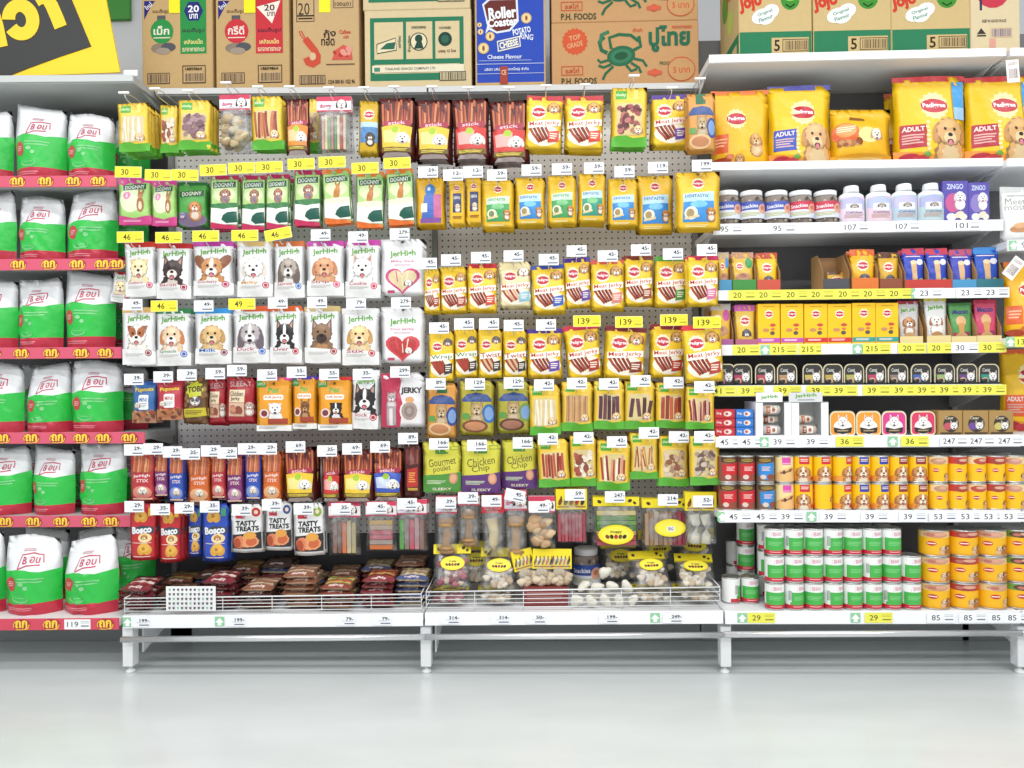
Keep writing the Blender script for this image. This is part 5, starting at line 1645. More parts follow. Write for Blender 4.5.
# ---------------------------------------------------------------- food sacks on the left bay
def sack(variant):
    W, H = 150, 190
    A = Art(W, H)
    t = {0: 0.40, 1: 0.44, 2: 0.42, 3: 0.46}[variant] * H
    A.part('green_band').poly([(0, t + 4), (W * 0.3, t - 4), (W * 0.7, t + 2), (W, t - 6), (W, H), (0, H)], '#2fc24b')
    A.poly([(0, t + 30), (W * 0.1, t + 40), (W * 0.06, H * 0.86), (0, H * 0.86)], '#28a83f')
    A.part('red_band').poly([(0, H * 0.86), (W, H * 0.84), (W, H), (0, H)], '#c42f45').lines(W * 0.1, H * 0.9, W * 0.6, H * 0.95, 2, '#e08a94')
    A.part('brand_logo')
    cx, cy = W * 0.52, t * 0.66
    A.line([(cx - 28, cy + 24), (cx - 26, cy - 8), (cx + 4, cy - 12), (cx + 30, cy - 10), (cx + 34, cy + 8)], 3, '#c8405c').line([(cx - 28, cy + 24), (cx - 6, cy + 16), (cx + 26, cy + 14)], 3, '#c8405c')
    A.text('B', cx - 13, cy + 4, h=17, c='#c84c64', bold=0.02).text('อบ', cx + 12, cy + 3, w=26, h=14, c='#c84c64', bold=0.02).lines(cx - 24, cy - 22, cx + 10, cy - 15, 2, '#c88a98')
    A.part('red_seal').ell(W * 0.21, H * 0.6, 16, 18, '#c8404c').lines(W * 0.15, H * 0.57, W * 0.27, H * 0.64, 3, '#e8a8ac')
    A.part('lettering').lines(W * 0.34, t + 16, W * 0.78, t + 30, 2, '#7fd088').ell(W * 0.42, H * 0.6, 8, 5, '#8cd896').ell(W * 0.5, H * 0.65, 6, 5, '#8cd896')
    A.part('bowl_outline').ell(W * 0.4, H * 0.79, 24, 10, '#79c985').ell(W * 0.4, H * 0.78, 21, 7.5, '#2fc24b').lines(W * 0.3, H * 0.77, W * 0.5, H * 0.79, 1, '#79c985')
    ol = {0: [(0, .02, .96), (.2, .0, .98), (.45, 0, 1), (1, .02, .97)], 1: [(0, .07, .94), (.2, .02, .98), (.45, 0, 1), (1, .03, .97)], 2: [(0, .05, .98), (.25, .03, .99), (.5, 0, 1), (1, .04, .96)], 3: [(0, .14, .95), (.3, .06, .98), (.5, 0, 1), (1, .02, .98)]}[variant]
    tp = {0: [(0, 0), (.5, -.03), (1, .03)], 1: [(0, -.02), (.5, .0), (1, -.06)], 2: [(0, .03), (.5, -.02), (1, -.05)], 3: [(0, -.08), (.5, .0), (1, .03)]}[variant]
    return pouch(A, 54, 68, '#eceef0', 0.07, 'sack', 'food_sack', 'bag', mat='sackfilm', wr=3.6, outline=ol, top=tp, nu=9, nv=12, body='sack')
SK = [sack(i) for i in range(4)]
SHN = ['top', 'second', 'third', 'fourth', 'fifth', 'lowest']
front = [
    [(-38, 15, 113), (15, 68, 107), (67, 116, 114)],
    [(-30, 20, 194), (18, 67, 196), (67, 118, 190)],
    [(-32, 20, 278), (17, 66, 279), (64, 117, 272)],
    [(-24, 27, 362), (27, 73, 364), (71, 124, 360)],
    [(-18, 33, 447), (31, 78, 447), (77, 130, 443)],
    [(-48, 6, 534), (6, 63, 534), (62, 121, 536)],
]
PO = ['cut by the photo edge', 'in the middle', 'nearest the hanging packs']
rnd = random.Random(5)
for r, row in enumerate(front):
    for j, (a, b, y) in enumerate(row):
        stand(SK[(r * 3 + j * 2 + (r == 0 and j == 2)) % 4], a, b, y, LS[r], 3.225 if r < 5 else 3.085, 'green and white food sack, %s left shelf, %s' % (SHN[r], PO[j]), rotz=rnd.uniform(-0.12, 0.12))
    for j, (a, b) in enumerate(((20, 64), (68, 112), (111, 150))):
        a2, b2 = a + (0 if r < 5 else 4), b + (0 if r < 5 else 6)
        stand(SK[(r + j + 1) % 4], a2, b2, row[0][2] + (2 if r < 5 else -8), LS[r], 3.42 if r < 5 else 3.27, 'green and white food sack in back row of %s left shelf, %s' % (SHN[r], ('leftmost', 'middle', 'rightmost')[j]), None, rotz=rnd.uniform(-0.1, 0.1))

# ---------------------------------------------------------------- yellow price board on the left canopy
def price_board():
    Y = 3.15
    pts = [(-60, -40), (98, -40), (106, 0), (120, 72.2), (60, 74.5), (-60, 78)]
    w = [P(x, y, Y) for x, y in pts]
    base = Vector((P(40, 74, Y).x, Y, canopy.z(P(40, 74, Y).x)))
    r = bpy.data.objects.new('price_board', None)
    COL.objects.link(r)
    r.location = base
    def slab(name, px, y, t, col, parent, par_root):
        q = [P(x, yy, Y) for x, yy in px]
        n = len(q)
        zmin = base.z + 0.001
        v = [(p.x - base.x, y, max(p.z, zmin) - base.z) for p in q] + [(p.x - base.x, y + t, max(p.z, zmin) - base.z) for p in q]
        f = [tuple(range(n))[::-1], tuple(range(n, 2 * n))] + [(i, (i + 1) % n, n + (i + 1) % n, n + i) for i in range(n)]
        me = mesh_from(name, v, f, lin(col), False, 'card')
        return link(name, me, parent)
    b = slab('board', pts, 0.0, 0.008, '#fbd11e', r, r)
    k = slab('black_panel', [(-60, -40), (54, -40), (72, 0), (91.3, 46.6), (60, 57), (30, 68), (10.5, 75.6), (-60, 77)], -0.003, 0.003, '#2b2b2b', b, r)
    def stroke(name, path, wd):
        path = [np.array(p, float) for p in path]
        L, R = [], []
        for i, p in enumerate(path):
            d = path[min(i + 1, len(path) - 1)] - path[max(i - 1, 0)]
            d /= np.hypot(*d)
            nn = np.array([-d[1], d[0]]) * wd / 2
            L.append(p + nn); R.append(p - nn)
        return slab(name, [tuple(p) for p in L + R[::-1]], -0.006, 0.003, '#f8d024', b, r)
    s = 1 / 7.53
    # glyphs as thick strokes, read off the board
    stroke('letter', [(-45 * s, 60 * s), (-5 * s, 190 * s), (30 * s, 355 * s)], 70 * s)
    ra = math.radians(-14)
    arc = []
    for t in range(192, 525, 12):
        ex, ey = 90 * math.cos(math.radians(t)), 108 * math.sin(math.radians(t))
        arc.append((162 + ex * math.cos(ra) - ey * math.sin(ra), 152 + ex * math.sin(ra) + ey * math.cos(ra)))
    stroke('letter', [(x * s, y * s) for x, y in arc], 98 * s)
    stroke('letter', [(x * s, y * s) for x, y in [(275, 10), (310, -10), (360, -5), (395, 45), (430, 125), (463, 208)]], 96 * s)
    tagit(r, 'yellow board with tilted black panel and large yellow letters', 'sign')
price_board()
pc = P(131, 69.5, 3.14)
tagit(link('ticket_card', bm_mesh('ticket_card', box_bm(pc.x - 0.03, pc.x + 0.03, 3.135, 3.14, canopy.z(pc.x) + 0.0005, canopy.z(pc.x) + 0.026, 0.001), lin('#f4f4f2'), False, 'card')), 'small white card at the price board corner', 'card')

# ---------------------------------------------------------------- cartons on the top shelves
KR_, KT = '#c8a06c', '#d2a878'
def px_carton(art, x0, x1, y0, Y, s, base, label, d=0.3, name='carton', zbase=None, y1=None, side=None):
    k = Y / FPX
    c = P((x0 + x1) / 2, y0, Y)
    z = (s.z(c.x) if zbase is None else zbase) + 0.0006
    kd = carton(art, (x1 - x0) * k - 0.003, c.z - z, d, base, name, 'carton', side=side)
    put(kd, (c.x, Y, z), label)
    return c.z
def thai_box(col, word, shape):
    A = Art(75, 130.5)
    y = 40
    A.part('corner_flash').poly([(2, y), (14, y), (9, y + 6), (2, y + 19)], '#2c2a78').text('ใหม่', 6.5, y + 5, w=8, h=5, c='#f0f0f4', rot=-40)
    A.part('brand_mark').text('ขนมขึ้นรูป', 20, y + 11, w=18, h=5, c='#5a3a2c').rect(16, y + 15, 25, y + 21, '#5c5a5e')
    A.part('round_logo').ell(21, y + 31, 12.5, 12.5, col).text(word, 20.5, y + 30, w=17, h=9, c='#f2e8dc').lines(12, y + 37, 30, y + 39, 1, '#f0d8c8')
    A.part('snack_picture').ell(18, y + 48, 9, 5, '#8c7c6c').ell(28, y + 47, 8, 4.5, '#55565c').ell(22, y + 51, 8, 3.5, '#a09080')
    A.part('colour_panel').rect(41, y - 40, 69, y + 54, col)
    if shape == 'hex':
        A.part('price_burst').poly([(45, y + 11), (50, y + 2), (61, y + 2), (66, y + 11), (61, y + 21), (50, y + 21)], '#2c3274').text('20', 55.5, y + 9, w=12, h=7, c='#ffffff').text('บาท', 55.5, y + 16.5, w=9, h=5, c='#ffffff')
    else:
        A.part('price_burst').poly([(42, y + 7), (67, y + 1), (58, y + 24)], '#f2e6da').text('20', 55.5, y + 8, w=11, h=6.5, c='#4a2820').text('บาท', 57, y + 14.5, w=8, h=4.5, c='#4a2820')
    A.part('lettering').text('ขนมขึ้นรูป', 55, y + 31, w=24, h=5.5, c='#3a2a3c').text('เคลือบเม็ด', 55, y + 42, w=20, h=5, c='#f0e08c').text('รสอาหารทะเล', 55, y + 50, w=24, h=4, c='#e8d8b0')
    A.part('barcode').barcode(5, y + 73, 29, y + 84, '#c3a57c', '#3c3028').frame(5, y + 73, 29, y + 84, 0.7, '#3c3028').part('barcode~2').frame(43, y + 66, 68, y + 84, 0.7, '#3c3028').barcode(45, y + 73, 66, y + 83, '#c3a57c', '#3c3028').text('18859864', 55, y + 69.5, w=18, h=3, c='#3c3028')
    A.part('yellow_sticker').rect(29, y - 6, 41, y + 13, '#f6ea30')
    return A
TY = 3.30
px_carton(thai_box('#2f8f48', 'เม็ก', 'hex'), 140, 213, -40, TY, tops[0], '#c4a472', 'brown snack carton with green panel and twenty price')
px_carton(thai_box('#c93840', 'กรีดี', 'tri'), 214, 289.5, -40, TY, tops[0], '#c4a472', 'brown snack carton with red panel and twenty price')
A = Art(68, 129)
y = 40
A.part('number_box').frame(3, y - 6, 22, y + 15, 0.8, '#3a3026').text('20', 11, y + 8, w=12, h=12, c='#3a3026', bold=0).lines(5, y + 17, 20, y + 20, 1, '#3a3026').frame(3, y + 15, 22, y + 21, 0.7, '#3a3026')
A.part('stamp').frame(42, y - 8, 63, y + 8, 0.7, '#6a5a48').text('100±01', 52, y + 4, w=17, h=4, c='#6a5a48')
A.part('yellow_sticker').rect(27, y - 10, 39, y + 12, '#f0ec38')
A.part('shrimp_picture').line([(12, y + 38), (17, y + 44), (22, y + 50), (25, y + 56), (25, y + 61), (20, y + 64), (15, y + 62), (13, y + 57)], 7, '#c8503c')
A.line([(13, y + 41), (7, y + 34), (6, y + 30)], 1.2, '#c8503c').line([(15, y + 43), (8, y + 30)], 1.2, '#c8503c').ell(20, y + 56, 3.4, 4, '#d8b890')
A.part('lettering').text('กุ้ง', 38, y + 34, w=13, h=10, c='#3a2c24', rot=-8).text('ทอด', 36, y + 42, w=14, h=7, c='#3a2c24').text('Calbee', 54, y + 32, w=12, h=4, c='#c84438').text('x20', 55, y + 37, w=6, h=3, c='#c84438')
A.part('pile_picture').poly([(40, y + 60), (44, y + 50), (52, y + 45), (60, y + 48), (62, y + 60)], '#cf5c50').blobs(7, 41, y + 46, 62, y + 60, 2.4, ['#e09888', '#b83c34'], 2)
A.lines(34, y + 64, 64, y + 66, 1, '#6a5040')
A.part('barcode').barcode(6, y + 75, 33, y + 84, '#c3a57c', '#3c3028').frame(6, y + 75, 33, y + 84, 0.7, '#3c3028').part('lettering~2').text('1234 000 81 1G2 96', 50, y + 82, w=28, h=4, c='#3c3028')
px_carton(A, 291.5, 359, -40, TY, tops[0], '#c8a87a', 'brown carton with red shrimp picture and number 20')
def green_frame(bars=True):
    A = Art(108, 77)
    A.part('green_frame').frame(5, 7, 101, 69, 4.2, '#2f7a5a').rect(5, 48, 101, 53, '#2f7a5a').rect(5, 62, 76, 69, '#2f7a5a').rect(39, 10, 42, 50, '#2f7a5a').rect(69, 10, 72, 50, '#2f7a5a')
    A.part('emblem').poly([(12, 33), (31, 27), (32, 39), (12, 42)], '#e8d8b4').line([(12, 33), (31, 27), (32, 39), (12, 42), (12, 33)], 1, '#2a4a3c').poly([(15, 38), (22, 32), (31, 31), (30, 38)], '#2f6a52').ell(55, 31, 9, 9, '#2a4a3c', 0, 18).ell(55, 31, 8, 8, '#e6d8b6', 0, 18).ell(55, 28, 4, 4, '#2a4a3c').poly([(50, 38), (53, 31), (58, 31), (60, 38)], '#2a4a3c').ell(82, 29, 7, 7, '#24463c', 0, 16).ell(82, 29, 4, 4, '#3a6454')
    A.part('lettering').text('อย่าโยน', 35, 31, w=12, h=3, c='#2a4a3c', rot=-90).text('ห้ามเปียก', 45, 33, w=16, h=3, c='#2a4a3c', rot=-90).text('ONIONRING', 55, 17, w=15, h=2.6, c='#2a4a3c').text('COOKIES', 82, 18, w=12, h=2.4, c='#2a4a3c').text('บรรจุ 12 โหล', 84, 41, w=18, h=4, c='#6a3a34')
    A.part('white_line').rect(7, 54, 101, 61, '#e9dec2').text('THAILAND SNACKS COMPANY LTD', 46, 57.5, w=52, h=2.6, c='#2a4a3c').rect(9, 56, 15, 60, '#4a8a70')
    A.part('barcode').barcode(76, 61, 103, 70, '#d9c8a0', '#2c3028').frame(76, 61, 103, 70, 0.7, '#2c3028')
    return A
zt = px_carton(green_frame(), 363.5, 471.5, 9.5, TY, tops[0], '#d8c49a', 'pale carton printed with green frame and three emblems')
px_carton(green_frame(), 361.5, 470, -60, TY, tops[0], '#d8c49a', 'pale green-framed carton stacked on its twin', zbase=zt)
A = Art(72, 129)
y = 40
A.part('blue_face').rect(1, 0, 71, y + 84, '#3450b4')
A.part('stripe_tab').rect(24, y - 12, 37, y + 6, '#c8886c').bars(25, y - 12, 37, y + 6, 5, ['#8c4a3c', '#e0c0a8'], 1)
A.part('brand_logo').poly([(7, y + 4), (14, y - 2), (44, y - 2), (45, y + 22), (36, y + 32), (22, y + 34), (14, y + 30), (10, y + 34), (12, y + 26)], '#e0e4f0').poly([(9, y + 5), (15, y), (42, y), (43, y + 21), (35, y + 30), (22, y + 32), (14, y + 27)], '#6c3430')
A.text('Roller', 28, y + 13, w=29, h=12, c='#f4f6fa', rot=-4, bold=0.04).text('Coaster', 28, y + 22.5, w=31, h=9, c='#f4f6fa', rot=-4, bold=0.04)
A.part('ring_picture')
for qi, (cx, cy, r) in enumerate(((53, y + 19, 5.5), (5, y + 32, 3), (4, y + 25, 2.5), (15, y + 37, 4.8), (8, y + 49, 5.8))):
    A.part('ring_picture~%d' % qi).ell(cx, cy, r, r, '#d8b878').ell(cx, cy, r * 0.75, r * 0.75, '#ecd49c').ell(cx, cy, r * 0.25, r * 0.5, '#9c5a2c')
A.part('lettering').text('POTATO', 48, y + 32, w=19, h=6.5, c='#e6ecf8', rot=-10, bold=0.04).text('RING', 53, y + 38, w=14, h=6, c='#e6ecf8', rot=8).poly([(22, y + 42), (46, y + 37), (47, y + 48), (23, y + 53)], '#e8e4d4').poly([(23, y + 43), (45, y + 38.5), (46, y + 47), (24, y + 51.5)], '#4a5aa8')
A.text('CHEESE', 34.5, y + 45, w=20, h=7, c='#f0ead0', rot=-12, bold=0.04).text('Cheese Flavour', 30, y + 58, w=36, h=4.4, c='#e0e6f6').lines(3, y + 61.5, 58, y + 63, 1, '#9cacdc').rect(0, y + 65, 72, y + 65.6, '#c8d0ec').text('บริษัท URC (ประเทศไทย) จำกัด', 32, y + 71, w=46, h=4, c='#e0e6f6').rect(0, y + 75, 72, y + 75.5, '#c8d0ec')
A.part('red_tab').rect(25, y + 68, 33, y + 86, '#a84838').text('CE', 29, y + 74, w=5, h=5, c='#e8c8a0')
px_carton(A, 474, 545, -40, TY, tops[1], '#c9a876', 'blue potato ring carton with snack rings', d=0.3)
def crab_box():
    A = Art(148, 62)
    A.part('red_burst').star(23, 18, 13.5, 12, 18, '#cf5a3a').text('TOP', 23, 14, w=12, h=5, c='#d8a878', rot=-12).text('GRADE', 23, 21, w=16, h=5, c='#d8a878', rot=-12)
    A.part('crab_picture').ell(70, 33, 14.5, 10, '#2f6a4a', -8, 18).ell(70, 33, 11, 7, '#3f7c5a', -8).ell(70, 33, 7, 4, '#27583e', -8, 10)
    A.line([(56, 30), (50, 27), (48, 19), (53, 14)], 4, '#2f6a4a').line([(49, 20), (50, 12), (58, 9)], 3.6, '#3f7c5a').line([(60, 26), (58, 15), (68, 12), (80, 13), (88, 19)], 3.2, '#2f6a4a').line([(82, 28), (90, 24), (88, 14)], 3.4, '#2f6a4a')
    for k, (a, b, c) in enumerate((((83, 36), (92, 38), (96, 44)), ((80, 40), (88, 45), (90, 50)), ((60, 41), (52, 44), (47, 42)), ((62, 43), (54, 50), (51, 56)), ((57, 37), (49, 39), (46, 36)), ((75, 42), (80, 48), (86, 46)))):
        A.line([a, b, c], 2.6, '#2f6a4a')
    A.part('lettering').text('ปูไทย', 119, 17, w=42, h=26, c='#2c6a50', bold=0.04).part('lettering~2').text('P.H. FOODS', 27, 57, w=36, h=6.5, c='#3c4a34').part('lettering~3').text('PRODUCT', 118, 41, w=18, h=3.5, c='#5a6a4a').part('lettering~4').text('เจ้าเก่า', 87, 8, w=10, h=4, c='#cf5a3a').part('lettering~5').text('REGISTERED', 132, 6, w=20, h=2.6, c='#cf5a3a')
    A.part('red_frame').frame(9, 42, 31, 51, 0.7, '#cf5a3a').text('รสไก่', 20, 46.5, w=14, h=5, c='#cf5a3a').poly([(96, 50), (104, 46), (112, 50), (104, 54)], '#cf5a3a').rect(97, 48, 111, 52, '#d4644a')
    A.part('ring_mark').ell(131, 47, 14, 12, '#cf5a3a', 0, 18).ell(131, 47, 13.2, 11.2, '#c79a68', 0, 18).text('5 บาท', 131, 48, w=17, h=6, c='#cf5a3a').line([(120, 40), (126, 36), (136, 36), (142, 40)], 1, '#cf5a3a')
    return A
zt = px_carton(crab_box(), 551.5, 698, 21.5, TY, tops[1], '#c6996a', 'brown carton with green crab, bottom of the pair', d=0.32)
px_carton(crab_box(), 551, 697, -42, TY, tops[1], '#c6996a', 'brown crab carton stacked on top of its twin', d=0.32, zbase=zt)

def seaweed_box(side=False):
    A = Art(79, 92)
    A.part('green_foot').rect(0, 68, 79, 92, '#2f7a55')
    A.part('red_script').text('Jojo', 12, 40, w=26, h=18, c='#c8402c', rot=-12, bold=0.05)
    A.part('smiley').ell(56, 37, 10.5, 10.5, '#3f8c34', 0, 18).ell(56, 35, 7, 4, '#8cc050').ell(52, 35, 1.6, 2, '#1c3418', 0, 8).ell(60, 35, 1.6, 2, '#1c3418', 0, 8).line([(51, 42), (56, 45), (61, 42)], 1.4, '#1c3418')
    A.part('white_cloud').ell(24, 53, 11, 7, '#eef0ea', -20).ell(34, 49, 10, 7, '#eef0ea', -20).ell(30, 55, 9, 6, '#eef0ea', -20).text('Original', 28, 50, w=17, h=4, c='#4a8c78', rot=-18).text('Flavour', 29, 55, w=16, h=4, c='#4a8c78', rot=-18)
    A.part('pack_mark').rect(35, 74, 76, 89, '#c8b07c').text('5', 41, 81.5, h=11, c='#3a2c24').barcode(48, 76, 75, 87, '#c8b07c', '#5a4434').frame(47, 75.5, 75.5, 87.5, 0.8, '#5a4434')
    return A
def side_art():
    A = Art(60, 92)
    A.part('side_green').rect(0, 68, 60, 92, '#2f7a55')
    A.part('side_print').ell(18, 20, 10, 16, '#6a9a3c').ell(34, 44, 9, 12, '#b8cc5c').text('Jojo', 34, 18, w=24, h=12, c='#c8402c').rect(40, 76, 54, 86, '#c8b07c')
    return A
for i, (a, b) in enumerate(((738.5, 811), (813, 890), (891.5, 969))):
    px_carton(seaweed_box(), a, b, -40, 3.09, S1, '#c9b07c', '%s tan carton with green foot and smiling face' % ORD[i], d=0.3, side=side_art())
A = Art(80, 92)
A.part('red_bowl').ell(36, 34, 26, 14, '#c23a4c').ell(36, 31, 18, 7, '#e08a94').rect(14, 36, 18, 50, '#3c3450')
A.part('lettering').text('KEEP IN GOOD PLACE', 38, 61, w=40, h=3, c='#4a4034').poly([(9, 74), (16, 68), (24, 74)], '#3c3834').lines(9, 75, 24, 78, 1, '#3c3834')
A.part('barcode').barcode(32, 68, 68, 78, '#d0b890', '#55508c').rect(30, 79, 40, 88, '#d89a8c')
px_carton(A, 970.5, 1019, -40, 3.09, S1, '#d6c4a0', 'cream carton with red bowl beside the green-footed cartons', d=0.3)

# ---------------------------------------------------------------- right bay: large food bags
def big_bag(topc, panel, patch=None, wpx=62, hpx=77, dogc='#d8a86c', blue=None, small=False):
    W, H = 190, 235
    A = Art(W, H)
    A.part('top_seal').rect(0, 0, W, 14, topc)
    A.part('orange_foot').poly([(0, H * 0.84), (W * 0.5, H * 0.9), (W, H * 0.8), (W, H), (0, H)], '#e8952a')
    A.part('brand_logo').star(W * 0.55, H * 0.34, 40, 34, 14, '#fbe9a8').ell(W * 0.55, H * 0.34, 37, 20, '#bf2038', 0, 18).text('Pedigree', W * 0.55, H * 0.34, w=62, h=17, c='#ffffff', bold=0.03)
    A.part('adult_panel').rect(W * 0.07, H * 0.56, W * 0.4, H * 0.82, panel).text('ADULT', W * 0.235, H * 0.61, w=W * 0.28, h=13, c='#f4e6e0', bold=0.03).lines(W * 0.1, H * 0.67, W * 0.37, H * 0.79, 4, '#dcb0a8')
    A.part('bead_row')
    for i in range(7):
        A.ell(W * (0.43 - 0.01 * (i % 2)), H * (0.54 + 0.05 * i), 5, 5, '#f4e0a0', 0, 8)
    A.part('dog_picture')
    dog(A, W * 0.73, H * 0.64, 42, dogc, '#c48c50', '#ecd0a0', 'flop', tongue='#e08090')
    A.part('meat_picture').ell(W * 0.18, H * 0.93, 24, 12, '#b02434').ell(W * 0.32, H * 0.95, 20, 10, '#c83c44').ell(W * 0.4, H * 0.9, 10, 7, '#6a9a3c')
    if blue:
        A.part('blue_flash').rect(W * 0.82, 16, W * 0.98, H * 0.36, '#3f9ad8').rect(W * 0.82, H * 0.36, W * 0.98, H * 0.5, '#9cc4e4')
    return pouch(A, wpx, hpx, '#f6c40f', 0.05, 'stand', 'food_bag', 'bag', wr=2.0, body='bag')
def puppy_bag():
    W, H = 180, 220
    A = Art(W, H)
    A.part('top_seal').rect(0, 0, W, 12, '#e8762c')
    A.part('brand_logo').star(W * 0.42, H * 0.38, 32, 27, 14, '#fbe9a8').ell(W * 0.42, H * 0.38, 30, 18, '#bf2038', 0, 18).text('Pedigree', W * 0.42, H * 0.38, w=50, h=15, c='#ffffff', bold=0.03)
    A.part('orange_panel').rect(4, H * 0.58, W * 0.26, H * 0.82, '#e0612c').lines(10, H * 0.64, W * 0.24, H * 0.76, 3, '#f4b890')
    A.part('dog_picture')
    dog(A, W * 0.74, H * 0.66, 20, '#d8a468', '#b87c44', '#ecd0a0')
    dog(A, W * 0.44, H * 0.9, 13, '#c89458', '#a87040', '#ecd0a0', body=False)
    A.part('meat_picture').ell(W * 0.16, H * 0.93, 26, 10, '#a8401c').ell(W * 0.28, H * 0.88, 12, 8, '#c8682c')
    return pouch(A, 58, 73, '#f3b916', 0.05, 'stand', 'food_bag', 'bag', wr=3, body='bag')
stand(puppy_bag(), 711, 768, 91, S2, 3.15, 'yellow dry food bag with orange panel and puppies')
stand(big_bag('#4a4aa8', '#2f4cb0', dogc='#dcae78'), 768, 829, 86, S2, 3.15, 'yellow dry food bag with blue panel and top')
BAGR = big_bag('#c8242c', '#b01c30', wpx=71, hpx=82, blue=True)
stand(BAGR, 893, 963, 77, S2, 3.15, 'yellow dry food bag with red panel, left of pair')
stand(BAGR, 965, 1032, 77, S2, 3.15, 'yellow dry food bag with red panel, right of pair', dz=0.0)
stand(big_bag('#d8602c', '#c8401c'), 884, 920, 94, S2, 3.28, 'yellow bag with red edge behind the red-panel pair')
def lying_bag():
    W, H = 185, 155
    A = Art(W, H)
    A.part('orange_swash').ell(38, 70, 36, 30, '#e0662c').ell(40, 62, 28, 20, '#f0a05c').lines(16, 52, 66, 70, 3, '#fbe6c8')
    A.part('dark_seam').poly([(60, 20), (100, 30), (98, 38), (56, 30)], '#8c5a24')
    A.part('dog_picture').ell(105, 78, 34, 22, '#f6dc8c')
    dog(A, 128, 76, 18, '#f2e8d4', '#c89458', '#faf4e8', body=False)
    A.part('kibble_picture').blobs(12, 10, 80, 90, 110, 7, ['#a8642c', '#c88c4c', '#8c4a1c'], 4)
    A.part('foot_band').rect(0, 128, W, H, '#e8a81c').lines(20, 134, 150, 146, 2, '#fbe08c')
    return pouch(A, 60, 50, '#f0b81c', 0.06, 'pillow', 'food_bag', 'bag', wr=3.5, body='bag')
stand(lying_bag(), 830, 889, 110, S2, 3.15, 'squat crumpled yellow food bag between taller bags')
# far bay
stand(BAGR, 1040, 1108, 77, F2, 3.15, 'yellow dry food bag with red panel beyond photo edge')
def meat_pack():
    W, H = 130, 290
    A = Art(W, H)
    A.part('grey_shade').poly([(0, 0), (W, 0), (W, 26), (0, 30)], '#cfd0cf')
    A.part('lettering').text('Meet', 52, 78, w=70, h=34, c='#8c8c88', bold=-0.01).text('mosts', 54, 112, w=80, h=26, c='#8c8c88', bold=-0.01).lines(24, 44, 100, 52, 2, '#b8b8b4')
    A.part('meat_picture').ell(60, 222, 38, 22, '#c08a5c', -12).ell(54, 208, 22, 14, '#d8a878', -12)
    return pouch(A, 34, 52, '#e3e4e2', 0.035, 'stand', 'food_bag', 'bag', wr=1, body='bag')
stand(meat_pack(), 1000, 1036, 187, F3, 3.075, 'white food pack lettered in thin grey type')
OB = puppy_bag()
stand(OB, 1004, 1054, 262, F4, 3.10, 'orange and yellow food bag under hanging barcode ticket')
stand(big_bag('#e8642c', '#e8602c'), 1000, 1046, 349, F5, 3.26, 'orange-topped yellow food bag at lower right edge')
def ticket(px, py, rot, label):
    p = P(px, py, 3.0)
    A = Art(50, 90)
    A.part('barcode').barcode(5, 30, 45, 80, '#efeae6', '#6a4a44').text('LUCKY', 25, 16, w=36, h=12, c='#7a5a50', bold=0.0)
    kd = carton(A, 0.05, 0.09, 0.002, '#efeae6', 'barcode_ticket', 'ticket', 'tag', 0.0005)
    off = Matrix.Rotation(math.radians(rot), 3, 'Y') @ Vector((0, 0, 0.045))
    put(kd, p - off, label, None, (0, math.radians(rot), 0))
ticket(1013, 71, -4, 'white barcode ticket hanging in front of large yellow bag')
ticket(1014, 268, 38, 'tilted white barcode ticket above orange food bag')

# ---------------------------------------------------------------- jars, bottles, purple boxes
def half_cyl_grid(r, z0, z1, m=12, y0=0.0, a0=math.pi * 1.08, a1=math.pi * 1.92, ys=1.0):
    th = np.linspace(a0, a1, m + 1)
    g = np.array([[(r * math.cos(t), y0 + r * ys * math.sin(t), z) for t in th] for z in (z1, z0)])
    n = np.array([[(math.cos(t), math.sin(t), 0) for t in th] for z in (z1, z0)])
    return g, n
def jar(col):
    r, h = 0.048, 0.125
    body = bm_mesh('jar_body', lathe_bm([(0, 0), (r * 0.92, 0), (r, 0.006), (r, h * 0.8), (r * 0.86, h * 0.86), (0, h * 0.86)], 24), lin('#94887e'), True, 'chew')
    lid = bm_mesh('lid', lathe_bm([(0, h * 0.86), (r * 0.93, h * 0.86), (r * 0.95, h * 0.88), (r * 0.95, h * 0.985), (r * 0.9, h), (0, h)], 24), lin('#eef0f2'), True, 'plastic')
    A = Art(130, 80)
    A.part('jar_label').rect(0, 0, 130, 80, '#d8dce8').rect(0, 0, 130, 40, col).text('Snackies', 45, 22, w=62, h=18, c='#f0f0f4', rot=-4).ell(100, 34, 22, 24, '#e0a48c').ell(96, 30, 10, 10, '#c07a58').lines(10, 52, 90, 72, 3, '#b8ba6c')
    B = Art(130, 100)
    B.part('kibble_view').blobs(70, 0, 0, 130, 100, 5, ['#6c5c50', '#a89a8c', '#4c4038', '#c4b8ac', '#8c6c5c'], 3)
    gb, nb_ = half_cyl_grid(r + 0.0001, h * 0.02, h * 0.8)
    kib = B.build(gb, nb_, 'label')
    A.n = 90
    A.parts = {k_: [(v_, f_, c_, n_ + 80) for v_, f_, c_, n_ in s_] for k_, s_ in A.parts.items()}
    g, n = half_cyl_grid(r + 0.0004, h * 0.18, h * 0.66)
    return Kind('treat_jar', 'jar', 2 * r, h, [('jar_body', body, None), ('lid', lid, None)] + [(a, b, 0) for a, b in kib + A.build(g, n, 'label')], 2 * r)
JB, JRD = jar('#4a5cb0'), jar('#c83c54')
for i, x in enumerate((727, 751, 776, 800, 825)):
    stand(JB if i < 3 else JRD, x - 11.2, x + 11.2, 192.5, S3, YU + 0.06, '%s treat jar with %s label, white lid' % (ORD[i if i < 3 else i - 3], 'blue' if i < 3 else 'red'), uniform=True)
    stand(JB if i < 3 else JRD, x - 11.2, x + 11.2, 194, S3, YU + 0.17, 'treat jar hidden behind the %s front jar' % ORD[i], uniform=True)
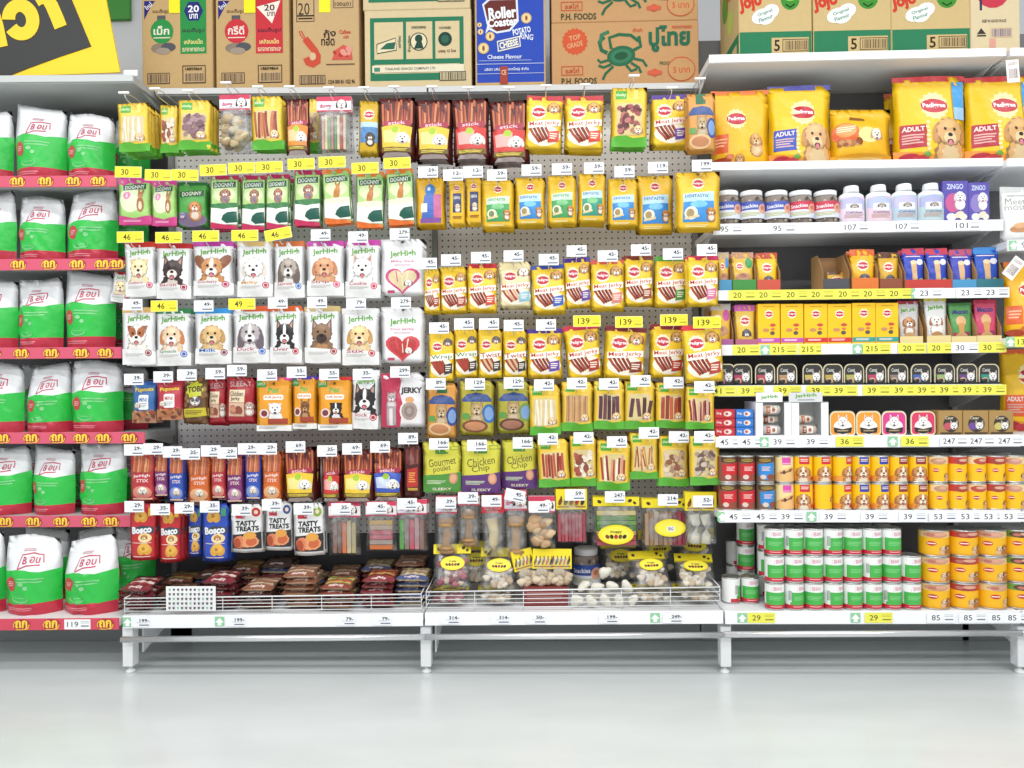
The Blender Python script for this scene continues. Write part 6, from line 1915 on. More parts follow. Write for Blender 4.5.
def bottle(c1, c2):
    r, h = 0.05, 0.145
    def ring(rr, z):
        return (rr, z)
    bm = lathe_bm([(0, 0), (r * 0.9, 0), (r, 0.008), (r, h * 0.66), (r * 0.93, h * 0.76), (r * 0.6, h * 0.83), (r * 0.5, h * 0.84)], 24)
    for v in bm.verts:
        v.co.y *= 0.62
    body = bm_mesh('bottle_body', bm, lin('#eceef2'), True, 'plastic')
    cap = bm_mesh('cap', lathe_bm([(0, h * 0.83), (r * 0.56, h * 0.83), (r * 0.58, h * 0.86), (r * 0.55, h * 0.98), (r * 0.5, h), (0, h)], 20), lin('#f0f2f4'), True, 'plastic')
    A = Art(120, 130)
    A.part('bottle_label').rrect(4, 0, 116, 128, 14, c1).poly([(4, 14), (60, 0), (116, 20), (116, 70), (4, 60)], c2).rrect(30, 38, 90, 74, 5, '#e8eaee')
    dog(A, 60, 50, 13, '#a89c90', '#5c4c48', '#e8e4de', body=False, tongue=None)
    A.text('Calcium', 60, 84, w=60, h=12, c='#7c6c94').lines(24, 94, 96, 116, 4, '#c8a8a0')
    g, n = half_cyl_grid(r * 1.004, h * 0.06, h * 0.7, ys=0.63)
    return Kind('supplement_bottle', 'bottle', 2 * r, h, [('bottle_body', body, None), ('cap', cap, None)] + [(a, b, 0) for a, b in A.build(g, n, 'label')], 0.062)
for i, (x, c1, c2, y) in enumerate(((851, '#e2d0e0', '#bcbce0', 187), (878, '#e4c8d4', '#b8c2e0', 186), (903.5, '#b0cad8', '#c4c0e0', 185), (930, '#b4cdd0', '#aeb2d8', 184.5))):
    bt = bottle(c1, c2)
    stand(bt, x - 12.5, x + 12.5, y, S3, YU + 0.045, '%s white supplement bottle beside the jars' % ORD[i], uniform=True)
    stand(bt, x - 12.5, x + 12.3, y + 1.5, S3, YU + 0.125, 'white bottle hidden behind the %s front bottle' % ORD[i], uniform=True)
def purple_box(c):
    A = Art(25, 38)
    A.part('lettering').text('ZiNGO', 12, 5, w=17, h=5, c='#c8d0f0', bold=0.03)
    A.part('dog_picture').ell(10, 20, 8, 9, c)
    dog(A, 17, 14, 5.2, '#efeef2', '#dcd8e0', '#f8f6f8')
    A.part('bone_picture').ell(8, 33, 5, 3.5, '#e4e8f0').ell(16, 31, 5, 3, '#e8d8c0', -20).ell(20, 33, 4, 3, '#f0e6d0')
    return carton(A, 0.103, 0.155, 0.05, '#5a50a8', 'treat_box', 'box', 'card', 0.001)
stand(purple_box('#c85c90'), 943, 967.5, 181, S3, YU + 0.03, 'purple treat box with pink motif and white dog')
stand(purple_box('#8c7cc0'), 968.5, 989, 182.5, S3, YU + 0.03, 'purple treat box at the bottle shelf end')

# ---------------------------------------------------------------- sachets standing in open cartons
def open_carton(w, h, d, col, lip=0.32, notch=False, sidecol=None):
    t = 0.0015
    parts = []
    c = lin(col)
    parts.append(('carton_base', bm_mesh('carton_base', box_bm(-w / 2, w / 2, 0, d, 0, t), c, False, 'card'), None))
    parts.append(('front_lip', bm_mesh('front_lip', box_bm(-w / 2, w / 2, 0, t, t, h * lip), c, False, 'card'), None))
    parts.append(('back_wall', bm_mesh('back_wall', box_bm(-w / 2, w / 2, d - t, d, t, h * 0.96), lin('#a87c50'), False, 'card'), None))
    for sgn in (-1, 1):
        bm = bmesh.new()
        x0, x1 = sorted((sgn * w / 2, sgn * (w / 2 - t)))
        pr = [(t, t), (d - t, t), (d - t, h * 0.96), (d * 0.45, h * 0.96), (t, h * (lip + 0.18))]
        vs = [bm.verts.new((x, p[0], p[1])) for x in (x0, x1) for p in pr]
        bm.faces.new(vs[:5][::-1]); bm.faces.new(vs[5:])
        for i in range(5):
            bm.faces.new([vs[i], vs[(i + 1) % 5], vs[5 + (i + 1) % 5], vs[5 + i]])
        parts.append(('side_wall', bm_mesh('side_wall', bm, lin(sidecol or '#b08858'), False, 'card'), None))
    return Kind('display_carton', 'carton', w, h, parts, d)
def wet_sachet(base, topc, foot, kind):
    W, H = 120, 215
    A = Art(W, H)
    A.part('top_seal').rect(0, 0, W, 34, topc)
    if kind == 'ped':
        rosette(A, W * 0.5, 86, 28)
        A.part('dog_picture')
        dog(A, W * 0.55, 150, 24, '#5c5860', '#3c3840', '#efece8', body=False)
    elif kind == 'beef':
        rosette(A, W * 0.36, 78, 20)
        A.part('green_disc').ell(W * 0.78, 60, 20, 30, foot)
        A.part('meat_picture').ell(W * 0.5, 140, 42, 26, '#c09070').ell(W * 0.46, 132, 24, 12, '#a86c50')
    else:
        A.part('lettering').lines(14, 40, 100, 50, 1, '#f0d8d8')
        A.part('cone_picture').poly([(W * 0.36, 70), (W * 0.64, 70), (W * 0.6, 176), (W * 0.4, 176)], '#d8b080').ell(W * 0.5, 74, 18, 12, '#e8d0a8')
        A.part('white_spot').ell(W * 0.78, 72, 18, 16, '#e6e4ee').ell(W * 0.8, 170, 16, 14, '#a8a46c')
    return pouch(A, 22, 38, base, 0.012, 'stand', 'food_sachet', 'sachet')
WS = {'ped': wet_sachet('#f0c022', '#b84a34', '#b84a34', 'ped'), 'pedo': wet_sachet('#f0b422', '#d8642c', '#d8642c', 'ped'), 'pedb': wet_sachet('#d8a82a', '#5c3424', '#5c3424', 'ped'), 'beefg': wet_sachet('#e0b84a', '#c09070', '#3c9a58', 'beef'), 'beefb': wet_sachet('#e0b040', '#b8a890', '#3f88c8', 'beef'),
      'coner': wet_sachet('#2f48b8', '#c83c54', '', 'cone'), 'conep': wet_sachet('#3a44b0', '#b8506c', '', 'cone'), 'coneb': wet_sachet('#2450b8', '#3f88d0', '', 'cone'), 'pedm': wet_sachet('#e8c04a', '#c85cac', '#c85cac', 'ped'), 'beefm': wet_sachet('#e0b040', '#c8c0b8', '#c84c9c', 'beef')}
def carton_with(x0, x1, ytop, s, ccol, sk, label, slabel, lip=0.3, n=2, htop=None, Y=YU + 0.01):
    k = Y / FPX
    c = P((x0 + x1) / 2, ytop, Y)
    z = s.z(c.x) + 0.0006
    w, h = (x1 - x0) * k - 0.001, c.z - z
    put(open_carton(w, h * 0.97, 0.13, ccol, lip), (c.x, Y, z), label)
    if not sk:
        return
    kd = WS[sk] if isinstance(sk, str) else sk
    for i in range(n):
        sx = (w - 0.006) / kd.w
        put(kd, (c.x, Y + 0.024 + 0.035 * i, z + 0.002), slabel if i == 0 else 'behind the ' + slabel, None, (math.radians(-2), 0, 0), (sx, 1, (h * (1.0 - 0.01 * i) - 0.002) / kd.h))
carton_with(719, 731.5, 251, S4, '#4a90b8', 'beefb', 'narrow blue-lipped carton at the left shelf end', 'sachet with blue disc in narrow carton')
carton_with(732.5, 756, 251, S4, '#3c8c3c', 'beefg', 'green-lipped open carton on the 20 shelf', 'sachet with green disc and meat picture')
carton_with(757, 780, 251.5, S4, '#c8503c', 'ped', 'red-lipped open carton on the 20 shelf', 'yellow sachet with red top, red-lipped carton')
carton_with(823, 849, 250, S4, '#4a4a50', None, 'nearly empty grey-lipped carton mid shelf', '')
pb = P(838, 268, YU + 0.06)
put(WS['pedb'], (pb.x, YU + 0.06, S4.z(pb.x) + 0.003), 'slumped sachet inside the nearly empty carton', None, (math.radians(-12), 0, 0), (1, 1, 0.55))
carton_with(852, 878, 248, S4, '#d8742c', 'pedo', 'orange-lipped open carton on the 20 shelf', 'yellow sachet with orange top, wider carton')
carton_with(880, 902, 251, S4, '#8c4a30', 'pedb', 'brown-lipped open carton on the 20 shelf', 'yellow sachet with brown top')
for a, b, y, c, k_, t in ((905, 928, 247, '#c03c34', 'coner', 'first red-lipped carton of blue cone sachets'), (928.5, 951.5, 247, '#c03c34', 'coner', 'second red-lipped carton of blue cone sachets'), (952.5, 976, 248, '#4a94c0', 'conep', 'light-blue-lipped carton of blue cone sachets'), (977, 1003, 246, '#2f7480', 'coneb', 'teal-lipped carton of blue cone sachets')):
    carton_with(a, b, y, S4, c, k_, t, 'blue cone sachet in the ' + t.split(' carton')[0] + ' carton', 0.24)
# fifth shelf
carton_with(711, 733, 303, S5, '#a85c94', 'beefm', 'magenta-lipped carton at left end, boxes shelf', 'sachet with magenta disc and meat picture', 0.16)
carton_with(735.5, 757.5, 304, S5, '#b0607c', 'pedm', 'pink-lipped carton beside the yellow boxes', 'yellow sachet with magenta top', 0.16)
def ybox(band):
    A = Art(22, 41)
    rosette(A, 11, 10, 4.2)
    A.part('food_picture').ell(15, 21, 3, 1.6, '#c84a3c').ell(8, 26, 3.4, 1.8, '#c88a5c').ell(15, 25, 2, 1.2, '#d86a4c').ell(14.5, 29, 2.4, 2, '#5c5048')
    A.part('colour_band').rect(0, 34, 22, 38.5, band).lines(3, 35.2, 16, 37.4, 2, '#f4e0e0')
    A.part('lettering').lines(5, 2, 17, 3.2, 1, '#c89a20')
    return carton(A, 0.09, 0.17, 0.12, '#f6c212', 'food_box', 'box', 'card', 0.001)
for i, (a, b, c, t) in enumerate(((758, 779.5, '#c04cb0', 'first yellow food box with magenta band'), (781, 803, '#c04cb0', 'second yellow food box with magenta band'), (804.5, 827, '#d02c34', 'first yellow food box with red band'), (828, 851, '#d02c34', 'second yellow food box with red band'), (852.5, 875, '#2f9c94', 'first yellow food box with teal band'), (876, 898, '#2f9c94', 'second yellow food box with teal band'))):
    stand(ybox(c), a, b, 304 if i < 4 else 303, S5, YU + 0.012, t)
def treat_sachet(base, word, dogkw=None, dk='#5c2430', cone=False):
    W, H = 110, 215
    A = Art(W, H)
    A.part('top_seal').rect(0, 0, W, 16, dk)
    A.part('lettering').text(word, W * 0.5, 48, w=W * 0.7, h=26, c='#5fa534' if dogkw else '#3a3c80', rot=-3, bold=0.04)
    if dogkw:
        A.part('dog_picture')
        dog(A, W * 0.5, 108, 30, **dogkw)
    if cone:
        A.part('cone_picture').ell(W * 0.5, 100, 24, 30, '#e0b080').poly([(W * 0.34, 110), (W * 0.66, 110), (W * 0.56, 180), (W * 0.42, 180)], '#d09858').ell(W * 0.24, 170, 12, 10, '#b83048').ell(W * 0.74, 165, 14, 12, '#8c3c5c')
    A.part('treat_picture').ell(W * 0.5, 185, 30, 26, '#c89c68' if base != '#e6e6e4' else '#b88a58')
    return pouch(A, 22, 40, base, 0.012, 'stand', 'treat_sachet', 'sachet')
for a, b, y, kd, t, st in ((900, 922.5, 300, treat_sachet('#d0cccc', 'JerHigh', dict(fur='#c08a5c', ear='#8c5434', muz='#f4efe8'), '#b02c44'), 'first cream-lipped carton on boxes shelf', 'grey treat sachet with brown dog, crimson top'),
                           (927, 950.5, 297, treat_sachet('#e6e6e4', 'JerHigh', dict(fur='#f0e8de', ear='#a86c48', muz='#faf6f0'), '#d8c83c'), 'second cream-lipped carton on boxes shelf', 'white treat sachet with brown-eared dog'),
                           (951.5, 976, 302, treat_sachet('#5a9a54', 'Mezzo', None, '#3c7c3c', True), 'third cream-lipped carton on boxes shelf', 'green treat sachet with ice-cream cone'),
                           (977, 1001, 299, treat_sachet('#cf4a6c', 'Mezzo', None, '#c83050', True), 'fourth cream-lipped carton on boxes shelf', 'pink treat sachet with ice-cream cone')):
    carton_with(a, b, y, S5, '#e2cf92', kd, t, st, 0.18)

# ---------------------------------------------------------------- small food trays facing forward
def arch_pts(w, h, r0, r1, n=6):
    p = []
    for cx, cz, a0, r in ((w / 2 - r1, h - r1, 0, r1), (-w / 2 + r1, h - r1, 90, r1), (-w / 2 + r0, r0, 180, r0), (w / 2 - r0, r0, 270, r0)):
        for i in range(n + 1):
            a = math.radians(a0 + 90 * i / n)
            p.append((cx + r * math.cos(a), cz + r * math.sin(a)))
    return p
def ext(name, pts, y0, y1, col, mat='plastic', s1=1.0):
    n = len(pts)
    cz = sum(p[1] for p in pts) / n
    v = [(x, y0, z) for x, z in pts] + [(x * s1, y1, cz + (z - cz) * s1) for x, z in pts]
    f = [tuple(range(n)), tuple(range(n, 2 * n))[::-1]] + [(i, n + i, n + (i + 1) % n, (i + 1) % n) for i in range(n)]
    return mesh_from(name, v, f, lin(col), False, mat)
def tray(bg_, patch, w=0.082, h=0.075, word='Cesar', rim='#e8dcb8', mode=0):
    parts = [('tray_rim', ext('tray_rim', arch_pts(w, h, 0.012, 0.022), 0, 0.004, rim), None)]
    parts.append(('tray_cup', ext('tray_cup', [(x * 0.9, 0.004 + z * 0.9) for x, z in arch_pts(w, h, 0.012, 0.022)], 0.0042, 0.03, '#c8c4bc', 'plastic', 0.85), None))
    A = Art(100, 100 * h / w)
    H = A.H
    m = 0.09
    A.part('lid_film').poly([(50 + x / w * 100 * (1 - m), H / 2 - (z - h / 2) / h * H * (1 - m)) for x, z in arch_pts(w, h, 0.012, 0.022)], bg_)
    if mode == 0:
        A.part('lettering').text(word, 36, H * 0.28, w=38, h=16, c='#d8d8d4', rot=-4)
        A.part('colour_patch').poly([(10, H * 0.5), (50, H * 0.5), (50, H * 0.92), (14, H * 0.92)], patch)
        A.part('food_picture').ell(30, H * 0.76, 16, 12, '#d8b08c')
        A.part('dog_picture')
        dog(A, 68, H * 0.6, 21, '#f2f0ec', '#e2ddd6', '#faf9f6', 'point', body=False, tongue=None)
    else:
        A.part('dog_picture').ell(50, H * 0.66, 36, 28, '#f6f2ee')
        dog(A, 50, H * 0.42, 20, '#f8f5f1', '#f2ede6', '#fdfcfa', 'point', body=False, tongue=None)
        A.part('black_ribbon').poly([(14, H * 0.66), (50, H * 0.74), (86, H * 0.66), (82, H * 0.88), (50, H * 0.94), (18, H * 0.88)], '#2c2624').lines(28, H * 0.78, 72, H * 0.84, 2, '#d8c08c')
    g, n = plane_grid(-w / 2, w / 2, 0, h, 0.0)
    for pn, me in A.build(g, n, 'card'):
        parts.append((pn, me, 0))
    return Kind('food_tray', 'tray', w, h, parts, 0.03)
cols = ['#b06c9c', '#b84468', '#c04c64', '#b89068', '#c8b85c', '#c0a850', '#b8b45c', '#c0446c', '#8c8078', '#4a6cb8', '#9cb878', '#6a4a8c', '#2f9c88']
nm = ['lilac', 'plum', 'rose', 'tan', 'mustard', 'gold', 'pale yellow', 'pink', 'grey', 'blue', 'pale green', 'purple', 'teal']
xs = (725, 742, 765, 787, 812.6, 833, 854, 876, 898, 921, 944.6, 967, 989)
for i, x in enumerate(xs):
    kd = tray('#3a3834', cols[i])
    Y = YU + 0.035
    stand(kd, x - 9.8, x + 9.8, 364, S6, Y, 'small arched food tray with %s patch' % nm[i], dz=0.0)
    for b in range(2):
        stand(kd, x - 9.7, x + 9.7, 364.3, S6, Y + 0.045 * (b + 1), 'tray behind the small %s tray' % nm[i], 'trays behind the small %s tray' % nm[i])
    # black pusher lip in front of each row
    p = P(x, 383, YU + 0.012)
    bm = bmesh.new()
    box_bm(-0.046, 0.046, 0, 0.012, 0, 0.012, 0.001, bm)
    lip = bm_mesh('tray_lip', bm, None, False, 'blackplastic')
    knob = bm_mesh('pull_tab', tube_bm([(-0.036, -0.002, 0.016), (-0.012, -0.002, 0.02)], 0.007, 8), None, True, 'blackplastic')
    z = S6.z(p.x) + 0.0005
    put(Kind('shelf_pusher', 'pusher', .1, .01, [('tray_lip', lip, None), ('pull_tab', knob, 0)]), (p.x, YU + 0.011, z), 'black plastic lip before the small %s tray' % nm[i], scale=(min(1, 0.9 if i not in (0,) else 0.7), 1, 1))

# seventh shelf: stacked flat trays, counter dispensers, orange and pink trays, gold cartons
def flat_tray(c):
    W, H = 125, 48
    A = Art(W, H)
    A.part('front_print').rect(0, 0, W, H, c).ell(80, 24, 26, 16, '#e6d4cc').ell(74, 24, 10, 9, '#a8503c').text('Dog', 24, 22, w=30, h=18, c='#f2e6e2')
    return carton(A, 0.085, 0.033, 0.09, '#b8242c' if c == '#c02c34' else '#2f6cc0', 'food_tray', 'tray', 'card', 0.002)
for nme, c, x0, x1 in (('red', '#c02c34', 715, 735), ('blue', '#2f78c8', 736, 753.5)):
    kd = flat_tray(c)
    cc = P((x0 + x1) / 2, 420, 3.04)
    hh = (P(x0, 409.5, 3.04).z - S7.z(cc.x)) / 3
    for i in range(3):
        put(kd, (cc.x, 3.04, S7.z(cc.x) + 0.0006 + hh * i), 'flat %s food tray, %s of its stack' % (nme, ('bottom', 'middle', 'top')[i]), None, scale=((x1 - x0) * 3.04 / FPX / kd.w, 1, (hh - 0.001) / kd.h))
def dispenser(w, h, d, hw, hh, grey, sub_):
    t = 0.002
    c = lin('#e8e9ea')
    parts = [('base', bm_mesh('base', box_bm(-w / 2, w / 2, 0, d, 0, t), c, False, 'card'), None), ('back_wall', bm_mesh('back_wall', box_bm(-w / 2, w / 2, d - t, d, t, h), c, False, 'card'), None)]
    for sg in (-1, 1):
        parts.append(('side_wall', bm_mesh('side_wall', box_bm(*sorted((sg * w / 2, sg * (w / 2 - t))), t, d - t, t, h), c, False, 'card'), None))
        parts.append(('front_flap', bm_mesh('front_flap', box_bm(*sorted((sg * w / 2, sg * (w / 2 - w * 0.2))), 0, t, t, h * 0.98), c, False, 'card'), None))
    parts.append(('header_card', bm_mesh('header_card', box_bm(-hw / 2 - w * 0.12, hw / 2 - w * 0.12, -0.001, 0.001, h, h + hh, 0.0), lin('#d4d5d6' if grey else '#efefee'), False, 'card'), None))
    A = Art(100, 100 * hh / hw)
    A.part('lettering').text('JerHigh', 50, A.H * (0.36 if sub_ else 0.5), w=64, h=A.H * 0.46, c='#5fa534', rot=-3, bold=0.03)
    if sub_:
        A.lines(26, A.H * 0.74, 76, A.H * 0.88, 1, '#6a6a6c')
    g, n = plane_grid(-hw / 2 - w * 0.12, hw / 2 - w * 0.12, h, h + hh, -0.001)
    for pn, me in A.build(g, n, 'card'):
        parts.append((pn, me, len(parts) - 1))
    return Kind('counter_dispenser', 'dispenser', w, h, parts, d)
def treat_roll(c1, c2):
    w = 0.085
    bm = tube_bm([(-w / 2, 0, 0.02), (-w * 0.42, 0, 0.02), (0, 0, 0.02), (w * 0.42, 0, 0.02), (w / 2, 0, 0.02)], [0.008, 0.018, 0.02, 0.018, 0.008], 12)
    a = bm_mesh('roll_wrapper', bm, lin(c1), True, 'film')
    th = np.linspace(math.pi * 1.1, math.pi * 1.9, 7)
    g = np.array([[(x, 0.0206 * math.sin(t), 0.02 + 0.0206 * math.cos(t + math.pi / 2) * 1.0) for x in (-w * 0.3, w * 0.3)] for t in th[::-1]])
    g = np.array([[(x, -0.0204 * math.sin(q), 0.02 + 0.0204 * math.cos(q)) for x in (-w * 0.3, w * 0.3)] for q in np.linspace(0.5, 2.6, 7)])
    n = np.array([[(0, -math.sin(q), math.cos(q)) for x in (0, 1)] for q in np.linspace(0.5, 2.6, 7)])
    A = Art(100, 60)
    A.part('wrapper_print').rect(8, 8, 92, 52, '#efeae6').rect(8, 8, 40, 52, c2).ell(66, 30, 14, 12, '#b0642c').lines(16, 20, 36, 44, 3, '#f0d8c8')
    return Kind('treat_roll', 'roll', w, 0.04, [('roll_wrapper', a, None)] + [(p, m, 0) for p, m in A.build(g, n, 'film')], 0.04)
ROLLS = [treat_roll('#d8d0cc', '#b83c34'), treat_roll('#d4c4b4', '#8c3c24'), treat_roll('#dcd4c8', '#c86c34')]
for q, (x0, x1, yt, hx, label) in enumerate(((756, 791, 402, 26, 'white counter dispenser with small white header'), (792, 828, 402, 33, 'white counter dispenser with grey header card'))):
    Y = 3.03
    cc = P((x0 + x1) / 2, yt, Y)
    z = S7.z(cc.x) + 0.0006
    k = Y / FPX
    h = cc.z - z
    w = (x1 - x0) * k
    put(dispenser(w, h, 0.16, hx * k, 9.5 * k, q == 1, q == 1), (cc.x, Y, z), label)
    for i in range(3 if q == 0 else 2):
        sc = 0.8
        put(ROLLS[(i + q) % 3], (cc.x, Y + 0.045 + 0.03 * (i % 2), z + 0.0025 + i * 0.0415), '%s wrapped treat roll in dispenser with %s header' % (('lowest', 'middle', 'top')[i], 'grey' if q else 'white'), None, (0, 0, 0.0 if q == 0 or i == 0 else 0.25), (min(1.0, (w * 0.9) / 0.085) * 0.98, 1, 1))
for x0, x1, c, t in ((830, 855, '#e89a34', 'first orange rimmed tray with white dog'), (856.5, 880.5, '#e89a34', 'second orange rimmed tray with white dog'), (882, 906, '#d8408c', 'magenta rimmed tray with white dog'), (911, 935, '#d83c64', 'crimson rimmed tray with white dog')):
    kd = tray(c, c, 0.1, 0.088, mode=1)
    stand(kd, x0, x1, 411.5, S7, 3.045, t)
    for b in range(2):
        stand(kd, x0, x1, 411.0, S7, 3.045 + 0.05 * (b + 1), 'tray behind the ' + t, 'trays behind the ' + t)
def gold_box(c):
    A = Art(25, 25)
    A.part('window').ell(13, 13.5, 8.5, 8.8, '#3c342c', 0, 16)
    A.part('colour_patch').ell(9.5, 16, 4.5, 4, c)
    A.part('dog_picture')
    dog(A, 16, 15.5, 4.4, '#e8e2da', '#d8d0c4', '#f4f0ea', 'point', body=False, tongue=None)
    A.part('lettering').text('Cesar', 11, 7, w=9, h=3.2, c='#d8ccb0')
    A.part('foot_shadow_band').rect(1, 22.4, 24, 24.4, '#4a3a28')
    return carton(A, 0.1, 0.1, 0.13, '#a8864e', 'food_box', 'box', 'card', 0.0015)
for x0, x1, c, t in ((939, 962, '#c05464', 'gold carton with rose patch and white dog'), (963.5, 988, '#6c4c94', 'gold carton with purple patch and white dog'), (989.5, 1013, '#c8bc6c', 'gold carton with yellow patch and white dog')):
    stand(gold_box(c), x0, x1, 411, S7, 3.03, t)

# ---------------------------------------------------------------- cans
def can_art(base):
    A = Art(157, 145)
    A.base = base
    return A
def can_meat(c):
    A = can_art('#8c5244' if c != '#2f88d0' else '#7c6454')
    A.part('dark_top').poly([(20, 0), (137, 0), (137, 20), (80, 36), (20, 28)], '#4a3a2c').ell(70, 18, 34, 10, '#a88c3c').lines(44, 14, 96, 22, 2, '#2c241c')
    A.part('colour_wedge').poly([(30, 44), (128, 30), (124, 104), (78, 136), (34, 116)], c).lines(52, 56, 100, 84, 4, '#f0c8c0')
    A.part('food_picture').ell(60, 118, 16, 14, '#d8c8bc').ell(100, 116, 22, 16, '#8c4a34')
    return can_kind(A, 0.075, 0.108)
def can_puppy():
    A = can_art('#f2d898')
    A.part('colour_tab').rect(60, 2, 108, 44, '#d850a8').rect(60, 34, 108, 38, '#f0c0e0')
    A.part('dog_picture').poly([(20, 100), (60, 76), (120, 56), (140, 80), (120, 145), (20, 145)], '#e8b878').line([(50, 96), (84, 88), (120, 70)], 9, '#8c5a3c').ell(70, 90, 8, 12, '#5c3a2c').ell(104, 78, 8, 10, '#7c4a34')
    return can_kind(A, 0.075, 0.108)
def can_dog(tab, tw=0.0, plain=False):
    A = can_art('#f6c418')
    sh = tw
    if not plain:
        A.part('colour_tab').rect(58 + sh, 0, 112 + sh, 42, tab).lines(64 + sh, 10, 104 + sh, 30, 2, '#f0d8c8')
        A.part('orange_foot').poly([(10, 145), (20, 112), (140, 108), (148, 145)], '#e8963c')
        A.part('dog_picture')
        dog(A, 78 + sh, 86, 37, '#c88c54', '#b06c3c', '#f0e0c8', 'flop', body=True, blaze='#f6ecdc', tongue='#c85050')
        A.part('meat_picture').ell(125, 128, 16, 12, '#b83428')
    else:
        A.part('dog_picture')
        dog(A, 138, 84, 24, '#c88c54', '#b06c3c', '#f0e0c8', 'flop', body=False)
        A.part('red_side').rect(0, 0, 24, 145, '#d84434').lines(2, 30, 20, 120, 8, '#f0d8a0')
    return can_kind(A, 0.075, 0.108)
def can_stew(top, redtop, sh=0):
    A = can_art('#f4c01a')
    A.part('food_top').poly([(10, 0), (147, 0), (147, 40), (10, 40)], '#c8342c' if redtop else '#f0d49c').ell(70 + sh, 24, 42, 20, top).ell(80 + sh, 18, 26, 9, '#d8a890')
    A.part('brand_logo').ell(56 + sh, 78, 16, 11, '#bf2038').rect(42 + sh, 75, 70 + sh, 80, '#f8e8d0')
    A.part('dog_picture').ell(116 + sh * 0.3, 128, 20, 34, '#d8a468')
    dog(A, 116 + sh * 0.3, 108, 17, '#a8642c' if redtop else '#c89458', '#7c4420', '#f0e2cc', body=False)
    return can_kind(A, 0.075, 0.108)
CANS = [('red meat-label', can_meat('#c8242c')), ('red meat-label', can_meat('#c8242c')), ('blue meat-label', can_meat('#2f88d0')), ('pink-tab puppy', can_puppy()), ('red-tab dog', can_dog('#d02c34', -6)), ('red-tab dog', can_dog('#d02c34')), ('red-tab dog', can_dog('#d02c34', 24)), ('blue-tab dog', can_dog('#2c3ca8')),
        ('blue-tab dog', can_dog('#2c3ca8', 4)), ('maroon-tab dog', can_dog('#8c2c30', 6)), ('maroon-tab dog', can_dog('#8c2c30')), ('stew-picture', can_stew('#c09070', False)), ('stew-picture', can_stew('#a83c34', True, 6)), ('stew-picture', can_stew('#b84c3c', False, 10)), ('stew-picture', can_stew('#a04030', True)), ('stew-picture', can_stew('#c8907c', False, -6)), ('stew-picture', can_stew('#a83c34', True, -4))]
PLAIN = can_dog('#d02c34', 0, True)
cx = [728, 745.5, 765, 784, 803, 822, 841.5, 860.5, 879, 898, 917.5, 937.5, 956.5, 975.5, 994.5, 1013.5]
Yc = 2.98 + 0.045
zb8 = lambda x: S8.z(x)
for i, x in enumerate(cx):
    nme, kd = CANS[i]
    p = P(x, 500, Yc)
    x2 = P(cx[min(i + 1, len(cx) - 1)], 500, Yc).x
    w = (18.6 * Yc / FPX)
    ztop = P(x, 455.5, Yc - 0.03).z
    hh = (ztop - zb8(p.x)) / 2
    for lv in range(2):
        k2 = PLAIN if (i == 5 and lv == 0) else kd
        put(k2, (p.x, Yc, zb8(p.x) + 0.0006 + hh * lv), '%s can, %s column from left, %s tier' % (nme, ORD[i], ('lower', 'upper')[lv]), None, (0, 0, rnd.uniform(-0.18, 0.18)), (w / kd.w, w / kd.w, (hh - 0.0008) / kd.h))
    put(kd, (p.x + 0.004, Yc + 0.09, zb8(p.x) + 0.0006), 'can behind the %s column of labelled cans' % ORD[i], 'cans behind the %s column of labelled cans' % ORD[i], (0, 0, 0), (w / kd.w, w / kd.w, (hh - 0.0008) / kd.h))
    put(kd, (p.x + 0.004, Yc + 0.09, zb8(p.x) + 0.0006 + hh), 'can behind the %s column of labelled cans' % ORD[i], 'cans behind the %s column of labelled cans' % ORD[i], (0, 0, 0), (w / kd.w, w / kd.w, (hh - 0.0008) / kd.h))
def can_green(sh=0, bar=False):
    A = can_art('#eef0ee')
    A.part('green_panel').rect(20 + sh, 46, 150 + sh * 0, 122, '#46b04c').lines(40 + sh, 70, 120, 96, 3, '#7cc880')
    A.part('red_foot').rect(0, 122, 157, 145, '#c42c40').lines(50, 130, 110, 138, 1, '#f0c0c4')
    A.part('brand_logo').text('B', 74 + sh, 24, h=22, c='#e0a0b0', bold=0.02).text('อบ', 96 + sh, 24, w=26, h=16, c='#e0a0b0', bold=0.02).line([(56 + sh, 40), (60 + sh, 12), (112 + sh, 14)], 3, '#ecc8d0')
    if bar:
        A.part('barcode').barcode(24, 30, 42, 104, '#eef0ee', '#3c3c40')
    return can_kind(A, 0.075, 0.108)
CG = [can_green(), can_green(14, True), can_green(-4), can_green(22, True), can_green(6)]
Yg = YF + 0.05
gx = [774.5 + 19.45 * i for i in range(8)]
pat = ((0, 1, 2, 3, 4, 0, 1, 4), (4, 2, 0, 2, 4, 3, 0, 0), (0, 3, 2, 1, 0, 0, 4, 0))
zg = lambda x: decks[2].z(x)
hg = None
for lv in range(3):
    for i, x in enumerate(gx):
        if lv == 2 and i == 7:
            continue
        p = P(x, 600, Yg)
        w = 18.9 * Yg / FPX
        hh = (P(x, 528.5, Yg - 0.03).z - zg(p.x)) / 3
        put(CG[pat[lv][i]], (p.x, Yg, zg(p.x) + 0.0006 + hh * lv), 'white green-panel can, %s front column from left, %s tier' % (ORD[i], ('bottom', 'middle', 'top')[lv]), None, (0, 0, rnd.uniform(-0.2, 0.2)), (w / 0.075, w / 0.075, (hh - 0.0008) / 0.108))
for lv in range(2):
    for i, x in enumerate(gx[:7]):
        p = P(gx[i], 600, Yg)
        hh = (P(x, 528.5, Yg - 0.03).z - zg(p.x)) / 3
        w = 18.9 * Yg / FPX
        put(CG[(i + lv) % 5], (p.x, Yg + 0.09, zg(p.x) + 0.0006 + hh * (lv + 1)), 'green-panel can behind the %s front column' % ORD[i], 'cans behind the %s front column' % ORD[i], (0, 0, 0.2), (w / 0.075, w / 0.075, (hh - 0.0008) / 0.108))
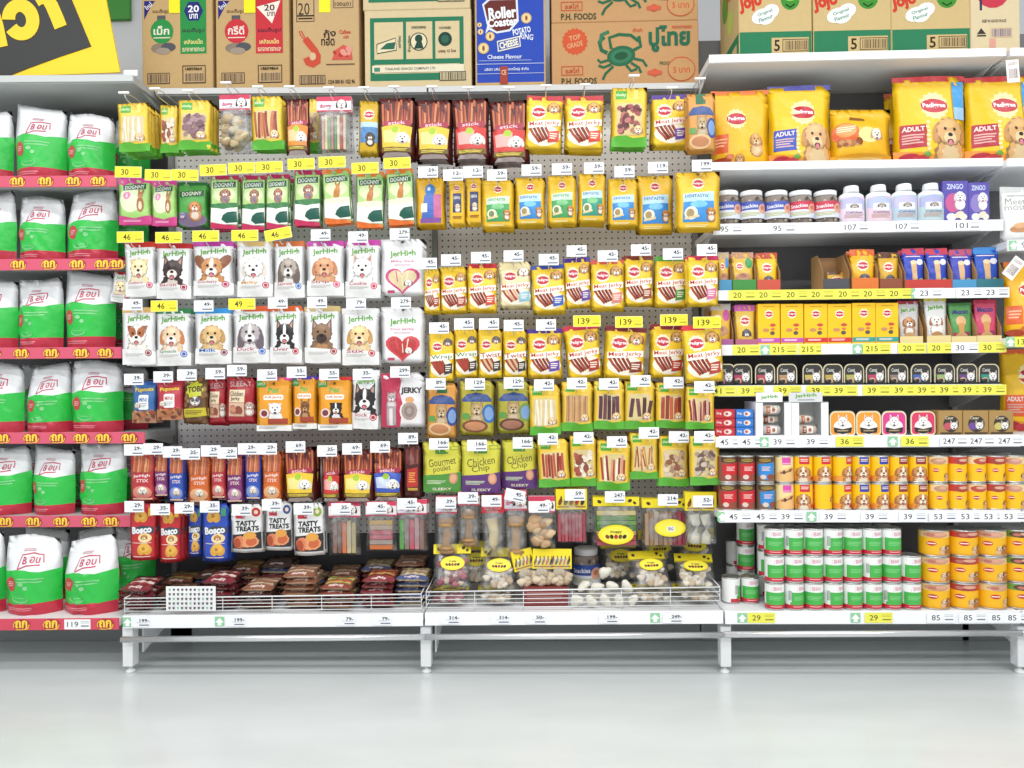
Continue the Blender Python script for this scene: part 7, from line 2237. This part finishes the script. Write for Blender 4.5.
# receding stack at the left end
def gcan(x, Y, lv, sh, label, rz=0.0):
    p = P(x, 600, Y)
    hh = 0.108
    put(CG[sh], (p.x, Y, zg(p.x) + 0.0006 + hh * lv), label, None, (0, 0, rz), (1, 1, 0.995))
gcan(731, 3.10, 0, 1, 'barcode-side can standing alone by the wire basket', 1.3)
gcan(750, 3.10, 0, 0, 'green-panel can second from the wire basket, bottom')
gcan(746, 3.20, 0, 2, 'supporting can behind the pair near the basket')
gcan(746, 3.20, 1, 2, 'recessed green-panel can on second tier, left')
gcan(746, 3.20, 2, 4, 'recessed green-panel can on third tier, left')
gcan(766, 3.20, 0, 1, 'recessed can on bottom tier tucked behind front column', 0.9)
gcan(766, 3.20, 1, 1, 'recessed can on second tier tucked behind front column', 0.9)
gcan(766, 3.20, 2, 0, 'recessed can on third tier tucked behind front column', 0.5)
gcan(735, 3.30, 0, 3, 'rearmost can on bottom tier near the dark back', 1.2)
gcan(735, 3.30, 1, 3, 'rearmost can on second tier near the dark back', 1.2)
def can_big(top, red, green=False):
    A = Art(157, 105)
    A.base = '#f0b61a'
    A.part('food_top').rect(6, 0, 151, 26, '#6a9a3c' if green else ('#c8382c' if red else '#e8c88c')).ell(72, 13, 44, 14, top).ell(90, 10, 24, 7, '#d8a088').ell(56, 14, 14, 7, '#b87060')
    A.part('brand_logo').ell(58, 52, 17, 10, '#bf2038').rect(44, 49.5, 72, 54, '#f8e8d0')
    A.part('dog_picture').ell(100, 92, 18, 26, '#d8b080').ell(116, 90, 15, 28, '#a86c3c')
    dog(A, 98, 72, 12, '#e0c090', '#b88850', '#f4e8d4', body=False)
    dog(A, 116, 68, 12, '#a8642c', '#6c3c1c', '#e0c8a8', body=False)
    A.part('foot_line').rect(6, 99, 151, 102, '#d8942a')
    return can_kind(A, 0.112, 0.118)
CBG = [can_big('#c8906c', False), can_big('#a03c34', True), can_big('#c89c7c', False), can_big('#5c3a2c', False, True)]
for i, x in enumerate((934, 962.5, 990.5, 1017)):
    Y = YF + 0.07
    p = P(x, 600, Y)
    hh = (P(x, 530, Y - 0.04).z - zg(p.x)) / 3
    w = 27.6 * Y / FPX if i < 3 else 25 * Y / FPX
    for lv in range(3):
        put(CBG[i], (p.x, Y, zg(p.x) + 0.0006 + hh * lv), 'large yellow can, %s big column from left, %s tier' % (ORD[i], ('bottom', 'middle', 'top')[lv]), None, (0, 0, rnd.uniform(-0.3, 0.2)), (w / 0.112, w / 0.112, (hh - 0.0008) / 0.118))

# ---------------------------------------------------------------- wire baskets along the base deck
def basket(x0, x1, yt0, yt1, s, label):
    Y = YF + 0.012
    a, b = P(x0, yt0, Y), P(x1, yt1, Y)
    za, zb = s.z(a.x) + 0.004, s.z(b.x) + 0.004
    r = bpy.data.objects.new('wire_basket', None)
    COL.objects.link(r)
    r.location = ((a.x + b.x) / 2, Y, min(za, zb))
    tagit(r, label, 'basket')
    for k in range(6):
        t = k / 5
        p, q = Vector((a.x, Y, za + (a.z - za) * t)), Vector((b.x, Y, zb + (b.z - zb) * t))
        child('rail' if k == 5 else 'wire', bm_mesh('wire', tube_bm([p, q], 0.0028 if k == 5 else 0.0016, 6), None, True, 'white_steel'), r)
    n = 6
    for k in range(n + 1):
        t = k / n
        p, q = Vector((a.x, Y + 0.004, za)).lerp(Vector((b.x, Y + 0.004, zb)), t), Vector((a.x, Y + 0.004, a.z)).lerp(Vector((b.x, Y + 0.004, b.z)), t)
        child('upright_wire', bm_mesh('upright_wire', tube_bm([p, q], 0.0018, 6), None, True, 'white_steel'), r)
    for e, zz, zt in ((a, za, a.z), (b, zb, b.z)):
        for k in (1, 3, 5):
            z = zz + (zt - zz) * k / 5
            child('side_wire', bm_mesh('side_wire', tube_bm([(e.x, Y, z), (e.x, YB - 0.05, z)], 0.0018, 6), None, True, 'white_steel'), r)
basket(124, 421, 598.5, 594, decks[0], 'white wire basket front below the white dog pouches')
basket(426, 720, 592, 587, decks[1], 'white wire basket front below the yellow pouches')
# card of paw prints on the basket
A = Art(52, 26)
A.part('paw_pattern')
for r_ in range(5):
    for c_ in range(11):
        x, y = 4 + c_ * 4.4, 3.4 + r_ * 4.8
        A.poly([(x - 1.3, y - 1.1), (x + 1.3, y - 1.1), (x + 0.9, y + 1.0), (x, y + 1.5), (x - 0.9, y + 1.0)], '#55555c' if (r_ * 3 + c_) % 7 else '#8cc0a0')
c = P(190, 612, YF - 0.004)
kd = carton(A, 51 * 2.95 / FPX, 25 * 2.95 / FPX, 0.002, '#eeeeee', 'pattern_card', 'card', 'card', 0.0003)
zc = P(190, 612, 2.95).z
put(kd, (c.x, YF + 0.004, zc), 'white card with small dark paw pattern on basket')

# contents of the baskets: flat stick packs
def flat_pack(cols, band, base):
    W, H = 150, 110
    A = Art(W, H)
    A.part('stick_picture').bars(8, 8, W - 8, H - 24, 7, cols, 2, 8, 0.12, True)
    A.part('label_band').rect(0, H - 30, W, H - 8, band).text('munchy', W * 0.5, H - 19, w=70, h=13, c='#f2e2dc', bold=0.03)
    return pouch(A, 40, 34, base, 0.013, 'pillow', 'stick_pack', 'pack', wr=1.6)
FP = [flat_pack(['#7c2c2c', '#d8c8c0', '#a04040'], '#7c3038', '#5c3030'), flat_pack(['#b08468', '#8c6048', '#cdb49c'], '#8c5a44', '#947258'), flat_pack(['#8c9c50', '#c04c40', '#d8b468'], '#8c4a3c', '#7c6048'), flat_pack(['#a84c3c', '#c8a058', '#7c3428'], '#8c3c44', '#6c3a30'), flat_pack(['#c8b88c', '#a87c5c', '#d8ccb0'], '#54608c', '#94805f'), flat_pack(['#4c3028', '#6c4a3c', '#8c6850'], '#5c4038', '#4a342c')]
rnd2 = random.Random(11)
piles = ((146, 0, 4, 'red and white', 3.10), (226, 0, 5, 'dark red', 3.12), (262, 5, 4, 'pale brown', 3.10), (306, 1, 6, 'brown', 3.12), (342, 2, 4, 'green and red', 3.10), (381, 3, 5, 'red-banded', 3.12), (416, 4, 5, 'blue-banded', 3.14), (184, 5, 3, 'brown-black', 3.12))
for x, f, n, nme, Y in piles:
    for i in range(n):
        z = decks[0].z(P(x, 600, Y).x) + 0.016 + i * 0.0235
        p = P(x, 600, Y)
        put(FP[f if i % 3 else (f if f != 5 else 1)], (p.x + rnd2.uniform(-0.008, 0.008), Y - 0.1 + rnd2.uniform(-0.008, 0.008), z), '%s stick pack lying in basket, %s from bottom' % (nme, ORD[i]), None, (math.radians(-80 + rnd2.uniform(-3, 3)), 0, rnd2.uniform(-0.08, 0.08)), (0.8, 1, 1.05))
for q, x in enumerate((182, 215, 248, 281, 314, 347, 380, 411)):
    p = P(x, 600, 3.28)
    for i in range(3 + (q * 5) % 4):
        put(FP[(q * 2 + i) % 6], (p.x + rnd2.uniform(-0.006, 0.006), 3.20, decks[0].z(p.x) + 0.016 + i * 0.0235), 'rear stick pack, %s back pile from left, %s from bottom' % (ORD[q], ORD[i]), None, (math.radians(-82 + rnd2.uniform(-2, 2)), 0, rnd2.uniform(-0.06, 0.06)), (0.8, 1, 1.1))
# bags of knotted chews
def knot_bag(cols, seed, wpx=40, hpx=46, n=18):
    return clear_bag(wpx, hpx, head_yellow_strip, c_bits(cols, n + 16, 0.085), 0.2, label_art=(oval_label(), -0.3, 0.34, 0.4, 0.72))
NB = [knot_bag(['#cfc2b0', '#b8a48c', '#ded4c4'], 1), knot_bag(['#a86c74', '#c8b8a8', '#8c4c58'], 2, n=17), knot_bag(['#d8cfbe', '#c4b298', '#e4dccc'], 3, n=20)]
for k_, x, zoff, Y, tilt, rz, t in ((1, 452, 0.05, 3.05, -24, 0.05, 'clear bag of pink and white knots, left basket end'), (0, 498, 0.04, 3.05, -32, -0.05, 'clear bag of white knots with yellow oval'), (0, 655, 0.045, 3.04, -48, 0.15, 'clear bag of white knots right of the balls'),
                                    (2, 697, 0.045, 3.03, -54, -0.1, 'clear bag of pale knots at right basket end'), (2, 660, 0.06, 3.26, -20, 0.2, 'clear bag of knots leaning at the basket back'), (0, 694, 0.08, 3.22, -24, -0.35, 'tilted clear bag of knots with yellow oval'), (2, 622, 0.03, 3.24, -30, 0.1, 'clear bag of pale knots behind the white balls'), (0, 476, 0.03, 3.2, -22, 0.0, 'clear bag of knots set back between left bags')):
    p = P(x, 604, Y)
    put(NB[k_], (p.x, Y, decks[1].z(p.x) + zoff + 0.022), t, None, (math.radians(tilt), 0, rz), (0.95, 1, 0.95))
for x, k_, t in ((448, 1, 'flat clear bag of pink knots under the pile'), (496, 0, 'flat clear bag of white knots under the pile'), (655, 2, 'flat clear bag of knots beneath the oval-label bag'), (700, 0, 'flat clear bag of knots at basket right bottom')):
    p = P(x, 604, 3.02)
    put(NB[k_], (p.x, 3.01, decks[1].z(p.x) + 0.02), t, None, (math.radians(-84), 0, 0.03), (0.95, 1, 1))
# red carton with yellow carded knots above it
A = Art(48, 20)
A.part('front_print').lines(4, 4, 44, 16, 3, '#a87068', 0.3)
c0, c1 = P(523, 600, 3.04), P(568, 600, 3.04)
kd = carton(A, c1.x - c0.x, 0.075, 0.16, '#7c3434', 'carton', 'carton', 'card', 0.002)
zr = decks[1].z(c0.x) + 0.0006
put(kd, ((c0.x + c1.x) / 2, 3.04, zr), 'low maroon carton in the right basket')
YC_ = [clear_bag(22, 36, head_yellow, c_bits(['#cbb89c', '#b09a7c', '#dccbb0'], 10, 0.2), 0.55) for _ in range(1)][0]
for x, rz, ry, t in ((528, 0.35, -10, 'yellow-carded knot bag at carton left end'), (543, 0.05, 2, 'yellow-carded knot bag in carton middle'), (561, -0.05, 0, 'yellow-carded knot bag at carton right end')):
    p = P(x, 590, 3.09)
    put(YC_, (p.x, 3.09, zr + 0.078), t, None, (math.radians(-8), math.radians(ry), rz), (1, 1, 0.95))
for i, (x, lv, Y) in enumerate(((577, 0, 3.03), (591, 0, 3.02), (605, 0, 3.03), (619, 0, 3.02), (633, 0, 3.03), (584, 1, 3.06), (598, 1, 3.05), (612, 1, 3.06), (627, 1, 3.05), (592, 0, 3.1), (606, 0, 3.11), (605, 2, 3.08))):
    kk = i % 3
    if ('ball', kk) not in KNOTS:
        KNOTS[('ball', kk)] = knot_mesh(0.023, '#e8e4d6', kk + 3)
    p = P(x, 600, Y)
    o = link('rawhide_ball', KNOTS[('ball', kk)], None, (p.x, Y, decks[1].z(p.x) + 0.028 + 0.05 * lv))
    o.rotation_euler = (0.3 * i, 0.5 * i, 0)
    tagit(o, 'white rawhide ball loose in the right basket', 'chew', 'loose white rawhide balls')
# blue jar at the back of the basket
p = P(586, 570, 3.28)
JD = jar('#2f4c9c')
put(JD, (p.x, 3.28, decks[1].z(p.x) + 0.0006), 'dark treat jar with blue label behind the balls', None, (0, 0, 0), (1.15, 1.15, 1.5))
nthings = len([o for o in COL.objects if o.parent is None and 'label' in o.keys()])
print('THINGS', nthings, 'OBJECTS', len(COL.objects), 'TRIS', sum(sum(len(p.vertices) - 2 for p in m.polygons) for m in bpy.data.meshes if m.users))
